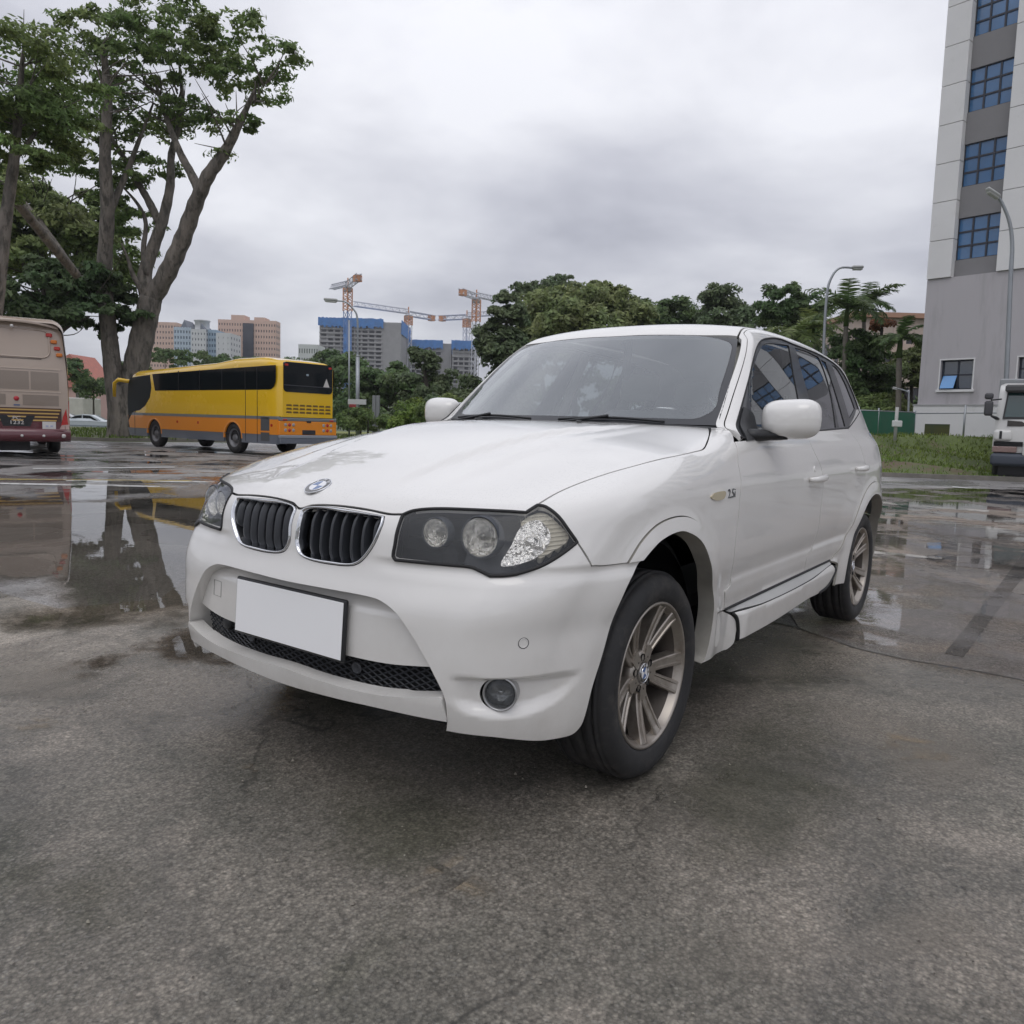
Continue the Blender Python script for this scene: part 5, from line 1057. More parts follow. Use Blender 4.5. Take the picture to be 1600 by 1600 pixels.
    for px in([(236,1012),(262,992),(300,985),(350,997),(350,1040),(300,1036),(262,1024)],[(120,1044),(150,1034),(185,1028),(208,1033),(182,1043),(145,1051)],[(700,1250),(760,1240),(800,1252),(740,1264)][:0]):
        if px: sheet('puddle',px,.0018,wm2,step=.06,grow=.10)['kind']='structure'
    wm3=water_mat('slab_water',1.45,(.88,.85,.82),dampc=(.86,.84,.82),ripple=.12,soft=.14,n_sc=2.2,cover=(1.1,.44,.53,3.1))
    sheet('puddle',[(1215,960),(1262,985),(1320,1008),(1412,1030),(1500,1043),(1640,1068),(2100,1180),(2100,790),(1700,768),(1560,764),(1470,762),(1382,764),(1300,800),(1150,900),(1160,930)],.002,wm3,step=.25,grow=.15)['kind']='structure'
    wm4=water_mat('road_water',1.3,(.8,.79,.77),dampc=(.97,.97,.97),soft=.25,n_sc=.9,cover=(.55,.52,.60,8.7))
    sheet('puddle',[(-300,768),(700,800),(800,760),(800,712),(460,706),(200,704),(-300,700)],.001,wm4,step=1.2,grow=.3)['kind']='structure'
    return grass
# ---------- foliage ----------
LEAF={}
def leafmat(name,c,var=.45,rough=.55,tr=.38):
    if name in LEAF: return LEAF[name]
    m=bpy.data.materials.new(name);nt,N,L=nodes(m);b=N['Principled BSDF'];b.inputs['Roughness'].default_value=rough;b.inputs['Specular IOR Level'].default_value=.35
    gi=N.new('ShaderNodeNewGeometry');r=N.new('ShaderNodeMapRange');r.inputs['To Min'].default_value=1-var;r.inputs['To Max'].default_value=1+var;L.new(gi.outputs['Random Per Island'],r.inputs[0])
    tc=N.new('ShaderNodeTexCoord');n=N.new('ShaderNodeTexNoise');n.inputs['Scale'].default_value=.55;n.inputs['Detail'].default_value=3;L.new(tc.outputs['Object'],n.inputs['Vector']);r3=N.new('ShaderNodeMapRange');r3.inputs['From Min'].default_value=.35;r3.inputs['From Max'].default_value=.65;r3.inputs['To Min'].default_value=.475;r3.inputs['To Max'].default_value=.515;L.new(n.outputs['Fac'],r3.inputs[0])
    hs=N.new('ShaderNodeHueSaturation');hs.inputs['Color'].default_value=(*c,1);L.new(r.outputs[0],hs.inputs['Value']);L.new(r3.outputs[0],hs.inputs['Hue']);L.new(hs.outputs[0],b.inputs['Base Color'])
    tl=N.new('ShaderNodeBsdfTranslucent');L.new(hs.outputs[0],tl.inputs[0]);mx=N.new('ShaderNodeMixShader');mx.inputs[0].default_value=tr;L.new(b.outputs[0],mx.inputs[1]);L.new(tl.outputs[0],mx.inputs[2]);L.new(mx.outputs[0],N['Material Output'].inputs[0])
    LEAF[name]=m;return m
def leaves(C_,Nn,size,jit=.6,asp=.5):
    """quads centred at C_ facing roughly Nn"""
    k=len(C_);Nn=Nn+RNG.normal(0,jit,(k,3));Nn/=np.linalg.norm(Nn,axis=1,keepdims=True)
    t=RNG.normal(size=(k,3));t-=Nn*(t*Nn).sum(1,keepdims=True);t/=np.linalg.norm(t,axis=1,keepdims=True);b=np.cross(Nn,t)
    s=size*RNG.uniform(.6,1.35,(k,1));a=t*s;c=b*s*asp
    V=np.stack([C_-a,C_-c*RNG.uniform(.7,1.2,(k,1))+a*RNG.uniform(-.3,.3,(k,1)),C_+a,C_+c+a*RNG.uniform(-.3,.3,(k,1))],1).reshape(-1,3)
    return V,np.arange(4*k).reshape(-1,4)
def crown_pts(c,rad,n_blob,blob_r,n_leaf,low=-.45,flat=.75,hollow=.80):
    """leaf positions: lumps of foliage set over an ellipsoid"""
    c=np.array(c);rad=np.array(rad,float);d=RNG.normal(size=(n_blob,3));d/=np.linalg.norm(d,axis=1,keepdims=True)
    d[:,2]=np.where(d[:,2]<low,-d[:,2]*.6,d[:,2]);d/=np.linalg.norm(d,axis=1,keepdims=True)
    B=c+d*rad*RNG.uniform(hollow-.25,1.0,(n_blob,1));br=blob_r*RNG.uniform(.6,1.3,n_blob)
    i=RNG.integers(0,n_blob,n_leaf);e=RNG.normal(size=(n_leaf,3));e/=np.linalg.norm(e,axis=1,keepdims=True)
    e[:,2]=np.where(e[:,2]<-.3,-e[:,2],e[:,2])
    P=B[i]+e*br[i][:,None]*np.array([1,1,flat])*RNG.uniform(.55,1.08,(n_leaf,1));return P,e*.7+d[i]*.5+np.array([0,0,.25])
def tree(name,label,base,limbs,crowns,lm,bark,leaf=.2,group=None,asp=.5,cat='tree',low=-.45,flat=.75,trunk_r=None,name_leaf='crown'):
    """limbs: list of (points, radii); crowns: list of (centre, radii, n_blob, blob_r, n_leaf)"""
    t=empty(name,base,0,label,cat,group);b=np.array(base,float)
    mb=MB()
    for k,(pts,rr) in enumerate(limbs):
        pts=[np.array(p,float) for p in pts];P=[];R2=[]
        n=len(pts)
        for i in range(n-1):
            for q in range(4):
                f_=q/4;p0=pts[max(i-1,0)];p1=pts[i];p2=pts[i+1];p3=pts[min(i+2,n-1)]
                P.append(.5*((2*p1)+(-p0+p2)*f_+(2*p0-5*p1+4*p2-p3)*f_**2+(-p0+3*p1-3*p2+p3)*f_**3)-b);R2.append((rr[i]+(rr[i+1]-rr[i])*f_)*(1+.06*math.sin(3.1*(i*4+q)+k)))
        P.append(pts[-1]-b);R2.append(rr[-1]);mb.tube(P,R2,10)
        if k==0: mb.build('trunk',bark,t);mb=MB()
        elif k<=12: mb.build('limb',bark,t);mb=MB()
    if mb.v: tag(mb.build('branches',bark,t),kind='stuff')
    Vs=[];Fs=[];o=0
    for cr in crowns:
        P,Nn=crown_pts(cr[0],cr[1],cr[2],cr[3],cr[4],low,flat);V,F=leaves(P-b,Nn,leaf,asp=asp);Vs.append(V);Fs.append(F+o);o+=len(V)
    if Vs: fastmesh(name_leaf,np.vstack(Vs),np.vstack(Fs),lm,t)
    return t
def twigs(start,end,n,r,spread):
    """forking side branches from a limb towards points around its end"""
    L=[];s=np.array(start);e=np.array(end)
    for _ in range(n):
        a=s+(e-s)*RNG.uniform(.25,.95);d=RNG.normal(size=3)*spread;d[2]=abs(d[2])*.6+spread*.25;m_=a+d*.5+RNG.normal(size=3)*spread*.12;L.append(([a,m_,a+d],[r,r*.6,r*.2]))
    return L
def build_trees():
    bark=mat('rain_tree_bark',(.165,.145,.125),.9,var=.45,vscale=3.2,bump=1.0,bscale=5,dirt=((.06,.055,.045),4.5,.48,.62),stretch=(1,1,.30),bdist=.12);bark2=mat('dark_bark',(.07,.06,.05),.95,var=.3)
    lg=leafmat('leaf_green',(.165,.24,.075));ld=leafmat('leaf_dark',(.110,.175,.066));lo=leafmat('leaf_olive',(.215,.265,.105));lb=leafmat('leaf_bright',(.16,.25,.05));lr=leafmat('leaf_grey_green',(.145,.195,.098))
    A=at
    # two-stemmed rain tree beside the yellow bus
    base=A(186,684,37);base[2]=0
    L=[([A(188,690,37),A(186,640,37),A(178,590,37),A(170,520,37),A(163,430,37),A(168,330,36.5),A(164,244,36),A(168,150,35.5),A(160,70,35)],[.62,.50,.42,.36,.33,.30,.25,.20,.10]),
       ([A(196,690,37.4),A(206,610,37.4),A(215,560,37.4),A(228,500,37.4),A(236,465,37.4)],[.75,.60,.56,.52,.50]),
       ([A(236,470,37.4),A(262,425,37.2),A(285,375,37),A(305,320,36.6),A(325,275,36.2),A(350,240,36),A(378,185,35.5),A(398,140,35)],[.42,.40,.37,.33,.29,.24,.15,.05]),
       ([A(232,472,37.4),A(226,430,37.8),A(240,385,38),A(254,345,38),A(266,290,38.2),A(268,240,38.5),A(285,170,39),A(280,100,39)],[.36,.32,.28,.25,.20,.16,.12,.05]),
       ([A(312,300,36.5),A(298,270,36.7),A(282,240,37),A(262,190,37.5),A(240,120,38)],[.22,.19,.16,.12,.05]),
       ([A(250,350,38),A(230,310,38.2),A(212,280,38.4),A(190,240,38.6),A(150,180,39)],[.20,.17,.14,.11,.05]),
       ([A(228,430,37.6),A(224,390,37.8),A(228,350,38),A(216,320,38),A(190,290,38.2)],[.14,.12,.10,.08,.03]),
       ([A(170,335,36.6),A(185,300,36.8),A(200,265,37),A(215,225,37.2),A(240,160,37.5)],[.18,.15,.12,.1,.04]),
       ([A(230,470,37.4),A(208,430,37),A(200,405,36.8),A(190,380,36.5)],[.14,.11,.07,.03]),
       ([A(165,470,37),A(140,440,38),A(118,425,38.5),A(60,345,40),A(20,300,41),A(-30,250,42)],[.22,.19,.17,.16,.15,.10]),
       ([A(184,600,36.8),A(176,560,36.8),A(172,530,36.9)],[.2,.16,.1])]
    for s_,e_ in((A(268,290,38.2),A(280,110,39)),(A(325,275,36.2),A(425,115,35)),(A(164,244,36),A(160,80,35)),(A(212,280,38.4),A(150,180,39)),(A(240,120,38),A(262,200,37.5))): L+=twigs(s_,e_,14,.05,1.3)
    cr=[]
    def lf(u,v,d,r,n=None,br=.42,nl=None,rz=.42):
        cr.append((A(u,v,d),(r,r,r*rz),n or max(8,int(r*r*7)),br,nl or int((330 if v<235 else 400)*r*r)))
    for u,v,d,r in((150,262,37,1.5),(205,292,38,1.5),(175,318,38,1.2),(240,262,38.5,1.4),(215,345,38.5,1.1),(185,360,38.4,1.2),(205,400,38.5,1.1),(190,440,38.5,1.0),
        (150,215,37,2.2),(230,190,38.5,2.4),(300,185,38,1.8),(370,200,36,1.3),(120,150,37,2.6),(210,110,37,2.8),(300,110,37,2.6),(385,130,36,2.0),(430,100,35,1.6),(160,60,36,2.6),(270,50,37,2.6),(360,60,36,2.2),(60,190,39,2.0),(345,246,36,.5),(75,260,39,1.2)): lf(u,v,d,r)
    tree('rain_tree','tall two-stemmed rain tree leaning right behind the front of the yellow coach',base,L,cr,lg,bark,leaf=.13,asp=.42,flat=.5)
    # neighbouring trees on the left
    base=A(60,690,42);base[2]=0
    cr=[(A(70,400,43),(4.6,4.0,2.6),60,.9,15000),(A(20,330,43),(3.4,3.2,2.0),40,.8,8000),(A(120,350,44),(2.6,2.6,1.6),30,.7,5200),(A(-40,400,42),(3,3,3),30,.9,6000)]
    tree('rain_tree','light green feathery tree behind the left stem of the tall rain tree',base,[([A(60,690,42),A(62,600,42),A(72,520,42.5),A(70,430,43),A(66,330,43)],[.35,.3,.26,.2,.08]),([A(70,480,43),A(40,420,43),A(10,360,43)],[.15,.12,.05]),([A(72,500,43),A(110,430,43.5),A(130,360,44)],[.15,.11,.04])]+twigs(A(72,520,42.5),A(66,330,43),26,.05,2.2),cr,leafmat('leaf_spring',(.21,.27,.10)),bark2,leaf=.17,asp=.5,flat=.6)
    base=A(80,690,36);base[2]=0
    cr=[(A(60,470,35.5),(3.6,2.6,1.2),50,.55,8500),(A(140,500,36),(2.6,2.2,1.0),34,.5,5600),(A(20,500,35),(2.4,2.2,1.2),30,.6,5200),(A(110,440,36.5),(2.4,2.2,.9),30,.5,4200),(A(185,470,37.8),(1.2,1.2,.9),14,.45,2000),(A(190,520,38),(.9,.9,.8),12,.4,1600)]
    cr=[(c_[0],c_[1],c_[2],c_[3]*.8,int(c_[4]*.8)) for c_ in cr]
    tree('broad_leaf_tree','dark spreading tree with bare lower branches right above the tan coach',base,[([A(78,690,36),A(80,600,36),A(76,540,36),A(72,490,36),A(66,440,36)],[.22,.19,.16,.12,.05]),([A(77,550,36),A(100,515,36),A(140,495,36)],[.10,.08,.03]),([A(76,540,36),A(50,505,35.8),A(20,490,35.5)],[.10,.08,.03]),([A(78,560,36),A(90,500,36.3),A(112,440,36.5)],[.09,.07,.03])]+twigs(A(78,560,36),A(70,470,36),22,.035,1.7),cr,leafmat('leaf_deep',(.085,.135,.055)),bark2,leaf=.15,asp=.5,flat=.6)
    base=A(-18,690,24);base[2]=0
    cr=[(A(35,252,24),(1.4,1.2,.5),14,.35,2200),(A(10,215,24),(2.2,1.8,.9),26,.5,4200),(A(60,190,24.5),(1.7,1.5,.7),20,.45,2800),(A(30,120,24),(2.6,2.4,1.2),36,.55,5200),(A(-10,290,24.5),(.8,.8,.8),10,.4,1200)]
    tree('rain_tree','tree at the left edge whose thin stem rises over the tan coach roof',base,[([A(-18,690,24),A(-14,560,24),A(0,420,24),A(12,320,24),A(22,250,24),A(30,160,24),A(36,80,24)],[.26,.22,.20,.17,.15,.11,.04]),([A(22,250,24),A(50,215,24.3),A(80,170,24.5)],[.08,.06,.02]),([A(0,400,24),A(-30,330,24),A(-50,250,24)],[.14,.12,.08]),([A(120,430,30),A(70,370,28),A(25,315,26),A(-20,270,25)],[.16,.16,.15,.12])]+twigs(A(22,250,24),A(36,90,24),16,.03,1.0),cr,lg,bark,leaf=.095,asp=.42,flat=.5)
    # trees behind the car, left to right
    T=[('rounded tree just right of the yellow coach, lowest of the row',560,700,72,[(560,610,72,4.4,2.6,44,.9,6600)],ld,.22),
       ('dark tree behind the two lamp posts',610,700,66,[(612,612,66,3.4,2.3,34,.8,5600),(580,632,66,2.8,2.0,24,.8,3200)],ld,.21),
       ('far low tree seen over the rear of the yellow coach',500,690,95,[(475,590,95,4.5,2.2,30,1.0,3200),(520,585,95,5,2.6,30,1.0,3600)],ld,.26),
       ('pointed young tree with a brownish top in front of the building site',668,700,56,[(662,568,56,1.1,1.2,18,.4,2400),(668,612,56,2.2,1.8,28,.55,4600),(655,655,56,2.6,1.5,24,.6,3600)],lr,.17),
       ('leafy grey-green tree touching the windscreen corner',775,700,50,[(790,505,50,1.5,1.5,24,.5,4200),(782,548,50,1.8,1.7,30,.55,5600),(795,585,50,2.3,1.8,30,.6,5200),(765,612,50,2.2,1.6,26,.6,4600),(725,640,50,2.2,1.2,22,.6,3600)],lr,.15),
       ('thin open-crowned tree standing behind the great round crown',860,700,82,[(830,462,82,3.4,1.4,24,.5,1500),(878,448,82,2.8,1.2,20,.5,1300),(850,452,82,3.0,1.0,16,.4,700)],lr,.20),
       ('great round olive tree crown above the middle of the windscreen',900,700,60,[(900,540,60,6.0,4.4,110,1.15,17000),(935,480,60,3.0,1.6,40,.8,5600),(840,535,59,3.0,2.6,40,.9,6200),(975,510,60,2.6,2.0,32,.85,5000),(865,500,60,2.6,1.8,30,.8,4400)],lo,.19),
       ('dark smooth-topped tree right of the great round crown',1040,700,70,[(1045,520,70,3.7,3.0,50,.95,7600),(1010,510,70,2.4,2.0,26,.8,3400)],ld,.19),
       ('tall dense tree with a rounded head behind the car roof',1120,700,64,[(1120,497,64,2.2,2.4,40,.7,6400),(1135,545,64,3.0,1.8,26,.8,3400)],lr,.17),
       ('dull green tree between the rounded head and the palms',1185,700,62,[(1180,520,62,2.2,2.0,30,.7,3800)],lr,.18),
       ('open airy tree whose twigs show against the sky left of the curved lamp post',1235,700,56,[(1230,475,56,2.3,1.3,30,.5,3000),(1255,495,56,1.9,1.3,22,.5,2400),(1215,500,56,1.8,1.1,20,.5,2000),(1240,540,56,2.6,1.8,26,.7,3600)],ld,.15),
       ('broad dark shrubby tree right of the car roof, below the tall palm',1335,700,41,[(1330,560,41,1.5,1.3,24,.5,4200),(1350,600,41,1.6,1.5,28,.5,5200),(1320,620,41,1.7,1.3,24,.5,4200),(1365,560,42,1.1,1.0,18,.42,2600)],ld,.115),
       ('bushy olive tree against the edge of the grey building',1405,700,44,[(1405,600,44,1.5,1.2,26,.5,4600),(1385,640,44,1.7,1.0,22,.5,3600),(1425,570,45,1.0,1.0,16,.4,2200)],lo,.12),
       ('orange-tinged small tree between the palms',1378,700,44,[(1378,512,44,.75,.62,12,.3,1400)],leafmat('leaf_rust',(.22,.105,.045)),.10)]
    for i,(lb_,u,v,d,cs,lm,ls) in enumerate(T):
        base=A(u,v,d);base[2]=0;top=A(cs[0][0],cs[0][1],d)
        mid=(base+top)/2+np.array([RNG.normal(0,.3),RNG.normal(0,.3),0])
        L=[([base,mid,top],[.28,.22,.06])]
        for c in cs[1:]: L.append(([mid,(mid+A(c[0],c[1],c[2]))/2+np.array([0,0,.3]),A(c[0],c[1],c[2])],[.12,.09,.03]))
        L+=twigs(mid,top,14,.05,cs[0][3]*.45)
        tree('dense_tree' if ls<.25 else 'distant_tree',lb_,base,L,[(A(c[0],c[1],c[2]),(c[3],c[3]*.9,c[4]),c[5],c[6],int(c[7]*1.15)) for c in cs],lm,bark2,leaf=ls)
    # shrubs in front
    sh=[(('low dark shrubs beneath the lamp posts',560),575,665,52,1.9,1.0),(('bright green bush left of the mirror',0),650,660,46,2.0,1.1),(('round green bush nearest the left wing mirror',0),700,655,42,1.7,1.0),(('tall bush behind the green fence',0),1365,650,38,1.5,1.0)]
    for (lb_,_),u,v,d,r,rz in sh:
        base=A(u,v,d);base[2]=0
        tree('bush',lb_,base,[([base,base+np.array([0,0,1.2])],[.08,.03])],[(A(u,v,d),(r,r,rz),26,.5,5200)],lb if 'bright' in lb_ else lg,bark2,leaf=.11,cat='bush')
    # hedge bank behind everything
    V=[];
    P=[];Nn=[]
    for k in range(60):
        u=RNG.uniform(430,1430);d=RNG.uniform(84,100);c=A(u,640,d);c[2]=RNG.uniform(.5,5.5 if u>790 else 3.2);p,n_=crown_pts(c,(4.2,4.2,2.6),10,1.2,620);P.append(p);Nn.append(n_)
    V,F=leaves(np.vstack(P),np.vstack(Nn),.34);tag(fastmesh('far_wood',V,F,ld),'dark far-off wood closing the view behind the row of trees','wood',kind='stuff')
    # palms
    fm=leafmat('palm_frond_green',(.10,.16,.055));pt=mat('palm_trunk',(.19,.17,.145),.9,var=.2,bump=.6,bscale=12)
    def palm(label,u,v,d,vtop,R,nf,seed,lift=.55,fmat=fm):
        rg=np.random.default_rng(seed);base=A(u,v,d);base[2]=0;top=A(u+(4 if seed%2 else -2),vtop,d);t=empty('palm_tree',base,0,label,'palm tree','palm trees beside the grey building')
        mb=MB();h=top[2];off=top-base
        mb.tube([off*q+np.array([0,0,0]) for q in np.linspace(0,1,10)],[.19,.16,.145,.135,.13,.125,.12,.12,.13,.10],12);mb.build('trunk',pt,t)
        mb=MB();mb.tube([off-np.array([0,0,.1]),off+np.array([0,0,.55]),off+np.array([0,0,.95])],[.13,.11,.05],10);mb.build('crownshaft',leafmat('crownshaft_green',(.10,.16,.05)),t)
        for i in range(nf):
            az=2*math.pi*(i/nf)+rg.uniform(-.25,.25);el=rg.uniform(.15,1.25)*lift*1.6;Lf=R*rg.uniform(.85,1.1)
            V=[];F=[];p=off+np.array([0,0,.8]);dirv=np.array([math.cos(az)*math.cos(el),math.sin(az)*math.cos(el),math.sin(el)]);n=16;step=Lf/n
            side=np.array([-math.sin(az),math.cos(az),0])
            for q in range(n):
                p2=p+dirv*step;up_=np.cross(side,dirv);up_=-up_ if up_[2]<0 else up_
                w=.014*(1-q/n)+.004;k=len(V);V+=[p-side*w,p+side*w,p2+side*w,p2-side*w];F.append((k,k+1,k+2,k+3))
                for s_ in(1,-1):
                    for z_ in(0,.5):
                        ll=R*.30*math.sin(math.pi*min(1,(q+z_+2)/(n+2.5)))**.7;pa=p+dirv*step*z_
                        tip=pa+(side*s_*.80+dirv*.45+up_*rg.uniform(-.15,.35))*ll+np.array([0,0,-ll*.30]);b_=dirv*.035;k=len(V);mdl=pa+(tip-pa)*.5+up_*.03
                        V+=[pa-b_,pa+b_,mdl+b_*1.2,mdl-b_*1.2];F.append((k,k+1,k+2,k+3));k=len(V);V+=[mdl-b_*1.2,mdl+b_*1.2,tip+b_*.1,tip-b_*.1];F.append((k,k+1,k+2,k+3))
                p=p2;dirv=dirv+np.array([0,0,-.085-.05*q/n*lift]);dirv/=np.linalg.norm(dirv)
            fastmesh('frond',np.array(V),F,fmat,t)
    palm('tallest palm right of the curved lamp post, its head over dark foliage',1318,660,40,507,2.3,15,3)
    palm('palm with a full dark head standing behind the tallest palm',1352,660,46,500,2.3,15,4)
    palm('small light-headed palm before the low pink building, nearest the grey building',1407,660,36,556,1.45,12,6)
    palm('pale yellowish palm low behind the car roof',1232,660,44,545,2.4,14,9,fmat=leafmat('palm_pale',(.17,.23,.075)))
    palm('pale palm beside the yellowish one, partly hidden by the lamp post',1272,660,46,535,2.2,13,12,fmat=leafmat('palm_pale',(.17,.23,.075)))
# ---------- grass bank ----------
def build_bank(grass):
    # grassy rise in front of the grey building, kerb at its foot
    n=70;m_=16;V=[];rs=np.linspace(7.5,34,n)
    def prof(r,t):
        d0=22.35-.10*(r-10.6)*.9 if r>9.6 else 23.2+(9.6-r)*3.2
        z=1.20*(t**.8)*min(1,t/.9) if t<.8 else 1.12+.12*(t-.8)
        return d0,z
    V=[]
    for r in rs:
        for j in range(m_):
            t=j/(m_-1);d0,z=prof(r,t);V.append(rd(r,d0+.15+t*8.0,max(.0,z+.05*math.sin(r*1.7+j)+.035*math.sin(r*4.1+2*j))*(1 if j else 0)+.02))
    F=[(i*m_+j,(i+1)*m_+j,(i+1)*m_+j+1,i*m_+j+1)[::-1] for i in range(n-1) for j in range(m_-1)]
    tag(fastmesh('grass_bank',V,F,grass,sm=True),kind='structure')
    # blades
    V=np.array(V).reshape(n,m_,3);k=26000;i=RNG.uniform(0,n-1.001,k);j=(RNG.uniform(0,1,k)**1.15)*(m_-1.001);i0=i.astype(int);j0=j.astype(int);fi=(i-i0)[:,None];fj=(j-j0)[:,None]
    P=V[i0,j0]*(1-fi)*(1-fj)+V[i0+1,j0]*fi*(1-fj)+V[i0,j0+1]*(1-fi)*fj+V[i0+1,j0+1]*fi*fj
    du,dd=tord(P);pt_=np.sin(du*1.3+1.2)*np.sin(dd*2.1+du*.7)+.6*np.sin(du*3.7)*np.cos(dd*3.1);bare=((du-12.4)/1.7)**2+((dd-24.0)/1.5)**2<1.0+.5*pt_;kp=~(bare&(RNG.random(k)<.85))&~((pt_>.75)&(RNG.random(k)<.7));P=P[kp];k=len(P)
    h=RNG.uniform(.05,.13,(k,1));a=RNG.uniform(0,6.28,k);s_=np.stack([np.cos(a),np.sin(a),0*a],-1)*.02;ln=RNG.normal(0,.04,(k,3));ln[:,2]=0;up=np.array([0,0,1.])
    Q=np.stack([P-s_,P+s_,P+up*h+ln+s_*.3,P+up*h+ln-s_*.3],1).reshape(-1,3)
    tag(fastmesh('grass',Q,np.arange(4*k).reshape(-1,4),leafmat('grass_blade',(.155,.235,.05),var=.5)),'short rough grass covering the bank below the grey building','grass',kind='stuff')
    kb=mat('kerb_concrete',(.20,.185,.165),.8,var=.25,vscale=3)
    mb=MB();rs=np.linspace(9.2,34,60)
    for a,b in zip(rs[:-1],rs[1:]):
        da,db=prof(a,0)[0],prof(b,0)[0]
        p=[rd(a,da),rd(b,db),rd(b,db+.14),rd(a,da+.14)];mb.add([(q[0],q[1],-.02) for q in p]+[(q[0],q[1],.11) for q in p],[(0,1,2,3),(4,5,6,7),(0,1,5,4),(3,2,6,7)])
    tag(mb.build('kerb',kb),kind='structure')
    # verge under the rain trees on the left
    px=[(-40,36)];P=[rd(a,b)[:2] for a,b in((-60,31.0),(-30,31.4),(-17,32.6),(-12.5,37),(-9,40),(0,42),(6,44),(6,60),(-60,60))]
    sheet('grass_verge',None,.06,grass,step=2.5,smooth=False,pts=P)['kind']='structure'
    mb=MB();Q=[(-60,31.0),(-30,31.4),(-17,32.6),(-12.5,37),(-9,40),(0,42)]
    for (a,b),(c,d) in zip(Q[:-1],Q[1:]):
        p=[rd(a,b-.14),rd(c,d-.14),rd(c,d+.01),rd(a,b+.01)];mb.add([(q[0],q[1],-.02) for q in p]+[(q[0],q[1],.12) for q in p],[(0,1,2,3),(4,5,6,7),(0,1,5,4),(3,2,6,7)])
    tag(mb.build('kerb',kb),kind='structure')
    k=9000;r=RNG.uniform(-30,5,k);d=RNG.uniform(33,58,k);ok=(d>32.8+np.clip((r+17)*.75,0,9.2));r=r[ok];d=d[ok];k=len(r)
    P=CAM+RT*r[:,None]+FW*d[:,None];P[:,2]=.06;h=RNG.uniform(.06,.16,(k,1));a=RNG.uniform(0,6.28,k);s_=np.stack([np.cos(a),np.sin(a),0*a],-1)*.04
    Q=np.stack([P-s_,P+s_,P+up*h+s_*.3,P+up*h-s_*.3],1).reshape(-1,3);tag(fastmesh('grass',Q,np.arange(4*k).reshape(-1,4),leafmat('verge_blade',(.10,.15,.03),var=.5)),'grass growing on the verge around the rain tree','grass',kind='stuff')
def litter():
    # loose grit and a few fallen leaves on the near concrete
    k=5200;r=RNG.uniform(-4.5,4.5,k);d=RNG.uniform(.9,6.5,k);P=CAM+RT*r[:,None]+FW*d[:,None];P[:,2]=.0
    s=RNG.uniform(.0012,.0042,(k,1))*np.where(RNG.random((k,1))<.04,1.9,1);o=np.array([[1,0,0],[0,1,0],[-1,0,0],[0,-1,0],[0,0,1.]]);V=P[:,None]+o[None]*s[:,None]*RNG.uniform(.6,1.3,(k,5,1));V=V.reshape(-1,3);b=np.arange(k)[:,None]*5
    F=np.concatenate([b+np.array([0,1,4]),b+np.array([1,2,4]),b+np.array([2,3,4]),b+np.array([3,0,4])]);tag(fastmesh('grit',V,F,mat('grit_stone',(.20,.18,.15),.7,island=.6),n=3),'loose grit and tiny stones scattered on the near concrete','grit',kind='stuff')
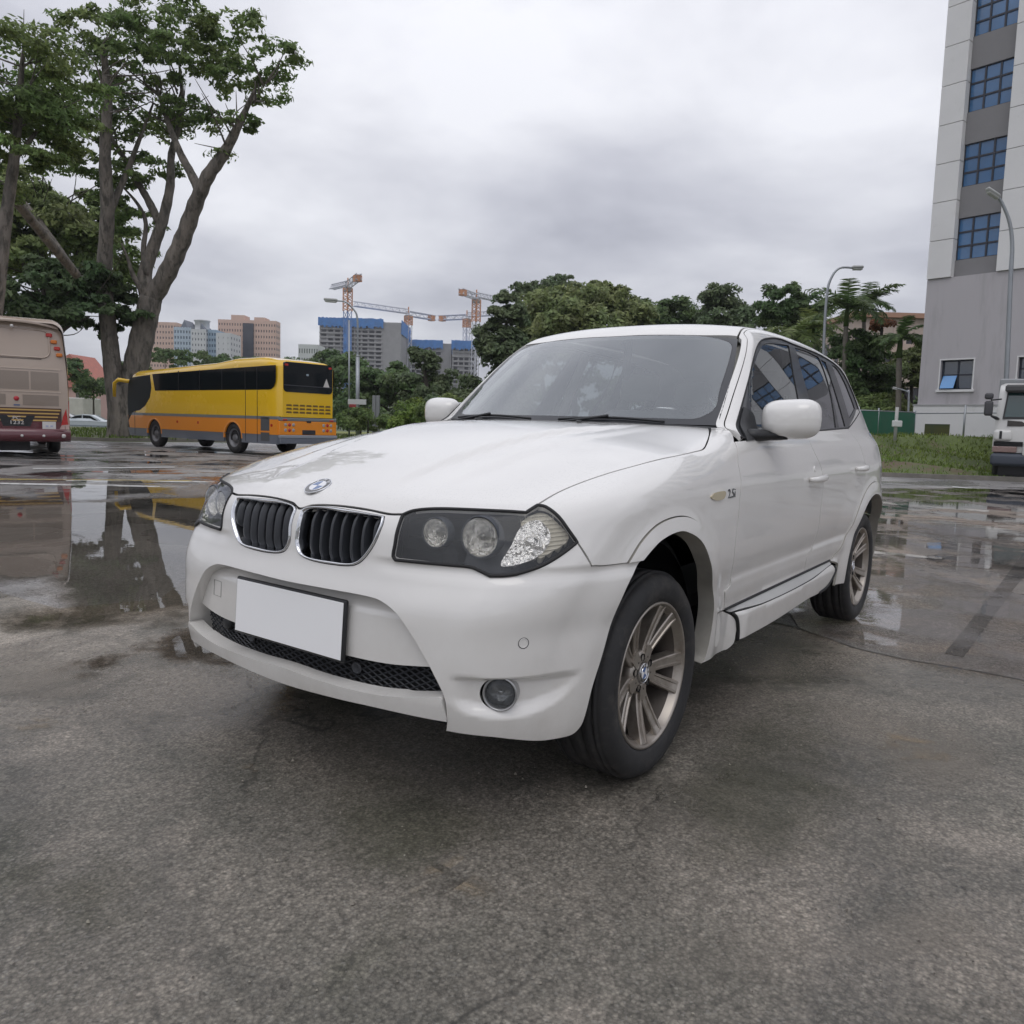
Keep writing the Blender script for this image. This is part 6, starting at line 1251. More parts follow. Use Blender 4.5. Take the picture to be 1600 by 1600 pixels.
# ---------- buildings ----------
def build_grey_building():
    wall=mat('grey_render',(.47,.45,.465),.85,var=.05,vscale=.6,stretch=(1,1,.14),dirt=((.345,.33,.335),1.5,.50,.74));white=mat('white_cladding',(.74,.735,.73),.7,var=.04,vscale=.8,dirt=((.5,.49,.47),1.2,.6,.85));dk=mat('dark_grey_spandrel',(.235,.23,.235),.75,var=.06)
    fr=mat('window_frame_dark',(.03,.035,.05),.4);gl=mat('blue_window_glass',(.02,.13,.31),.05,.0,coat=1,spec=1.0,var=.30,vscale=.35);gd=mat('dark_window_glass',(.012,.03,.055),.05,.0,coat=1,spec=.9);lbl=mat('sky_blue_sash_glass',(.10,.30,.62),.05,coat=1)
    c=at(1431,665,34.0);c[2]=0
    # the face runs towards its vanishing point at the far left
    vp=CR.T@np.array([(-213-800)/FPX,-(635-784)/FPX,1.]);vp[2]=0;vp/=np.linalg.norm(vp);run=-vp     # towards the viewer's right
    rz=math.atan2(run[1],run[0]);b=empty('office_building',c,rz,'tall grey and white building with blue glazed window strips at the right edge','building')
    # local: x along the face, y outwards?  find the outward side
    yl=np.array([-math.sin(rz),math.cos(rz)]);out=1 if np.dot(yl,CAM[:2]-c[:2])>0 else -1
    W_=30.0;H=21.0;D=12.0
    ix=lambda u,v: None
    def loc(u,v):
        """local x,z where the sight line through photo point u,v meets the face"""
        r=CR.T@np.array([(u-800)/FPX,-(v-784)/FPX,1.]);n=np.array([yl[0],yl[1],0])*out;t=((c-CAM)@n)/(r@n);p=CAM+r*t;return float((p-c)@run),float(p[2])
    y=lambda a:-a*out     # depth into the wall
    def bx(mb,x0,x1,z0,z1,d0,d1): mb.box(x0,x1,min(y(d0),y(d1)),max(y(d0),y(d1)),z0,z1)
    z_s=loc(1454,437)[1];z_b=loc(1431,633)[1];x1,_=loc(1563,400);x0,_=loc(1500,400)
    xs0,_=loc(1489,405);xs1,_=loc(1559,402);zt0=loc(1489,406)[1];zt1=loc(1495,340)[1]
    pitch_z=loc(1499,291)[1]-zt0
    wins=[]
    mb=MB();bx(mb,-.12,W_,0,z_b,-.10,D);mb.build('plinth',white,b)
    # grey middle with openings
    sx0,sz0=loc(1467,609);sx1,sz1=loc(1522,561)
    op=[(sx0,sx1,sz0,sz1),(loc(1588,600)[0],loc(1588,600)[0]+(sx1-sx0),loc(1588,593)[1],loc(1588,558)[1])]
    for q in range(2,7): op.append((op[q-1][0]+(op[1][0]-op[0][0]),op[q-1][1]+(op[1][0]-op[0][0]),op[0][2],op[0][3]))
    mb=MB();xx=0.0;cuts=[o for o in op if o[1]<W_]
    for o in cuts: bx(mb,xx,o[0],z_b,z_s,0,.5);bx(mb,o[0],o[1],z_b,op[0][2],0,.5);bx(mb,o[0],o[1],op[0][3],z_s,0,.5);xx=o[1]
    bx(mb,xx,W_,z_b,z_s,0,.5);mb.build('wall',wall,b)
    mb=MB();bx(mb,.02,W_,.1,H,.5,D);mb.build('core',mat('building_core',(.30,.30,.31),.9),b)
    me_w=None
    for k,o in enumerate(cuts):
        f_=MB();t=.06
        for a in((o[0],o[0]+t,o[2],op[0][3]),(o[1]-t,o[1],o[2],op[0][3]),(o[0],o[1],o[2],o[2]+t),(o[0],o[1],op[0][3]-t,op[0][3]),((o[0]+o[1])/2-t/2,(o[0]+o[1])/2+t/2,o[2],op[0][3]),(o[0],o[1],(o[2]+op[0][3])/2-t/2,(o[2]+op[0][3])/2+t/2)): bx(f_,a[0]+.0,a[1],a[2],a[3],.16,.22)
        w=f_.build('window',fr,b);g=MB();bx(g,o[0]+.03,o[1]-.03,o[2]+.03,op[0][3]-.03,.20,.21);g.build('pane',gd,w)
        s_=MB();bx(s_,o[0]-.1,o[1]+.1,o[2]-.10,o[2]-.0,-.08,.16);bx(s_,o[0]-.05,o[0]-.0,o[2],op[0][3],-.02,.0);bx(s_,o[1],o[1]+.05,o[2],op[0][3],-.02,0);bx(s_,o[0]-.05,o[1]+.05,op[0][3],op[0][3]+.05,-.02,0);s_.build('sill',white,w)
        if k==0:
            g=MB();xa,xb=o[0]+.07,(o[0]+o[1])/2-.03;zz=(o[2]+op[0][3])/2-.03;g.add([(xa,y(.17),zz),(xb,y(.17),zz),(xb,y(-.12),o[2]+.05),(xa,y(-.12),o[2]+.05)]+[(xa,y(.15),zz),(xb,y(.15),zz),(xb,y(-.14),o[2]+.05),(xa,y(-.14),o[2]+.05)],[(0,1,2,3),(7,6,5,4),(0,4,5,1),(2,6,7,3),(0,3,7,4),(1,5,6,2)]);g.build('opened_sash',lbl,w)
    # upper storeys: white piers between glazed bays
    bays=[(xs0,xs1)];pw=xs1-xs0;nx=loc(1598,415)[0]
    gapx=max(1.2,nx-xs1);q=xs1+gapx
    while q+pw<W_: bays.append((q,q+pw));q+=pw+gapx
    ztop=H;lv=[]
    z=zt0
    while z<ztop-.5: lv.append((z,min(z+(zt1-zt0),ztop)));z+=pitch_z
    xx=0.0
    for k,(a,b_) in enumerate(bays+[(W_,W_)]):
        # cladding panels in courses
        zz=z_s;edges=[z_s]+[l[0]-.05 for l in lv]+[l[1]-.2 for l in lv]+[ztop];edges=sorted(set([z_s,ztop]+[z_s+1.55*i for i in range(1,12) if z_s+1.55*i<ztop-.3]))
        for e0,e1 in zip(edges[:-1],edges[1:]):
            if a-xx>.05: mb=MB();mb.cbox(xx+.008,a-.008,min(y(-.10),y(.5)),max(y(-.10),y(.5)),e0+.012,e1-.012,.006);mb.build('cladding_panel',white,b)
        if b_>a:
            zz=z_s
            for (l0,l1) in lv+[(ztop,ztop)]:
                if l0-zz>.05: mb=MB();bx(mb,a,b_,zz,l0,.22,.5);mb.build('spandrel',dk,b)
                if l1>l0:
                    f_=MB();t=.07
                    for i in range(4):
                        xq=a+(b_-a)*i/3;bx(f_,max(a,xq-t/2),min(b_,xq+t/2),l0,l1,.28,.36)
                        zq=l0+(l1-l0)*i/3;bx(f_,a,b_,max(l0,zq-t/2),min(l1,zq+t/2),.281,.359)
                    w=f_.build('window',fr,b)
                    for i in range(3):
                        for j in range(3): g=MB();bx(g,a+(b_-a)*i/3+t/2,a+(b_-a)*(i+1)/3-t/2,l0+(l1-l0)*j/3+t/2,l0+(l1-l0)*(j+1)/3-t/2,.32,.34);g.build('pane',gl,w)
                zz=l1
        xx=b_
    # lower band: groove, low window
    mb=MB();bx(mb,-.14,W_,z_b-.03,z_b+.03,-.13,.0);mb.build('string_course',mat('course_grey',(.40,.40,.40),.8),b)
    lx0,lz0=loc(1446,676);lx1,lz1=loc(1486,663);mb=MB();bx(mb,lx0,lx1,max(.9,lz0-.3),lz1,-.115,-.10);w=mb.build('window',mat('greenish_glass',(.05,.075,.045),.08,coat=1),b)
    return b
def win_block(name,label,u0,u1,vt,d,dep,wallc,cols,rows,ww=.55,wh=.5,wc=(.10,.10,.11),vb=572,group=None,cat='apartment block',ang=0.0,roof=None,extra=None,par=.8):
    """far residential block: box with rows of recessed windows and thin slab edges"""
    p0=at(u0,vb,d);p1=at(u1,vb,d);W_=float(np.linalg.norm((p1-p0)[:2]));H=float(at((u0+u1)/2,vt,d)[2]);c=(p0+p1)/2;c[2]=0
    b=empty(name,c,RZV+ang,label,cat,group);wm=mat(name+'_wall_%d'%int(sum(wallc)*1000),wallc,.85,var=.06,vscale=.15);gm=mat('far_window_%d'%int(sum(wc)*1000),wc,.25)
    mb=MB();mb.box(-W_/2,W_/2,.4,dep,-5,H);mb.build('wall',wm,b)
    cw=W_/cols;z0=-3;chh=(H-par-z0)/rows
    f_=MB()
    for i in range(cols+1):
        x=-W_/2+i*cw;t=cw*(1-ww)/2;f_.box(max(-W_/2,x-t),min(W_/2,x+t),-.0,.4,-5,H-.01)
    f_.build('pier',wm,b)
    f_=MB()
    for j in range(rows+1):
        z=z0+j*chh;t=chh*(1-wh)/2;f_.box(-W_/2+.01,W_/2-.01,.06,.4,z-t,min(H-.02,z+t))
    f_.build('floor_band',wm,b)
    mb=MB();mb.box(-W_/2+.1,W_/2-.1,.34,.395,-4,H-.5);tag(mb.build('windows',gm,b),kind='stuff')
    # side window strips
    mb=MB()
    for j in range(rows):
        z=z0+(j+.5)*chh
        for q in range(4): mb.box(W_/2-.02,W_/2+.03,dep*(q+.3)/4,dep*(q+.62)/4,z-chh*.22,z+chh*.22);mb.box(-W_/2-.03,-W_/2+.02,dep*(q+.3)/4,dep*(q+.62)/4,z-chh*.22,z+chh*.22)
    tag(mb.build('side_windows',gm,b),kind='stuff')
    if extra: extra(b,W_,H,wm)
    return b
def build_far():
    peach=(.62,.44,.36);pale=(.50,.53,.57);wh=(.58,.59,.60)
    def ex_orange(b,W_,H,wm):
        mb=MB();mb.box(-W_*.28,-W_*.05,.5,8,H,H+2.2);mb.box(W_*.12,W_*.3,.5,8,H,H+1.4);mb.build('roof_block',wm,b)
        mb=MB();mb.box(-W_*.06,W_*.12,-.8,.3,-5,H-1.5);mb.build('glazed_core',mat('core_glass',(.045,.05,.065),.2),b)
    win_block('orange_block','peach apartment block partly hidden behind the rain tree trunk',226,276,503,380,7,peach,11,18,.42,.42)
    win_block('orange_block','large peach apartment block with a dark glazed stair core, right of the white towers',341,431,500,365,7,peach,22,18,.42,.42,extra=ex_orange)
    def ex_slope(b,W_,H,wm):
        mb=MB();mb.prism([(-W_*.1,H),(W_*.5,H),(W_*.5,H-4.5),(W_*.1,H+3.2)],.3,9,'y');mb.build('sloping_roof',mat('slate_roof',(.16,.18,.22),.6),b)
    def ex_drum(b,W_,H,wm):
        mb=MB();mb.lathe([(3.0,H),(3.0,H+3.6),(3.4,H+3.7),(3.4,H+4.2),(.01,H+4.4)],16,'z',c=(-W_*.05,5,0));mb.build('roof_drum',wm,b)
        mb=MB();mb.prism([(W_*.1,H),(W_*.5,H),(W_*.5,H-1),(W_*.14,H+2.4)],.3,8,'y');mb.build('sloping_roof',mat('slate_roof',(.16,.18,.22),.6),b)
    win_block('pale_tower','slim pale blue tower with a sloping dark roof left of the drum-topped tower',272,299,511,350,14,(.44,.52,.60),6,17,.5,.5,wc=(.13,.18,.24),extra=ex_slope)
    win_block('pale_tower','white tower with a round drum on its roof',299,322,514,340,14,wh,5,17,.35,.4,wc=(.16,.19,.22),extra=ex_drum)
    win_block('pale_tower','blue-fronted tower strip between the drum-topped tower and the blank white slab',322,338,515,342,13,(.30,.40,.50),4,17,.6,.5,wc=(.08,.13,.2))
    win_block('pale_tower','blank white slab block left of the large peach block',338,360,520,338,13,wh,3,16,.14,.3,wc=(.22,.25,.28))
    win_block('white_block','small white block left of the building site',466,497,538,330,12,(.58,.60,.59),8,9,.5,.5,wc=(.16,.19,.17))
    net=mat('blue_safety_net',(.05,.20,.52),.8,var=.2,vscale=.4,bump=.5,bscale=1.2);conc=mat('raw_concrete',(.31,.305,.31),.9,var=.12,vscale=.3);void=mat('dark_floor_void',(.07,.075,.09),.9)
    def site(label,u0,u1,vt,vn,d,dep,rows,cols,side=0,vb=585,netd=True,skip=()):
        d*=1.6;p0=at(u0,vb,d);p1=at(u1,vb,d);W_=float(np.linalg.norm((p1-p0)[:2]));H=float(at((u0+u1)/2,vt,d)[2]);Hn=float(at((u0+u1)/2,vn,d)[2]);c=(p0+p1)/2;c[2]=0
        b=empty('building_site_block',c,RZV,label,'building site','unfinished concrete blocks under the cranes')
        mb=MB();mb.box(-W_/2+.3,W_/2-.3,3.0,dep,-4,Hn);mb.build('core',void,b)
        fh=(Hn)/rows
        for j in range(rows+1):
            mb=MB();z=j*fh
            if z>Hn+.01: break
            mb.box(-W_/2,W_/2,-.5-.25*(j%2),dep,z-.35,z+.65 if j<rows else z);mb.build('floor_slab',conc,b)
        mb=MB();rg=np.random.default_rng(int(u0))
        for i in range(cols+1):
            x=-W_/2+(W_-.8)*i/cols;mb.box(x,x+.9,-.2,1.2,-4,Hn)
        for j in range(rows):
            for i in range(cols):
                if rg.random()<.22: x=-W_/2+(W_-.8)*i/cols;mb.box(x+.8,x+(W_-.8)/cols,.6,.8,j*fh,j*fh+fh)
        tag(mb.build('columns_and_parapets',conc,b),kind='stuff')
        if side: mb=MB();mb.box(W_/2-.0,W_/2+side,.0,dep,-4,H-1.5);mb.build('lift_core',conc,b)
        mb=MB();k=34
        for i in range(k):
            x=-W_/2-.6+(W_+1.2)*i/k;mb.box(x,x+(W_+1.2)/k*1.0,-1.5-.3*rg.random(),-1.2,Hn-.4-rg.random()*1.6,H+rg.random()*.5)
        mb.box(-W_/2-.6,-W_/2-.3,-.6,dep,Hn-.5,H);mb.box(W_/2+.3+side,W_/2+.6+side,-.6,dep,Hn-.5-4*(side>0),H);mb.box(-W_/2,W_/2,-.3,dep,Hn,H-.6);mb.build('safety_net',net,b)
        return b,W_,H,Hn
    b,W_,H,Hn=site('largest unfinished concrete block with blue netting round its top floor',499,597,498,508,300,40,23,9,side=11)
    mb=MB();mb.box(-W_*.10,W_*.02,-2.2,-1.9,-3,Hn*.98);mb.build('net_strip',net,b)
    site('middle unfinished block, low with blue netting, left of the concrete core',628,690,532,541,320,30,17,6,side=6)
    site('rightmost unfinished block, half hidden by trees',706,742,533,543,315,30,17,4,side=0)
    p=at(615,570,500);p[2]=0
    mb=MB();h=float(at(615,508,500)[2]);mb.box(-3.8,3.8,0,9,-3,h);mb.box(-7.5,-3.8,1,9,-3,h-7);o=mb.build('concrete_core',conc);o.location=tuple(p);o.rotation_euler=(0,0,RZV);tag(o,'bare grey concrete lift core between the building site blocks','building site')
    # cranes
    org=mat('crane_orange',(.55,.22,.08),.6);blu=mat('crane_blue',(.12,.22,.48),.6);wht=mat('crane_white',(.52,.53,.58),.6);cab_=mat('crane_cab',(.30,.30,.30),.6)
    def truss(mb,a,b_,w,n,th,mi=0,tri=False):
        a=np.array(a,float);b_=np.array(b_,float);dv=(b_-a);L_=np.linalg.norm(dv);dv/=L_;s=np.cross(dv,[0,0,1.]);s=s/np.linalg.norm(s) if np.linalg.norm(s)>.2 else np.array([1.,0,0]);u_=np.cross(s,dv)
        cs=[s*w/2+u_*w/2,-s*w/2+u_*w/2,-s*w/2-u_*w/2,s*w/2-u_*w/2] if not tri else [u_*w*.9,-s*w/2,s*w/2]
        for c in cs: mb.tube([a+c,b_+c],th,4,sm=False,mi=mi)
        for i in range(n):
            p,q=a+dv*L_*i/n,a+dv*L_*(i+1)/n
            for k in range(len(cs)):
                c0,c1=cs[k],cs[(k+1)%len(cs)]
                if i%2: c0,c1=c1,c0
                mb.tube([p+c0,q+c1],th*.62,3,sm=False,mi=mi,cap=False)
    def crane(label,um,vmid,vtop,vbase,d,tipL,tipR,vjoin):
        d*=1.6;base=at(um,vbase,d);jz=float(at(um,vtop,d)[2]);t=empty('tower_crane',(base[0],base[1],0),0,label,'tower crane','cranes over the building site')
        B_=np.array([base[0],base[1],0]);top=np.array([0,0,jz]);zj=float(at(um,vjoin,d)[2])
        xy=lambda z:np.array([at(um,vmid,d)[0]-B_[0],at(um,vmid,d)[1]-B_[1],z])
        mb=MB();truss(mb,xy(0),xy(zj),3.2,14,.30);mb.build('lower_mast',blu if vjoin<500 else wht,t)
        mb=MB();truss(mb,xy(zj),xy(jz-1.5),3.6,7,.42);mb.build('upper_mast',org,t)
        def tip(u,v):
            a=at(u,v,100);b2=at(u,v,200);z=(jz-a[2])/((b2[2]-a[2])/100)+100;z=min(max(z,d*.55),d*1.7);return at(u,v,z)-B_
        a=tip(*tipL);b2=tip(*tipR)
        mb=MB();truss(mb,xy(jz),a,3.0,16,.30,tri=True);mb.build('jib',wht,t)
        mb=MB();truss(mb,xy(jz),b2,2.8,7,.36);mb.build('counter_jib',wht,t)
        mb=MB();e=b2+(xy(jz)-b2)*.12;mb.box(e[0]-1.7,e[0]+1.7,e[1]-1.7,e[1]+1.7,e[2]-2.2,e[2]+1.2);mb.build('counterweight',org,t)
        mb=MB();p=xy(jz);mb.cbox(p[0]-1.8,p[0]+1.8,p[1]-1.8,p[1]+1.8,p[2]-3.6,p[2]-.8,.3);mb.build('cab',cab_,t)
        mb=MB();mb.tube([xy(jz),xy(jz+4.2)],.5,4,sm=False);mb.build('apex',org,t)
    crane('tallest crane with a blue lower mast in front of the largest unfinished block',543,500,446,565,285,(518,452),(561,432),486)
    crane('crane with the longest level jib, between the two lamp posts and the concrete core',638,510,490,540,318,(552,478),(679,497),508)
    crane('crane with a jib dipping to the right, above the tree by the windscreen',744,490,464,560,300,(788,473),(720,455),503)
    crane('lowest crane, left of the crane with the dipping jib',729,515,495,545,330,(782,492),(686,497),512)
    # low pink building right, house far left
    def ex_pink(b,W_,H,wm):
        mb=MB();mb.box(-W_/2-.5,W_/2+.5,-.6,12,H,H+.55);mb.build('parapet',mat('parapet_rust',(.42,.24,.17),.8),b)
        mb=MB();mb.box(-W_/2,W_/2,-.25,.0,H-4.3,H-2.9);mb.build('balcony_wall',mat('pink_wall',(.52,.40,.34),.8),b)
    win_block('low_pink_building','low pink building behind the palms, left of the grey building',1325,1470,497,92,12,(.52,.42,.37),9,3,.72,.5,wc=(.05,.05,.06),vb=640,cat='building',extra=ex_pink)
    # far-left house with a red roof, white shed, hill
    c=at(118,640,150);c[2]=-.6;h=empty('house',c,RZV,'distant pink house with a red tiled roof between the tan coach and the rain tree','house')
    H=float(at(118,592,150)[2]);mb=MB();mb.box(-2.6,3.4,0,8,0,H);mb.build('wall',mat('pink_house_wall',(.55,.36,.32),.8),h)
    mb=MB();mb.prism([(-3.8,H-1.5),(-3.0,H+4.0),(-.6,H+5.2),(3.9,H-.3)],-.5,8.5,'y');mb.build('roof',mat('red_tile_roof',(.45,.17,.13),.8,var=.2,vscale=2),h)
    for z in(H-3.2,H-6.2): mb=MB();mb.box(.2,2.8,-.12,.05,z,z+1.3);mb.build('balcony',mat('balcony_dark',(.12,.10,.10),.7),h)
    c=at(112,650,95);c[2]=-.6;mb=MB();zt=float(at(112,621,95)[2])+.6;mb.cbox(-2.6,1.5,0,4,0,zt,.1);mb.box(-2.2,-.2,-.02,.02,.4,1.2);o=mb.build('white_shed',mat('dirty_white_sheet',(.48,.47,.45),.7,var=.15,vscale=1.2));o.location=tuple(c);o.rotation_euler=(0,0,RZV);tag(o,'dirty white shed seen between the tan coach and the rain tree','shed')
    # bright yellow-green field and hedge far left
    P=[rd(a,b)[:2] for a,b in((-70,70),(-20,70),(-10,120),(-90,120))];sheet('field',None,-.55,mat('pale_field',(.19,.21,.045),.95,var=.2,vscale=.3),step=8,smooth=False,pts=P)['kind']='structure'
    bark2=MATS['dark_bark'];ld=LEAF['leaf_dark']
    for lb_,u,v,d,r,rz in(('dark clipped bush right beside the tan coach, before the pink house',100,588,80,2.0,2.2),('small dark tree right of the pink house',146,612,85,1.9,1.6),('tree between the two stems of the rain tree, far behind',205,600,90,2.4,2.6),('low tree line over the yellow coach roof, left end',258,568,110,5.0,2.0),('low tree line over the yellow coach roof, middle',310,570,110,5.5,2.0),('low tree line over the yellow coach roof, right end',385,574,110,5.0,1.4)):
        base=at(u,640,d);base[2]=-.6;tree('distant_tree',lb_,base,[([base,at(u,v,d)],[.15,.05])],[(at(u,v,d),(r,r,rz),26,.7,3600)],ld,bark2,leaf=.2)
def lamp_posts():
    gal=mat('galvanised_steel',(.36,.38,.40),.45,.7,var=.08,vscale=2);wh=mat('lamp_housing',(.42,.43,.42),.5);dif=mat('lamp_diffuser',(.55,.56,.54),.3,coat=.5)
    def post(label,base,pts,r0,r1,head,hd,size=(.75,.26,.14),sleeve=None,group='street lamps'):
        base=np.array(base);base[2]=0 if base[2]<1.6 else 1.0;t=empty('street_lamp',base,0,label,'street lamp',group)
        P=[base]+[np.array(p) for p in pts];Pl=[p-base for p in P]
        # smooth the arm
        Q=[];n=len(Pl)
        for i in range(n-1):
            for q in range(5):
                f_=q/5;p0=Pl[max(i-1,0)];p1=Pl[i];p2=Pl[i+1];p3=Pl[min(i+2,n-1)];Q.append(.5*((2*p1)+(-p0+p2)*f_+(2*p0-5*p1+4*p2-p3)*f_**2+(-p0+3*p1-3*p2+p3)*f_**3) if i else p1+(p2-p1)*f_)
        Q.append(Pl[-1]);mb=MB();mb.tube(Q,list(np.linspace(r0,r1,len(Q))),10);mb.build('pole',gal,t)
        if sleeve: mb=MB();q=Pl[0]+(Pl[1]-Pl[0])*sleeve;mb.tube([Pl[0],q],[r0*1.7,r0*1.6],12);mb.tube([q,q+np.array([0,0,.15])],[r0*1.6,r0*1.05],12);mb.build('base_sleeve',gal,t)
        h=Pl[-1];dv=nrm(Pl[-1]-Pl[-2]);dv[2]*=.4;dv=nrm(dv);T=frame(h+dv*size[0]*.5,(0,0,1));x,y_,z_=dv,np.cross([0,0,1.],dv),np.array([0,0,1.]);y_=nrm(y_)
        c=h+dv*size[0]*.42;T=Matrix(((x[0],y_[0],z_[0],c[0]),(x[1],y_[1],z_[1],c[1]),(x[2],y_[2],z_[2],c[2]),(0,0,0,1)))
        mb=MB();mb.cbox(-size[0]/2,size[0]/2,-size[1]/2,size[1]/2,-size[2]*.3,size[2]*.7,.05,T=T);mb.build('lamp_housing',wh,t,bevel=.02)
        mb=MB();mb.cbox(-size[0]*.40,size[0]*.42,-size[1]*.42,size[1]*.42,-size[2]*.7,-size[2]*.28,.03,T=T);mb.build('lamp_glass',dif,t)
        return t
    A=at
    post('left tall street lamp with a curved arm reaching over the building site',A(559,684,58),[A(558.8,555,58),A(558.5,500,58),A(553,484,58),A(540,472,58),A(526,470,58)],.085,.05,None,None,(1.0,.34,.2),sleeve=.98)
    t=post('curved street lamp rising right behind the car roof beside the palms',A(1284,700,38),[A(1287,545,38),A(1292,462,38),A(1299,434,38),A(1312,419,38),A(1332,418.5,38)],.075,.045,None,None,(.55,.26,.15))
    t=post('nearest curved street lamp in front of the grey building',A(1566,700,27),[A(1572,600,27),A(1579,437,27),A(1581.5,385,27),A(1578,350,27),A(1568,322,27),A(1560,308,27)],.085,.045,None,None,(.52,.26,.13),sleeve=.99)
    post('small distant street lamp by the green fence',A(1419,690,33),[A(1420,620,33),A(1417,612,33),A(1402,607,33)],.045,.03,None,None,(.24,.12,.07))
    # thin post with a street-name board
    b=A(545.5,684,52);b[2]=0;t=empty('sign_post',b,0,'thin white post with a blank name board beside the left tall street lamp','sign')
    top=A(545.5,500,52)-b;mb=MB();mb.tube([(0,0,0),tuple(top)],.055,8);mb.build('pole',gal,t)
    p=A(558,628,51.9)-b;T=frame(p,tuple(-FW));mb=MB();mb.cbox(-.60,.60,-.17,.17,-.03,.03,.01,T=T);mb.build('name_board',mat('sign_white',(.60,.61,.60),.5),t)
    p=A(551,634,51.85)-b;T=frame(p,tuple(-FW));mb=MB();mb.cbox(-.22,.22,-.10,.10,-.03,.03,.01,T=T);mb.build('red_plate',mat('sign_red',(.35,.05,.05),.5),t)
    # grey cabinet boards among the trees
    for lb_,u in(('left of two grey upright cabinets under the trees',584),('right of two grey upright cabinets under the trees',590)):
        c=A(u,684,55);c[2]=0;mb=MB();mb.cbox(-.12,.12,-.1,.1,0,float(A(u,618,55)[2]),.02);o=mb.build('upright_cabinet',mat('cabinet_grey',(.26,.27,.28),.6));o.location=tuple(c);o.rotation_euler=(0,0,RZV);tag(o,lb_,'cabinet','grey cabinets')
def fence():
    gal=MATS['galvanised_steel'];gn=mat('green_fence_mesh',(.02,.13,.075),.6,var=.15,vscale=2)
    b=rd(0,0);t=empty('mesh_fence',(0,0,0),0,'green mesh fence on the bank left of the grey building','fence')
    z0=1.15;P0=at(1340,672,29);P1=at(1428,676,31.5)
    h=.95;mb=MB()
    n=16
    mb.box
    V=[P0*[1,1,0]+[0,0,z0-.1],P1*[1,1,0]+[0,0,z0-.1],P1*[1,1,0]+[0,0,float(at(1425,645,31.5)[2])],P0*[1,1,0]+[0,0,float(at(1350,642,29)[2])]]
    nn=nrm(np.cross(V[1]-V[0],[0,0,1.]))*.015;mb.add(V+[v+nn for v in V],[(0,1,2,3),(7,6,5,4),(0,4,5,1),(3,2,6,7)]);mb.build('mesh_panel',gn,t)
    mb=MB();mb.tube([V[3]+[0,0,.02],V[2]+[0,0,.02]],.022,6);mb.build('top_rail',gal,t)
    for q in(0,.33,.66,1): mb=MB();p=V[0]+(V[1]-V[0])*q;mb.tube([p,p+[0,0,V[3][2]-z0+.25]],.03,6);mb.build('post',gal,t)
    # wire fence in front of the plinth
    t=empty('wire_fence',(0,0,0),0,'thin wire fence with steel posts along the white plinth of the grey building','fence')
    pts=[at(1428,646,31),at(1508,645.5,29.5),at(1590,645,28),at(1700,644,26)]
    mb=MB();mb.tube(pts,.022,6);mb.build('top_rail',gal,t)
    for u,v,d in((1508,645,29.5),(1592,645,28)): p=at(u,v,d);mb=MB();mb.tube([(p[0],p[1],1.0),tuple(p+[0,0,.28])],.035,8);mb.build('post',gal,t)
    mb=MB()
    tag(mb.build('wires',gal,t),kind='stuff') if False else None
    # post with a white box
    c=at(1398,690,28);c[2]=1.0;t=empty('post_with_box',c,RZV,'concrete post carrying a small white box before the green fence','post')
    mb=MB();top=float(at(1398,636,28)[2])-1.0;mb.tube([(0,0,0),(0,0,top)],.06,8);mb.build('post',mat('pale_post',(.45,.45,.43),.7),t)
    z=float(at(1398,662,28)[2])-1.0;mb=MB();mb.cbox(-.16,.16,-.14,.0,z-.11,z+.11,.02);mb.build('box',mat('white_box',(.66,.67,.66),.5),t)
# =================== other vehicles ===================
def road_wheel(parent,x,y,z,r,w,hubm,tm,face,name='wheel',dual=False):
    """wheel with its axle along local y; face=+1/-1 is the outer side"""
    e=empty(name,(x,y,z));e.parent=parent
    mb=MB();mb.lathe([(r*.60,w*.40),(r*.66,w*.48),(r*.80,w*.5),(r*.93,w*.46),(r,w*.36),(r,-w*.36),(r*.93,-w*.46),(r*.62,-w*.5),(r*.60,-w*.4)],36,'y');mb.build('tyre',tm,e)
    mb=MB();f_=face;mb.lathe([(r*.62,f_*w*.44),(r*.58,f_*w*.44),(r*.54,f_*w*.25),(r*.40,f_*w*.10),(r*.30,f_*w*.14),(r*.24,f_*w*.36),(r*.20,f_*w*.42),(.001,f_*w*.44)],28,'y')
    for k in range(8): a=2*math.pi*k/8;mb.box(r*.29*math.cos(a)-.02,r*.29*math.cos(a)+.02,min(f_*w*.12,f_*w*.24),max(f_*w*.12,f_*w*.24),r*.29*math.sin(a)-.02,r*.29*math.sin(a)+.02)
    mb.build('rim',hubm,e);return e
def side_poly(mb,poly,y,th=.02,mi=0):
    """flat side wall from an (x,z) outline with a little thickness"""
    y0,y1=sorted((y,y-math.copysign(th,y)));n=len(poly)
    mb.add([(p[0],y0,p[1]) for p in poly]+[(p[0],y1,p[1]) for p in poly],[tuple(range(n)),tuple(range(2*n-1,n-1,-1))]+[(i,(i+1)%n,n+(i+1)%n,n+i) for i in range(n)],mi)
def rrect(x0,x1,z0,z1,r,n=5,c=(1,1,1,1)):
    o=[]
    for (cx,cz,a0,k) in((x1-r,z1-r,0,c[0]),(x0+r,z1-r,90,c[1]),(x0+r,z0+r,180,c[2]),(x1-r,z0+r,270,c[3])):
        if k: o+=[(cx+r*math.cos(R_(a0+90*i/n)),cz+r*math.sin(R_(a0+90*i/n))) for i in range(n+1)]
        else: o.append((cx+(r if a0 in(0,270) else -r),cz+(r if a0 in(0,90) else -r)))
    return o
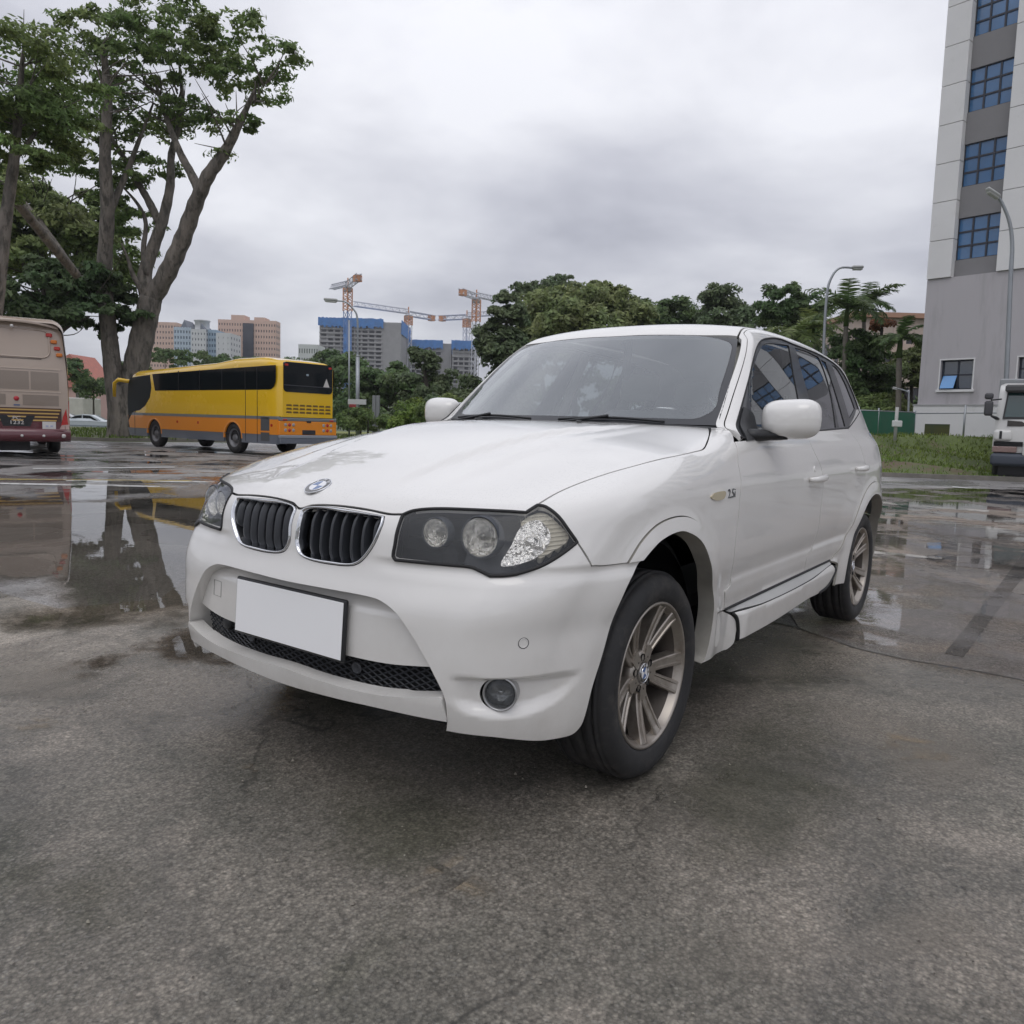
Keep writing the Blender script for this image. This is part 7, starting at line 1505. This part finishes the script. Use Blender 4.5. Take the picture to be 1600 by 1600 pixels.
def yellow_coach():
    rear=rd(-7.00,23.4);dirf=RT*(-.78)+FW*.625;dirf/=np.linalg.norm(dirf);rz=math.atan2(dirf[1],dirf[0])
    Wd=2.16;K=.79;left=np.array([-math.sin(rz),math.cos(rz),0]);org=rear-left*Wd/2   # origin: middle of the rear, x forward
    b=empty('coach',(org[0],org[1],0),rz,'yellow coach with an orange band and grey skirt parked beside the rain tree','coach')
    ye=mat('coach_yellow',(.80,.49,.015),.25,coat=.7,var=.03,vscale=1);orr=mat('coach_orange',(.80,.27,.02),.28,coat=.6);gy=mat('coach_grey',(.135,.15,.18),.4,coat=.4);sg=mat('stripe_grey',(.17,.19,.20),.4,coat=.4);gl=mat('coach_glass',(.008,.011,.013),.10,coat=.25,spec=.3);bk=mat('coach_black',(.012,.012,.014),.4);tm=MATS['tyre_rubber'];hub=mat('coach_wheel',(.22,.22,.23),.5,.5)
    L_=9.5;zt=2.93;zb=.36;wh=((2.42,.50),(7.43,.50))
    def sp(mb,poly,*a): side_poly(mb,[(p[0]*K,p[1]) for p in poly],*a)
    def rz_(x): # roof height, a bump over the rear air unit
        x=x/K
        return zt-.05+.0*x+.10*float(sst(.3,1.2,x))*(1-float(sst(3.0,4.6,x)))-.16*float(sst(3,12,x))-.25*float(sst(11.2,12.0,x))**2
    # upper body, loft of sections with rounded shoulders
    rows=[]
    xs=np.r_[0,.05,.15,.4,.8,1.2,2,3,3.8,4.6,6,8,10,11,11.5,11.8,11.95,12.0]*K
    for x in xs:
        H=rz_(x);w=Wd/2-(.16*(1-min(1,x/.4))**2)-(.35*max(0,(x/K-11.2)/.8)**2);rr=.22;sec=[]
        xo=x+.10*0
        sec.append((x,w,1.18));
        for a in np.linspace(0,90,8): sec.append((x+(0 if x>.4 else .16*(math.sin(R_(a)))**2*(1-x/.4)),w-rr+rr*math.cos(R_(a))-.05*math.sin(R_(a)),H-rr+rr*math.sin(R_(a))))
        rows.append(sec+[(p[0],-p[1],p[2]) for p in sec[::-1]])
    mb=MB();mb.grid(rows);n=len(rows[0]);mb.add(rows[0],[tuple(range(n))]);mb.add(rows[-1],[tuple(range(n))]);mb.build('upper_body',ye,b)
    def skirt(z0,z1,m,nm,off=.0):
        for s_ in(1,-1):
            poly=[(0.02,z0)]
            for cx,r in wh:
                zc=.48
                if z0<zc+r:
                    dz=max(0,z0-zc);dx=math.sqrt(max(r*r-dz*dz,0));a0=math.degrees(math.atan2(dz,-dx)) ;a1=math.degrees(math.atan2(dz,dx))
                    top=min(z1-.0,zc+r)
                    arc_=[(cx+r*math.cos(R_(a)),zc+r*math.sin(R_(a))) for a in np.linspace(180-math.degrees(math.asin(dz/r)),math.degrees(math.asin(dz/r)),15)]
                    if z0<zc: arc_=[(cx-r,z0)]+arc_+[(cx+r,z0)]
                    poly+=[(p[0],min(p[1],z1-.002)) for p in arc_]
            poly+=[(L_-.25,z0),(L_-.12,z1),(0.02,z1)];mb=MB();side_poly(mb,poly,s_*(Wd/2+off),.06);mb.build(nm,m,b)
    skirt(zb,.64,gy,'skirt_panel');skirt(.64,1.10,orr,'orange_band',.002);skirt(1.10,1.19,sg,'grey_stripe',.004)
    for s_ in(1,-1):
        for cx,r in wh:
            mb=MB();A=np.linspace(0,math.pi,18);mb.grid([[(cx+(r+k)*math.cos(a),s_*(Wd/2+y_),.48+(r+k)*math.sin(a)) for a in A] for k,y_ in((-.005,-.05),(-.005,.008),(.035,.008),(.04,-.002))]);mb.build('arch_edge',orr,b)
    # rear face below the glass: yellow centre already in the loft; lower rear panels
    def rear_panel(z0,z1,m,nm,off=.0,inx=.02):
        mb=MB();mb.cbox(-.03-off,.06,-Wd/2+inx,Wd/2-inx,z0,z1,.015);return mb.build(nm,m,b)
    rear_panel(zb+.02,.55,gy,'rear_bumper',.05);rear_panel(.55,.64,mat('bumper_grey_light',(.27,.29,.32),.4),'bumper_strip',.055);rear_panel(.642,1.06,orr,'rear_orange_panel');rear_panel(1.062,1.16,sg,'rear_stripe',.0)
    mb=MB();mb.box(.05,L_-.4,-Wd/2+.1,Wd/2-.1,zb+.05,1.19);mb.build('chassis',bk,b)
    # rear window
    T=frame((.022,0,0),(-1,0,.0),up=(0,0,1))
    def onrear(poly,m,nm,x0=-.012,x1=.08,par=None):
        mb=MB();mb.prism(poly,x0,x1,'x');return mb.build(nm,m,par or b)
    rw=onrear(rrect(-.90,.90,1.93,2.82,.12),gl,'rear_window');onrear([(-.55,1.16),(.55,1.16)] and rrect(-.89,.89,2.12,2.14,.008),mat('wiper_line',(.06,.06,.07),.4),'window_bar',-.018,-.010)
    tri=[(-.78,2.14),(-.55,2.14),(-.665,2.40)]
    onrear(tri,mat('warning_triangle',(.60,.58,.55),.5),'sticker',-.02,-.012);onrear(rrect(.0,.09,2.44,2.50,.02),mat('sticker_pale',(.3,.35,.38),.5),'sticker',-.02,-.012)
    for y_ in(-.86,.74): onrear(rrect(y_,y_+.12,2.70,2.76,.02),mat('lamp_red',(.45,.02,.015),.2,coat=.6),'high_lamp',-.022,-.01)
    for i in range(7):
        for j in range(3):
            y_=-.84+i*.24;z=1.30+j*.105;onrear([(y_,z),(y_+.2,z),(y_+.185,z+.055),(y_+.015,z+.055)],mat('vent_shadow',(.16,.095,.01),.6),'vent_slot',-.006,.03)
    rl=mat('lamp_red',(.45,.02,.015),.2);cl=mat('lamp_clear',(.35,.33,.32),.2,coat=.6);dk=bk
    for s_ in(1,-1):
        for k,(yy,zz,m_) in enumerate(((.56,.95,cl),(.70,.95,rl),(.84,.95,cl),(.56,.79,cl),(.70,.79,rl),(.84,.79,cl))):
            mb=MB();mb.lathe([(.001,-.042),(.042,-.041),(.050,-.036),(.054,-.02)],18,'x',c=(0,s_*yy,zz));mb.build('tail_lamp',m_,b)
        mb=MB();mb.cbox(-.045,-.01,s_*.86-.08,s_*.86+.08,1.075,1.12,.01);mb.build('marker_lamp',rl,b)
    mb=MB();mb.cbox(-.05,-.02,-.24,.24,.66,.80,.01);mb.build('number_plate',mat('dark_plate',(.03,.03,.035),.4),b)
    mb=MB();mb.cbox(-.05,-.02,-.08,.08,1.02,1.08,.01);mb.build('boot_handle',bk,b)
    # side glazing and doors
    for s_ in(1,-1):
        y=s_*(Wd/2+.004)
        o=rrect(.17,9.30,1.98,2.62,.30,6,(0,0,1,0))
        band=[(9.45,2.60)]+[(9.40,1.98),(.75,1.98)]+[(.42+.33*math.cos(R_(a)) if False else .17+.42*(1-math.sin(R_(90-a))),1.98+.42*(1-math.cos(R_(90-a)))) for a in np.linspace(0,90,7)][::1]+[(.17,2.66),(5,2.62)]
        mb=MB();sp(mb,[(9.50,2.56),(9.28,1.98)]+[(.60,1.98),(.42,2.0),(.28,2.08),(.19,2.2),(.17,2.35),(.17,2.70),(4.6,2.64)],y,.02);w=mb.build('side_window',gl,b)
        for x in(1.35,2.15,3.8,5.5,7.2): mb=MB();sp(mb,[(x,1.985),(x+.035,1.985),(x+.035,2.64),(x,2.64)],y+s_*.004,.012);mb.build('glazing_joint',bk,w)
        mb=MB();sp(mb,[(9.72,2.54),(9.60,2.10),(9.75,1.75),(10.2,1.45),(10.75,1.28),(11.35,1.24),(11.82,.9),(11.88,1.6),(11.80,2.2),(11.6,2.46)],y,.02);mb.build('cab_window',mat('coach_cab_glass',(.012,.016,.018),.35,spec=.12),b)
        for x in(1.35,2.15,11.2): mb=MB();sp(mb,[(x-.012,.40),(x+.012,.40),(x+.012,1.97 if x<3 else 1.25),(x-.012,1.97 if x<3 else 1.25)],y+s_*.003,.012);mb.build('door_joint',bk,b)
        mb=MB();sp(mb,[(.55,.44),(1.12,.44),(1.12,.70),(.55,.70)],y,.012);sp(mb,[(.55,.75),(1.12,.75),(1.12,1.16),(.55,1.16)],y,.012);mb.build('side_grille',mat('grille_grey',(.08,.085,.09),.6),b)
        for x in(5.6,7.3,.35): mb=MB();sp(mb,rrect(x,x+.12,.88,.96,.03),y+s_*.006,.012);mb.build('side_marker',rl,b)
        for cx,r in wh: road_wheel(b,cx,s_*(Wd/2-.17),.478,.478,.28,hub,tm,s_)
        for cx,r in wh:
            mb=MB();A=np.linspace(0,math.pi,14);mb.grid([[(cx+r*1.0*math.cos(a),s_*y_,.48+r*math.sin(a)) for a in A] for y_ in(Wd/2-.05,Wd/2-.5)]);mb.build('wheel_well',MATS['dark_void'],b)
        mb=MB();mb.tube([(9.3,s_*1.0,2.32),(9.6,s_*1.3,2.38),(9.75,s_*1.38,2.25),(9.78,s_*1.38,1.75)],[.07,.08,.07,.06],8);mb.build('mirror_arm',ye,b)
    return b
def tan_coach():
    d=19.3;c=rd(-12.2,d);u0=23
    p=at(u0,712,d);b=empty('coach',(p[0],p[1],0),RZV+R_(33.5),'tan coach with a maroon bumper and striped tail cut off by the left edge','coach')
    tan=mat('coach_tan',(.40,.315,.25),.22,coat=.9,var=.02,vscale=.8);tw=mat('tan_panel',(.24,.19,.15),.35,coat=.5);mar=mat('coach_maroon',(.11,.022,.030),.25,coat=.8);br=mat('stripe_brown',(.055,.022,.015),.4);go=mat('stripe_gold',(.52,.33,.10),.4);bk=mat('coach_black',(.012,.012,.014),.4);rl=mat('lamp_red',(.45,.02,.015),.2);am=mat('lamp_amber',(.60,.18,.03),.2);wt=mat('sticker_white',(.62,.60,.58),.5)
    hw=1.20;L_=11.5
    def sec(y,top,w,rr=.28,zb=.62):
        s=[(w*1.0,y,zb),(w*1.0,y,1.4),(w*.985,y,2.3)]
        for a in np.linspace(0,90,8): s.append((w*.93-rr+rr*math.cos(R_(a)),y+.0,top-rr+rr*math.sin(R_(a))))
        return s+[(-q[0],q[1],q[2]) for q in s[::-1]]
    rows=[sec(.0,3.30,hw*.985),sec(.06,3.36,hw),sec(.25,3.42,hw),sec(1.2,3.45,hw),sec(6,3.45,hw),sec(L_-.6,3.40,hw),sec(L_,3.2,hw*.92)]
    mb=MB();mb.grid(rows);n=len(rows[0]);mb.add(rows[-1],[tuple(range(n))]);
    mb.build('body',tan,b)
    # rear skin: gently sloping forward above the lamps
    P=[];ys=lambda z:.0+.22*max(0,(z-1.7)/1.6)**1.6
    zz=[.62,1.0,1.2,1.6,2.0,2.4,2.8,3.1,3.25,3.34]
    for z in zz:
        w=hw*(1.0 if z<1.5 else 1-.10*((z-1.5)/1.8)**1.5)-.02-(0 if z<3.1 else .28*((z-3.1)/.24)**2);P.append([(w*t,ys(z)-.07*math.cos(t*math.pi/2)**.7-.0,z) for t in np.linspace(-1,1,17)])
    mb=MB();mb.grid(P);mb.build('rear_skin',tan,b)
    fy=lambda x,z:ys(z)-.07*max(0,math.cos(x/hw*math.pi/2))**.7
    def patch(poly,m,nm,o=.012,par=None,nx=10):
        """thin plate following the curved tail"""
        n=len(poly);V=[(x,fy(x,z)-o,z) for x,z in poly]+[(x,fy(x,z)+.03,z) for x,z in poly];mb=MB();mb.add(V,[tuple(range(n)),tuple(range(2*n-1,n-1,-1))]+[(i,(i+1)%n,n+(i+1)%n,n+i) for i in range(n)]);return mb.build(nm,m,par or b)
    def strip(x0,x1,z0,z1,m,nm,o=.012,k=12,ztop=None):
        mb=MB();rows=[[(x,fy(x,z)-o,z) for x in np.linspace(x0,x1,k)] for z in np.linspace(z0,z1,5)];mb.grid(rows)
        e=[(x,fy(x,z0)-o,z0) for x in np.linspace(x0,x1,k)];e2=[(p[0],p[1]+.03,p[2]) for p in e];mb.grid([e,e2])
        e=[(x,fy(x,z1)-o,z1) for x in np.linspace(x0,x1,k)];e2=[(p[0],p[1]+.03,p[2]) for p in e];mb.grid([e,e2]);return mb.build(nm,m,b)
    # upper window recess outline, spoiler lip
    o=rrect(-.80,.80,2.45,3.13,.16);mb=MB();mb.tube([(x,fy(x,z)-.006,z) for x,z in o],.022,6,closed=True);mb.build('window_moulding',tan,b)
    strip(-.55,.62,2.40,2.425,mat('louvre_dark',(.13,.10,.08),.6),'louvre',.008)
    mb=MB();mb.grid([[(x,fy(x,3.2)-.16+.10*abs(x)**2,3.27-.10*(abs(x)/1.0)**2.5) for x in np.linspace(-1.0,1.0,15)],[(x,fy(x,3.2)-.18+.10*abs(x)**2,3.32-.10*(abs(x)/1.0)**2.5) for x in np.linspace(-1.0,1.0,15)],[(x,.3,3.42-.08*(abs(x)/1.0)**2.5) for x in np.linspace(-1.0,1.0,15)]]);mb.build('roof_spoiler',tan,b)
    mb=MB();mb.lathe([(.001,-.2),(.03,-.19),(.04,-.14)],12,'y',c=(.02,fy(0,3.1),3.17));mb.build('camera',wt,b)
    for x0,x1 in((-1.02,-.32),(-.29,.33),(.37,.99)) if False else ((-1.0,-.40),(-.36,.34),(.38,.98)):
        strip(x0,x1,1.66,2.10,tw,'rear_panel',.004)
    strip(.20,.97,1.27,1.53,tw,'rear_panel',.004);strip(-.97,-.15,1.27,1.53,tw,'rear_panel',.004)
    for z in(1.60,2.16): strip(-1.02,1.02,z,z+.02,mat('tan_light',(.50,.40,.32),.3,coat=.8),'moulding',.012)
    mb=MB();mb.lathe([(.001,0),(.055,0),(.058,.02)],20,'y',c=(.07,fy(.05,1.43)-.016,1.43));mb.build('red_disc',mat('disc_red',(.42,.02,.03),.4),b)
    patch([(.01,1.255),(.14,1.255),(.14,1.29),(.01,1.29)],mat('decal_blue',(.08,.11,.20),.4),'decal')
    z=1.20
    for i in range(4): strip(-1.08,1.0-.03*i,z-.055,z-.02,go,'gold_stripe',.016);z-=.085
    strip(-1.10,1.02,.86,1.21,br,'stripe_ground',.010)
    strip(-1.12,1.10,.66,.88,mar,'rear_lower_panel',.012)
    mb=MB();
    for s_ in(1,): pass
    P=[]
    for z,o_ in((.38,.05),(.42,.13),(.50,.16),(.62,.16),(.68,.10)): P.append([(x,fy(x*.97,1)-o_+.16*(abs(x)/hw)**6,z) for x in np.linspace(-hw-.02,hw+.02,23)])
    mb=MB();mb.grid(P);mb.build('rear_bumper',mar,b)
    strip(-1.15,1.10,.665,.70,mat('bumper_highlight',(.25,.10,.11),.3,coat=.8),'bumper_edge',.10)
    for x in(-.55,.16,.58 if False else .62,1.05): mb=MB();mb.lathe([(.001,-.035),(.030 if x<1 else .05,-.03),(.034 if x<1 else .055,.02)],16,'y',c=(x,fy(x,.55)-.15+.16*(x/hw)**6,.53));mb.build('reflector_dot',wt,b)
    patch([(-.31,1.02),(.45,1.02),(.34,.76),(-.22,.76)],bk,'plate_recess',.02)
    for tx,z,sz in(('PC',.955,.115),('1232',.845,.125)):
        me=text_mesh(tx,sz,.002);T=Matrix(((1.25,0,0,.06),(0,0,-1,fy(.06,z)-.026),(0,1,0,z),(0,0,0,1)));me.transform(T);link('plate_lettering',me,b,wt)
    st=patch([(.60,.88),(.89,.88),(.89,.66),(.60,.66)],wt,'speed_sticker',.024)
    for q in(.70,.80): patch([(q-.03,.75),(q+.03,.75),(q+.03,.79),(q-.03,.79)],mat('sticker_print',(.40,.42,.55),.5),'print',.028)
    for s_ in(1,-1):
        mb=MB();V=[(s_*.99,.71),(s_*1.19,.71),(s_*1.20,1.42),(s_*1.14,1.25),(s_*1.05,1.0)];n=len(V);mb.add([(x,fy(x,z)-.03+(.04 if abs(x)>1.1 else 0),z) for x,z in V]+[(x,fy(x,z)+.12,z) for x,z in V],[tuple(range(n)),tuple(range(2*n-1,n-1,-1))]+[(i,(i+1)%n,n+(i+1)%n,n+i) for i in range(n)]);lp=mb.build('tail_lamp',rl,b)
        mb=MB();V=[(s_*.97,.70),(s_*1.19,.70),(s_*1.19,.82),(s_*1.02,.80)];mb.add([(x,fy(x,z)-.036+(.04 if abs(x)>1.1 else 0),z) for x,z in V]+[(x,fy(x,z)+.1,z) for x,z in V],[(0,1,2,3),(7,6,5,4),(0,1,5,4),(1,2,6,5),(2,3,7,6),(3,0,4,7)]);mb.build('reversing_lamp',mat('lamp_pale',(.55,.40,.36),.2),lp)
        for k,(x,z) in enumerate(((.80,3.02),(.90,2.86),(.965,2.70),(1.01,2.54))): mb=MB();mb.cbox(s_*x-.07,s_*x+.07,fy(x,z)-.05,fy(x,z)+.1,z-.045,z+.045,.02,T=None);mb.build('marker_lamp',am if k%2 else rl,b)
    for s_ in(1,-1):
        mb=MB();mb.box(s_*(hw+.001)-.01,s_*(hw+.001)+.01,1.2,L_-1.0,1.9,2.9);mb.build('side_window',MATS['coach_glass'],b)
        for y_ in(2.6,8.8):
            e=empty('wheel',(s_*.98,y_,.48),math.pi/2);e.parent=b;mb=MB();mb.lathe([(.25,.12),(.40,.15),(.48,.10),(.48,-.10),(.40,-.15),(.25,-.12),(.001,-.1)],28,'y');mb.build('tyre',MATS['tyre_rubber'],e)
            mb=MB();mb.lathe([(.001,.06),(.26,.06)],20,'y');mb.build('rim',mat('coach_wheel',(.22,.22,.23),.5,.5),e)
    mb=MB();mb.box(-hw+.05,hw-.05,.3,L_-.3,.40,.70);mb.box(-.95,.35,.5,2.2,.02+.12,.5);mb.build('chassis',bk,b)
    return b
def truck():
    d=21.8;p=at(1623,752,d);b=empty('truck',(p[0],p[1],0),RZV-R_(33),'white truck cab with dark bumper at the right edge below the grey building','truck')
    wh=mat('truck_white',(.66,.655,.63),.35,coat=.5,var=.03);dk=mat('truck_bumper_grey',(.055,.065,.085),.5);bk=mat('coach_black',(.012,.012,.014),.4);gl=mat('truck_glass',(.015,.045,.045),.05,coat=1);rd_=mat('truck_lamp',(.28,.19,.17),.2,.3,coat=.8)
    hw=1.18
    def col(z): return 1.0 if z<1.1 else 1.0-.055*(z-1.1)/1.4
    # cab shell
    P=[]
    for z,y in((.78,.05),(1.1,0),(1.70,.02),(1.74,.03),(2.5,.20),(2.62,.32),(2.70,.55)):
        w=hw*col(z);r=[]
        for t in np.linspace(-1,1,15): r.append((w*t,y+.10*abs(t)**6,z))
        r=[(-w*(.98),2.0,z)]+r+[(w*.98,2.0,z)];P.append(r)
    P.append([(q[0]*.9,max(q[1],.8) if q[1]<1.9 else 1.95,2.76) for q in P[-1]])
    mb=MB();mb.grid(P);mb.add(P[-1],[tuple(range(len(P[-1])))]);mb.build('cab',wh,b)
    fy=lambda z:np.interp(z,[.78,1.1,1.7,2.5,2.62],[.05,0,.02,.20,.32])
    def pl(poly,m,nm,o=.012,dp=.06,par=None):
        n=len(poly);V=[(x,fy(z)-o,z) for x,z in poly]+[(x,fy(z)+dp,z) for x,z in poly];mb=MB();mb.add(V,[tuple(range(n)),tuple(range(2*n-1,n-1,-1))]+[(i,(i+1)%n,n+(i+1)%n,n+i) for i in range(n)]);return mb.build(nm,m,par or b)
    pl([(-.99,1.72),(.99,1.72),(.92,2.50),(-.92,2.50)],bk,'window_surround',.010);ws=pl([(-.94,1.78),(.94,1.78),(.88,2.46),(-.88,2.46)],gl,'windscreen',.018)
    mb=MB();mb.cbox(-.98,.98,-.06,.30,2.47,2.68,.05);mb.build('sun_visor',mat('visor_dark',(.07,.07,.07),.5),b)
    pl([(-.86,1.52),(-.5,1.52),(-.38,1.56),(-.52,1.66),(-.86,1.68)],mat('intake_dark',(.05,.045,.04),.6),'air_intake');pl([(.86,1.52),(.5,1.52),(.38,1.56),(.52,1.66),(.86,1.68)],MATS['intake_dark'],'air_intake')
    for z in(1.18,1.32,1.46): pl([(-.36,z),(.36,z),(.36,z+.05),(-.36,z+.05)],bk,'grille_slot',.008)
    pl([(-.42,.86),(.42,.86),(.42,1.08),(-.42,1.08)],wh,'lower_grille',.03)
    for s_ in(1,-1):
        mb=MB();mb.cbox(min(s_*.72,s_*1.17),max(s_*.72,s_*1.17),-.06,.35,1.10,1.42,.06);df=mb.build('corner_deflector',wh,b,bevel=.02)
        mb=MB();mb.cbox(min(s_*.96,s_*1.03),max(s_*.96,s_*1.03),-.068,.0,1.16,1.38,.01);mb.build('slot',bk,df)
        mb=MB();mb.box(min(s_*.45,s_*1.15),max(s_*.45,s_*1.15),-.02,.4,.96,1.09);mb.build('step',MATS['dark_void'],b)
        mb=MB();mb.cbox(min(s_*.58,s_*1.17),max(s_*.58,s_*1.17),-.07,.2,.78,.95,.02);mb.build('headlight',rd_,b)
        mb=MB();mb.cbox(-.11,.11,-.06,.06,1.80,2.22,.04,T=Matrix.Translation((s_*1.34,-.10,0)));mb.cbox(-.12,.10,-.06,.06,2.26,2.44,.04,T=Matrix.Translation((s_*1.34,-.10,0)));mb.build('mirror',mat('mirror_grey',(.06,.06,.065),.5),b,bevel=.015)
        mb=MB();mb.tube([(s_*1.30,-.08,2.24),(s_*1.05,.08,2.28)],.02,6);mb.build('mirror_bracket',bk,b);mb=MB();mb.tube([(s_*1.26,-.08,1.80),(s_*1.14,.02,1.74),(s_*1.08,.1,1.72)],[.03,.05,.03],8);mb.build('mirror_bracket',bk,b)
    mb=MB();mb.cbox(-1.20,1.20,-.12,.5,.40,.76,.07);mb.build('bumper',dk,b,bevel=.02);mb=MB();mb.cbox(-.44,.44,-.14,.1,.70,.98,.04);mb.build('bumper_centre',wh,b)
    mb=MB();mb.box(-1.0,1.0,.3,2.0,.08,.5);mb.box(-.55,.55,2.0,7.5,.55,.95);mb.build('chassis',bk,b);mb=MB();mb.cbox(-1.2,1.2,2.4,7.6,.95,3.0,.04);mb.build('load_body',mat('truck_body_grey',(.30,.31,.32),.6),b)
    for s_ in(1,-1):
        for y_ in(.95,6.4):
            e=empty('wheel',(s_*1.0,y_,.5),math.pi/2);e.parent=b;mb=MB();mb.lathe([(.28,.13),(.42,.15),(.5,.11),(.5,-.11),(.42,-.15),(.28,-.13),(.001,-.1)],28,'y');mb.build('tyre',MATS['tyre_rubber'],e)
            mb=MB();mb.lathe([(.001,.06),(.29,.06)],20,'y');mb.build('rim',MATS['coach_wheel'],e)
def sedan(label,u,v,d,zg,col,flip=1,sc=1.0):
    p=at(u,v,d);b=empty('saloon_car',(p[0],p[1],zg),RZV+(0 if flip>0 else math.pi)+R_(6),label,'car','cars parked behind the tan coach')
    m=mat('car_paint_%d'%int(col[0]*100),col,.3,coat=1);gl=MATS['coach_glass']
    lower=[(-2.25,.45),(-2.22,.72),(-1.9,.86),(-1.2,.92),(1.25,.95),(1.95,.93),(2.2,.80),(2.25,.45),(2.1,.28),(1.75,.28)]
    prof=[(-2.25,.35),(-2.27,.62),(-2.1,.78),(-1.15,.93),(-.35,1.36),(.1,1.43),(.75,1.40),(1.5,1.02),(2.05,.98),(2.22,.8),(2.22,.35)]
    rows=[]
    for y,k in((-.84,0),(-.86,.3),(-.80,.8),(-.62,1),(0,1.02),(.62,1),(.80,.8),(.86,.3),(.84,0)):
        rows.append([(x*(1-.02*abs(y)),y,(z if z<.9 else (.9+(z-.9)*(1 if abs(y)<.7 else max(0,(k-.0)*.12)))) if abs(y)>.7 else z) for x,z in prof])
    mb=MB();mb.grid(rows);mb.add(rows[0],[tuple(range(len(prof)))]);mb.add(rows[-1],[tuple(range(len(prof)))]);mb.build('body',m,b)
    for s_ in(1,-1):
        mb=MB();side_poly(mb,[(-1.05,.93),(-.38,1.30),(.12,1.36),(.70,1.33),(1.28,.97)],s_*.735,.03);w=mb.build('side_window',gl,b)
        mb=MB();side_poly(mb,[(.10,.93),(.17,.93),(.17,1.37),(.10,1.37)],s_*.745,.03);mb.build('pillar',m,w)
        mb=MB();mb.prism([(-1.15,.93),(-.36,1.34),(.1,1.41),(.74,1.38),(1.45,1.0)],min(s_*.60,s_*.72),max(s_*.60,s_*.72),'y');mb.build('cabin_side',m,b)
        mb=MB();mb.box(-2.2,2.2,s_*.868-.012,s_*.868+.012,.55,.585);mb.build('side_moulding',mat('moulding_grey',(.16,.20,.24),.5),b)
        for x in(-1.38,1.38): road_wheel(b,x,s_*.74,.31,.31,.2,MATS['coach_wheel'],MATS['tyre_rubber'],s_)
    return b
def build_vehicles():
    yellow_coach();tan_coach();truck()
    sedan('silver saloon car seen side-on between the tan coach and the rain tree',133,685,62,-.42,(.50,.55,.58),1)
    sedan('white saloon car mostly hidden by the tan coach, behind the silver saloon',97,676,72,-.40,(.62,.63,.64),1)
def haze():
    m=bpy.data.materials.new('wet_air');nt,N,L=nodes(m);N.clear();o=N.new('ShaderNodeOutputMaterial');v=N.new('ShaderNodeVolumePrincipled');v.inputs['Color'].default_value=(.80,.82,.86,1);v.inputs['Density'].default_value=.00036;v.inputs['Anisotropy'].default_value=.2;L.new(v.outputs[0],o.inputs['Volume'])
    mb=MB();c=rd(0,250);mb.box(c[0]-1050,c[0]+1050,c[1]-1050,c[1]+1050,-8,125);tag(mb.build('haze',m),'thin wet air paling the far blocks','haze',kind='stuff')
build_car()
turf=build_ground()
build_bank(turf)
build_trees()
build_grey_building()
build_far()
lamp_posts()
fence()
build_vehicles()
litter()
haze()
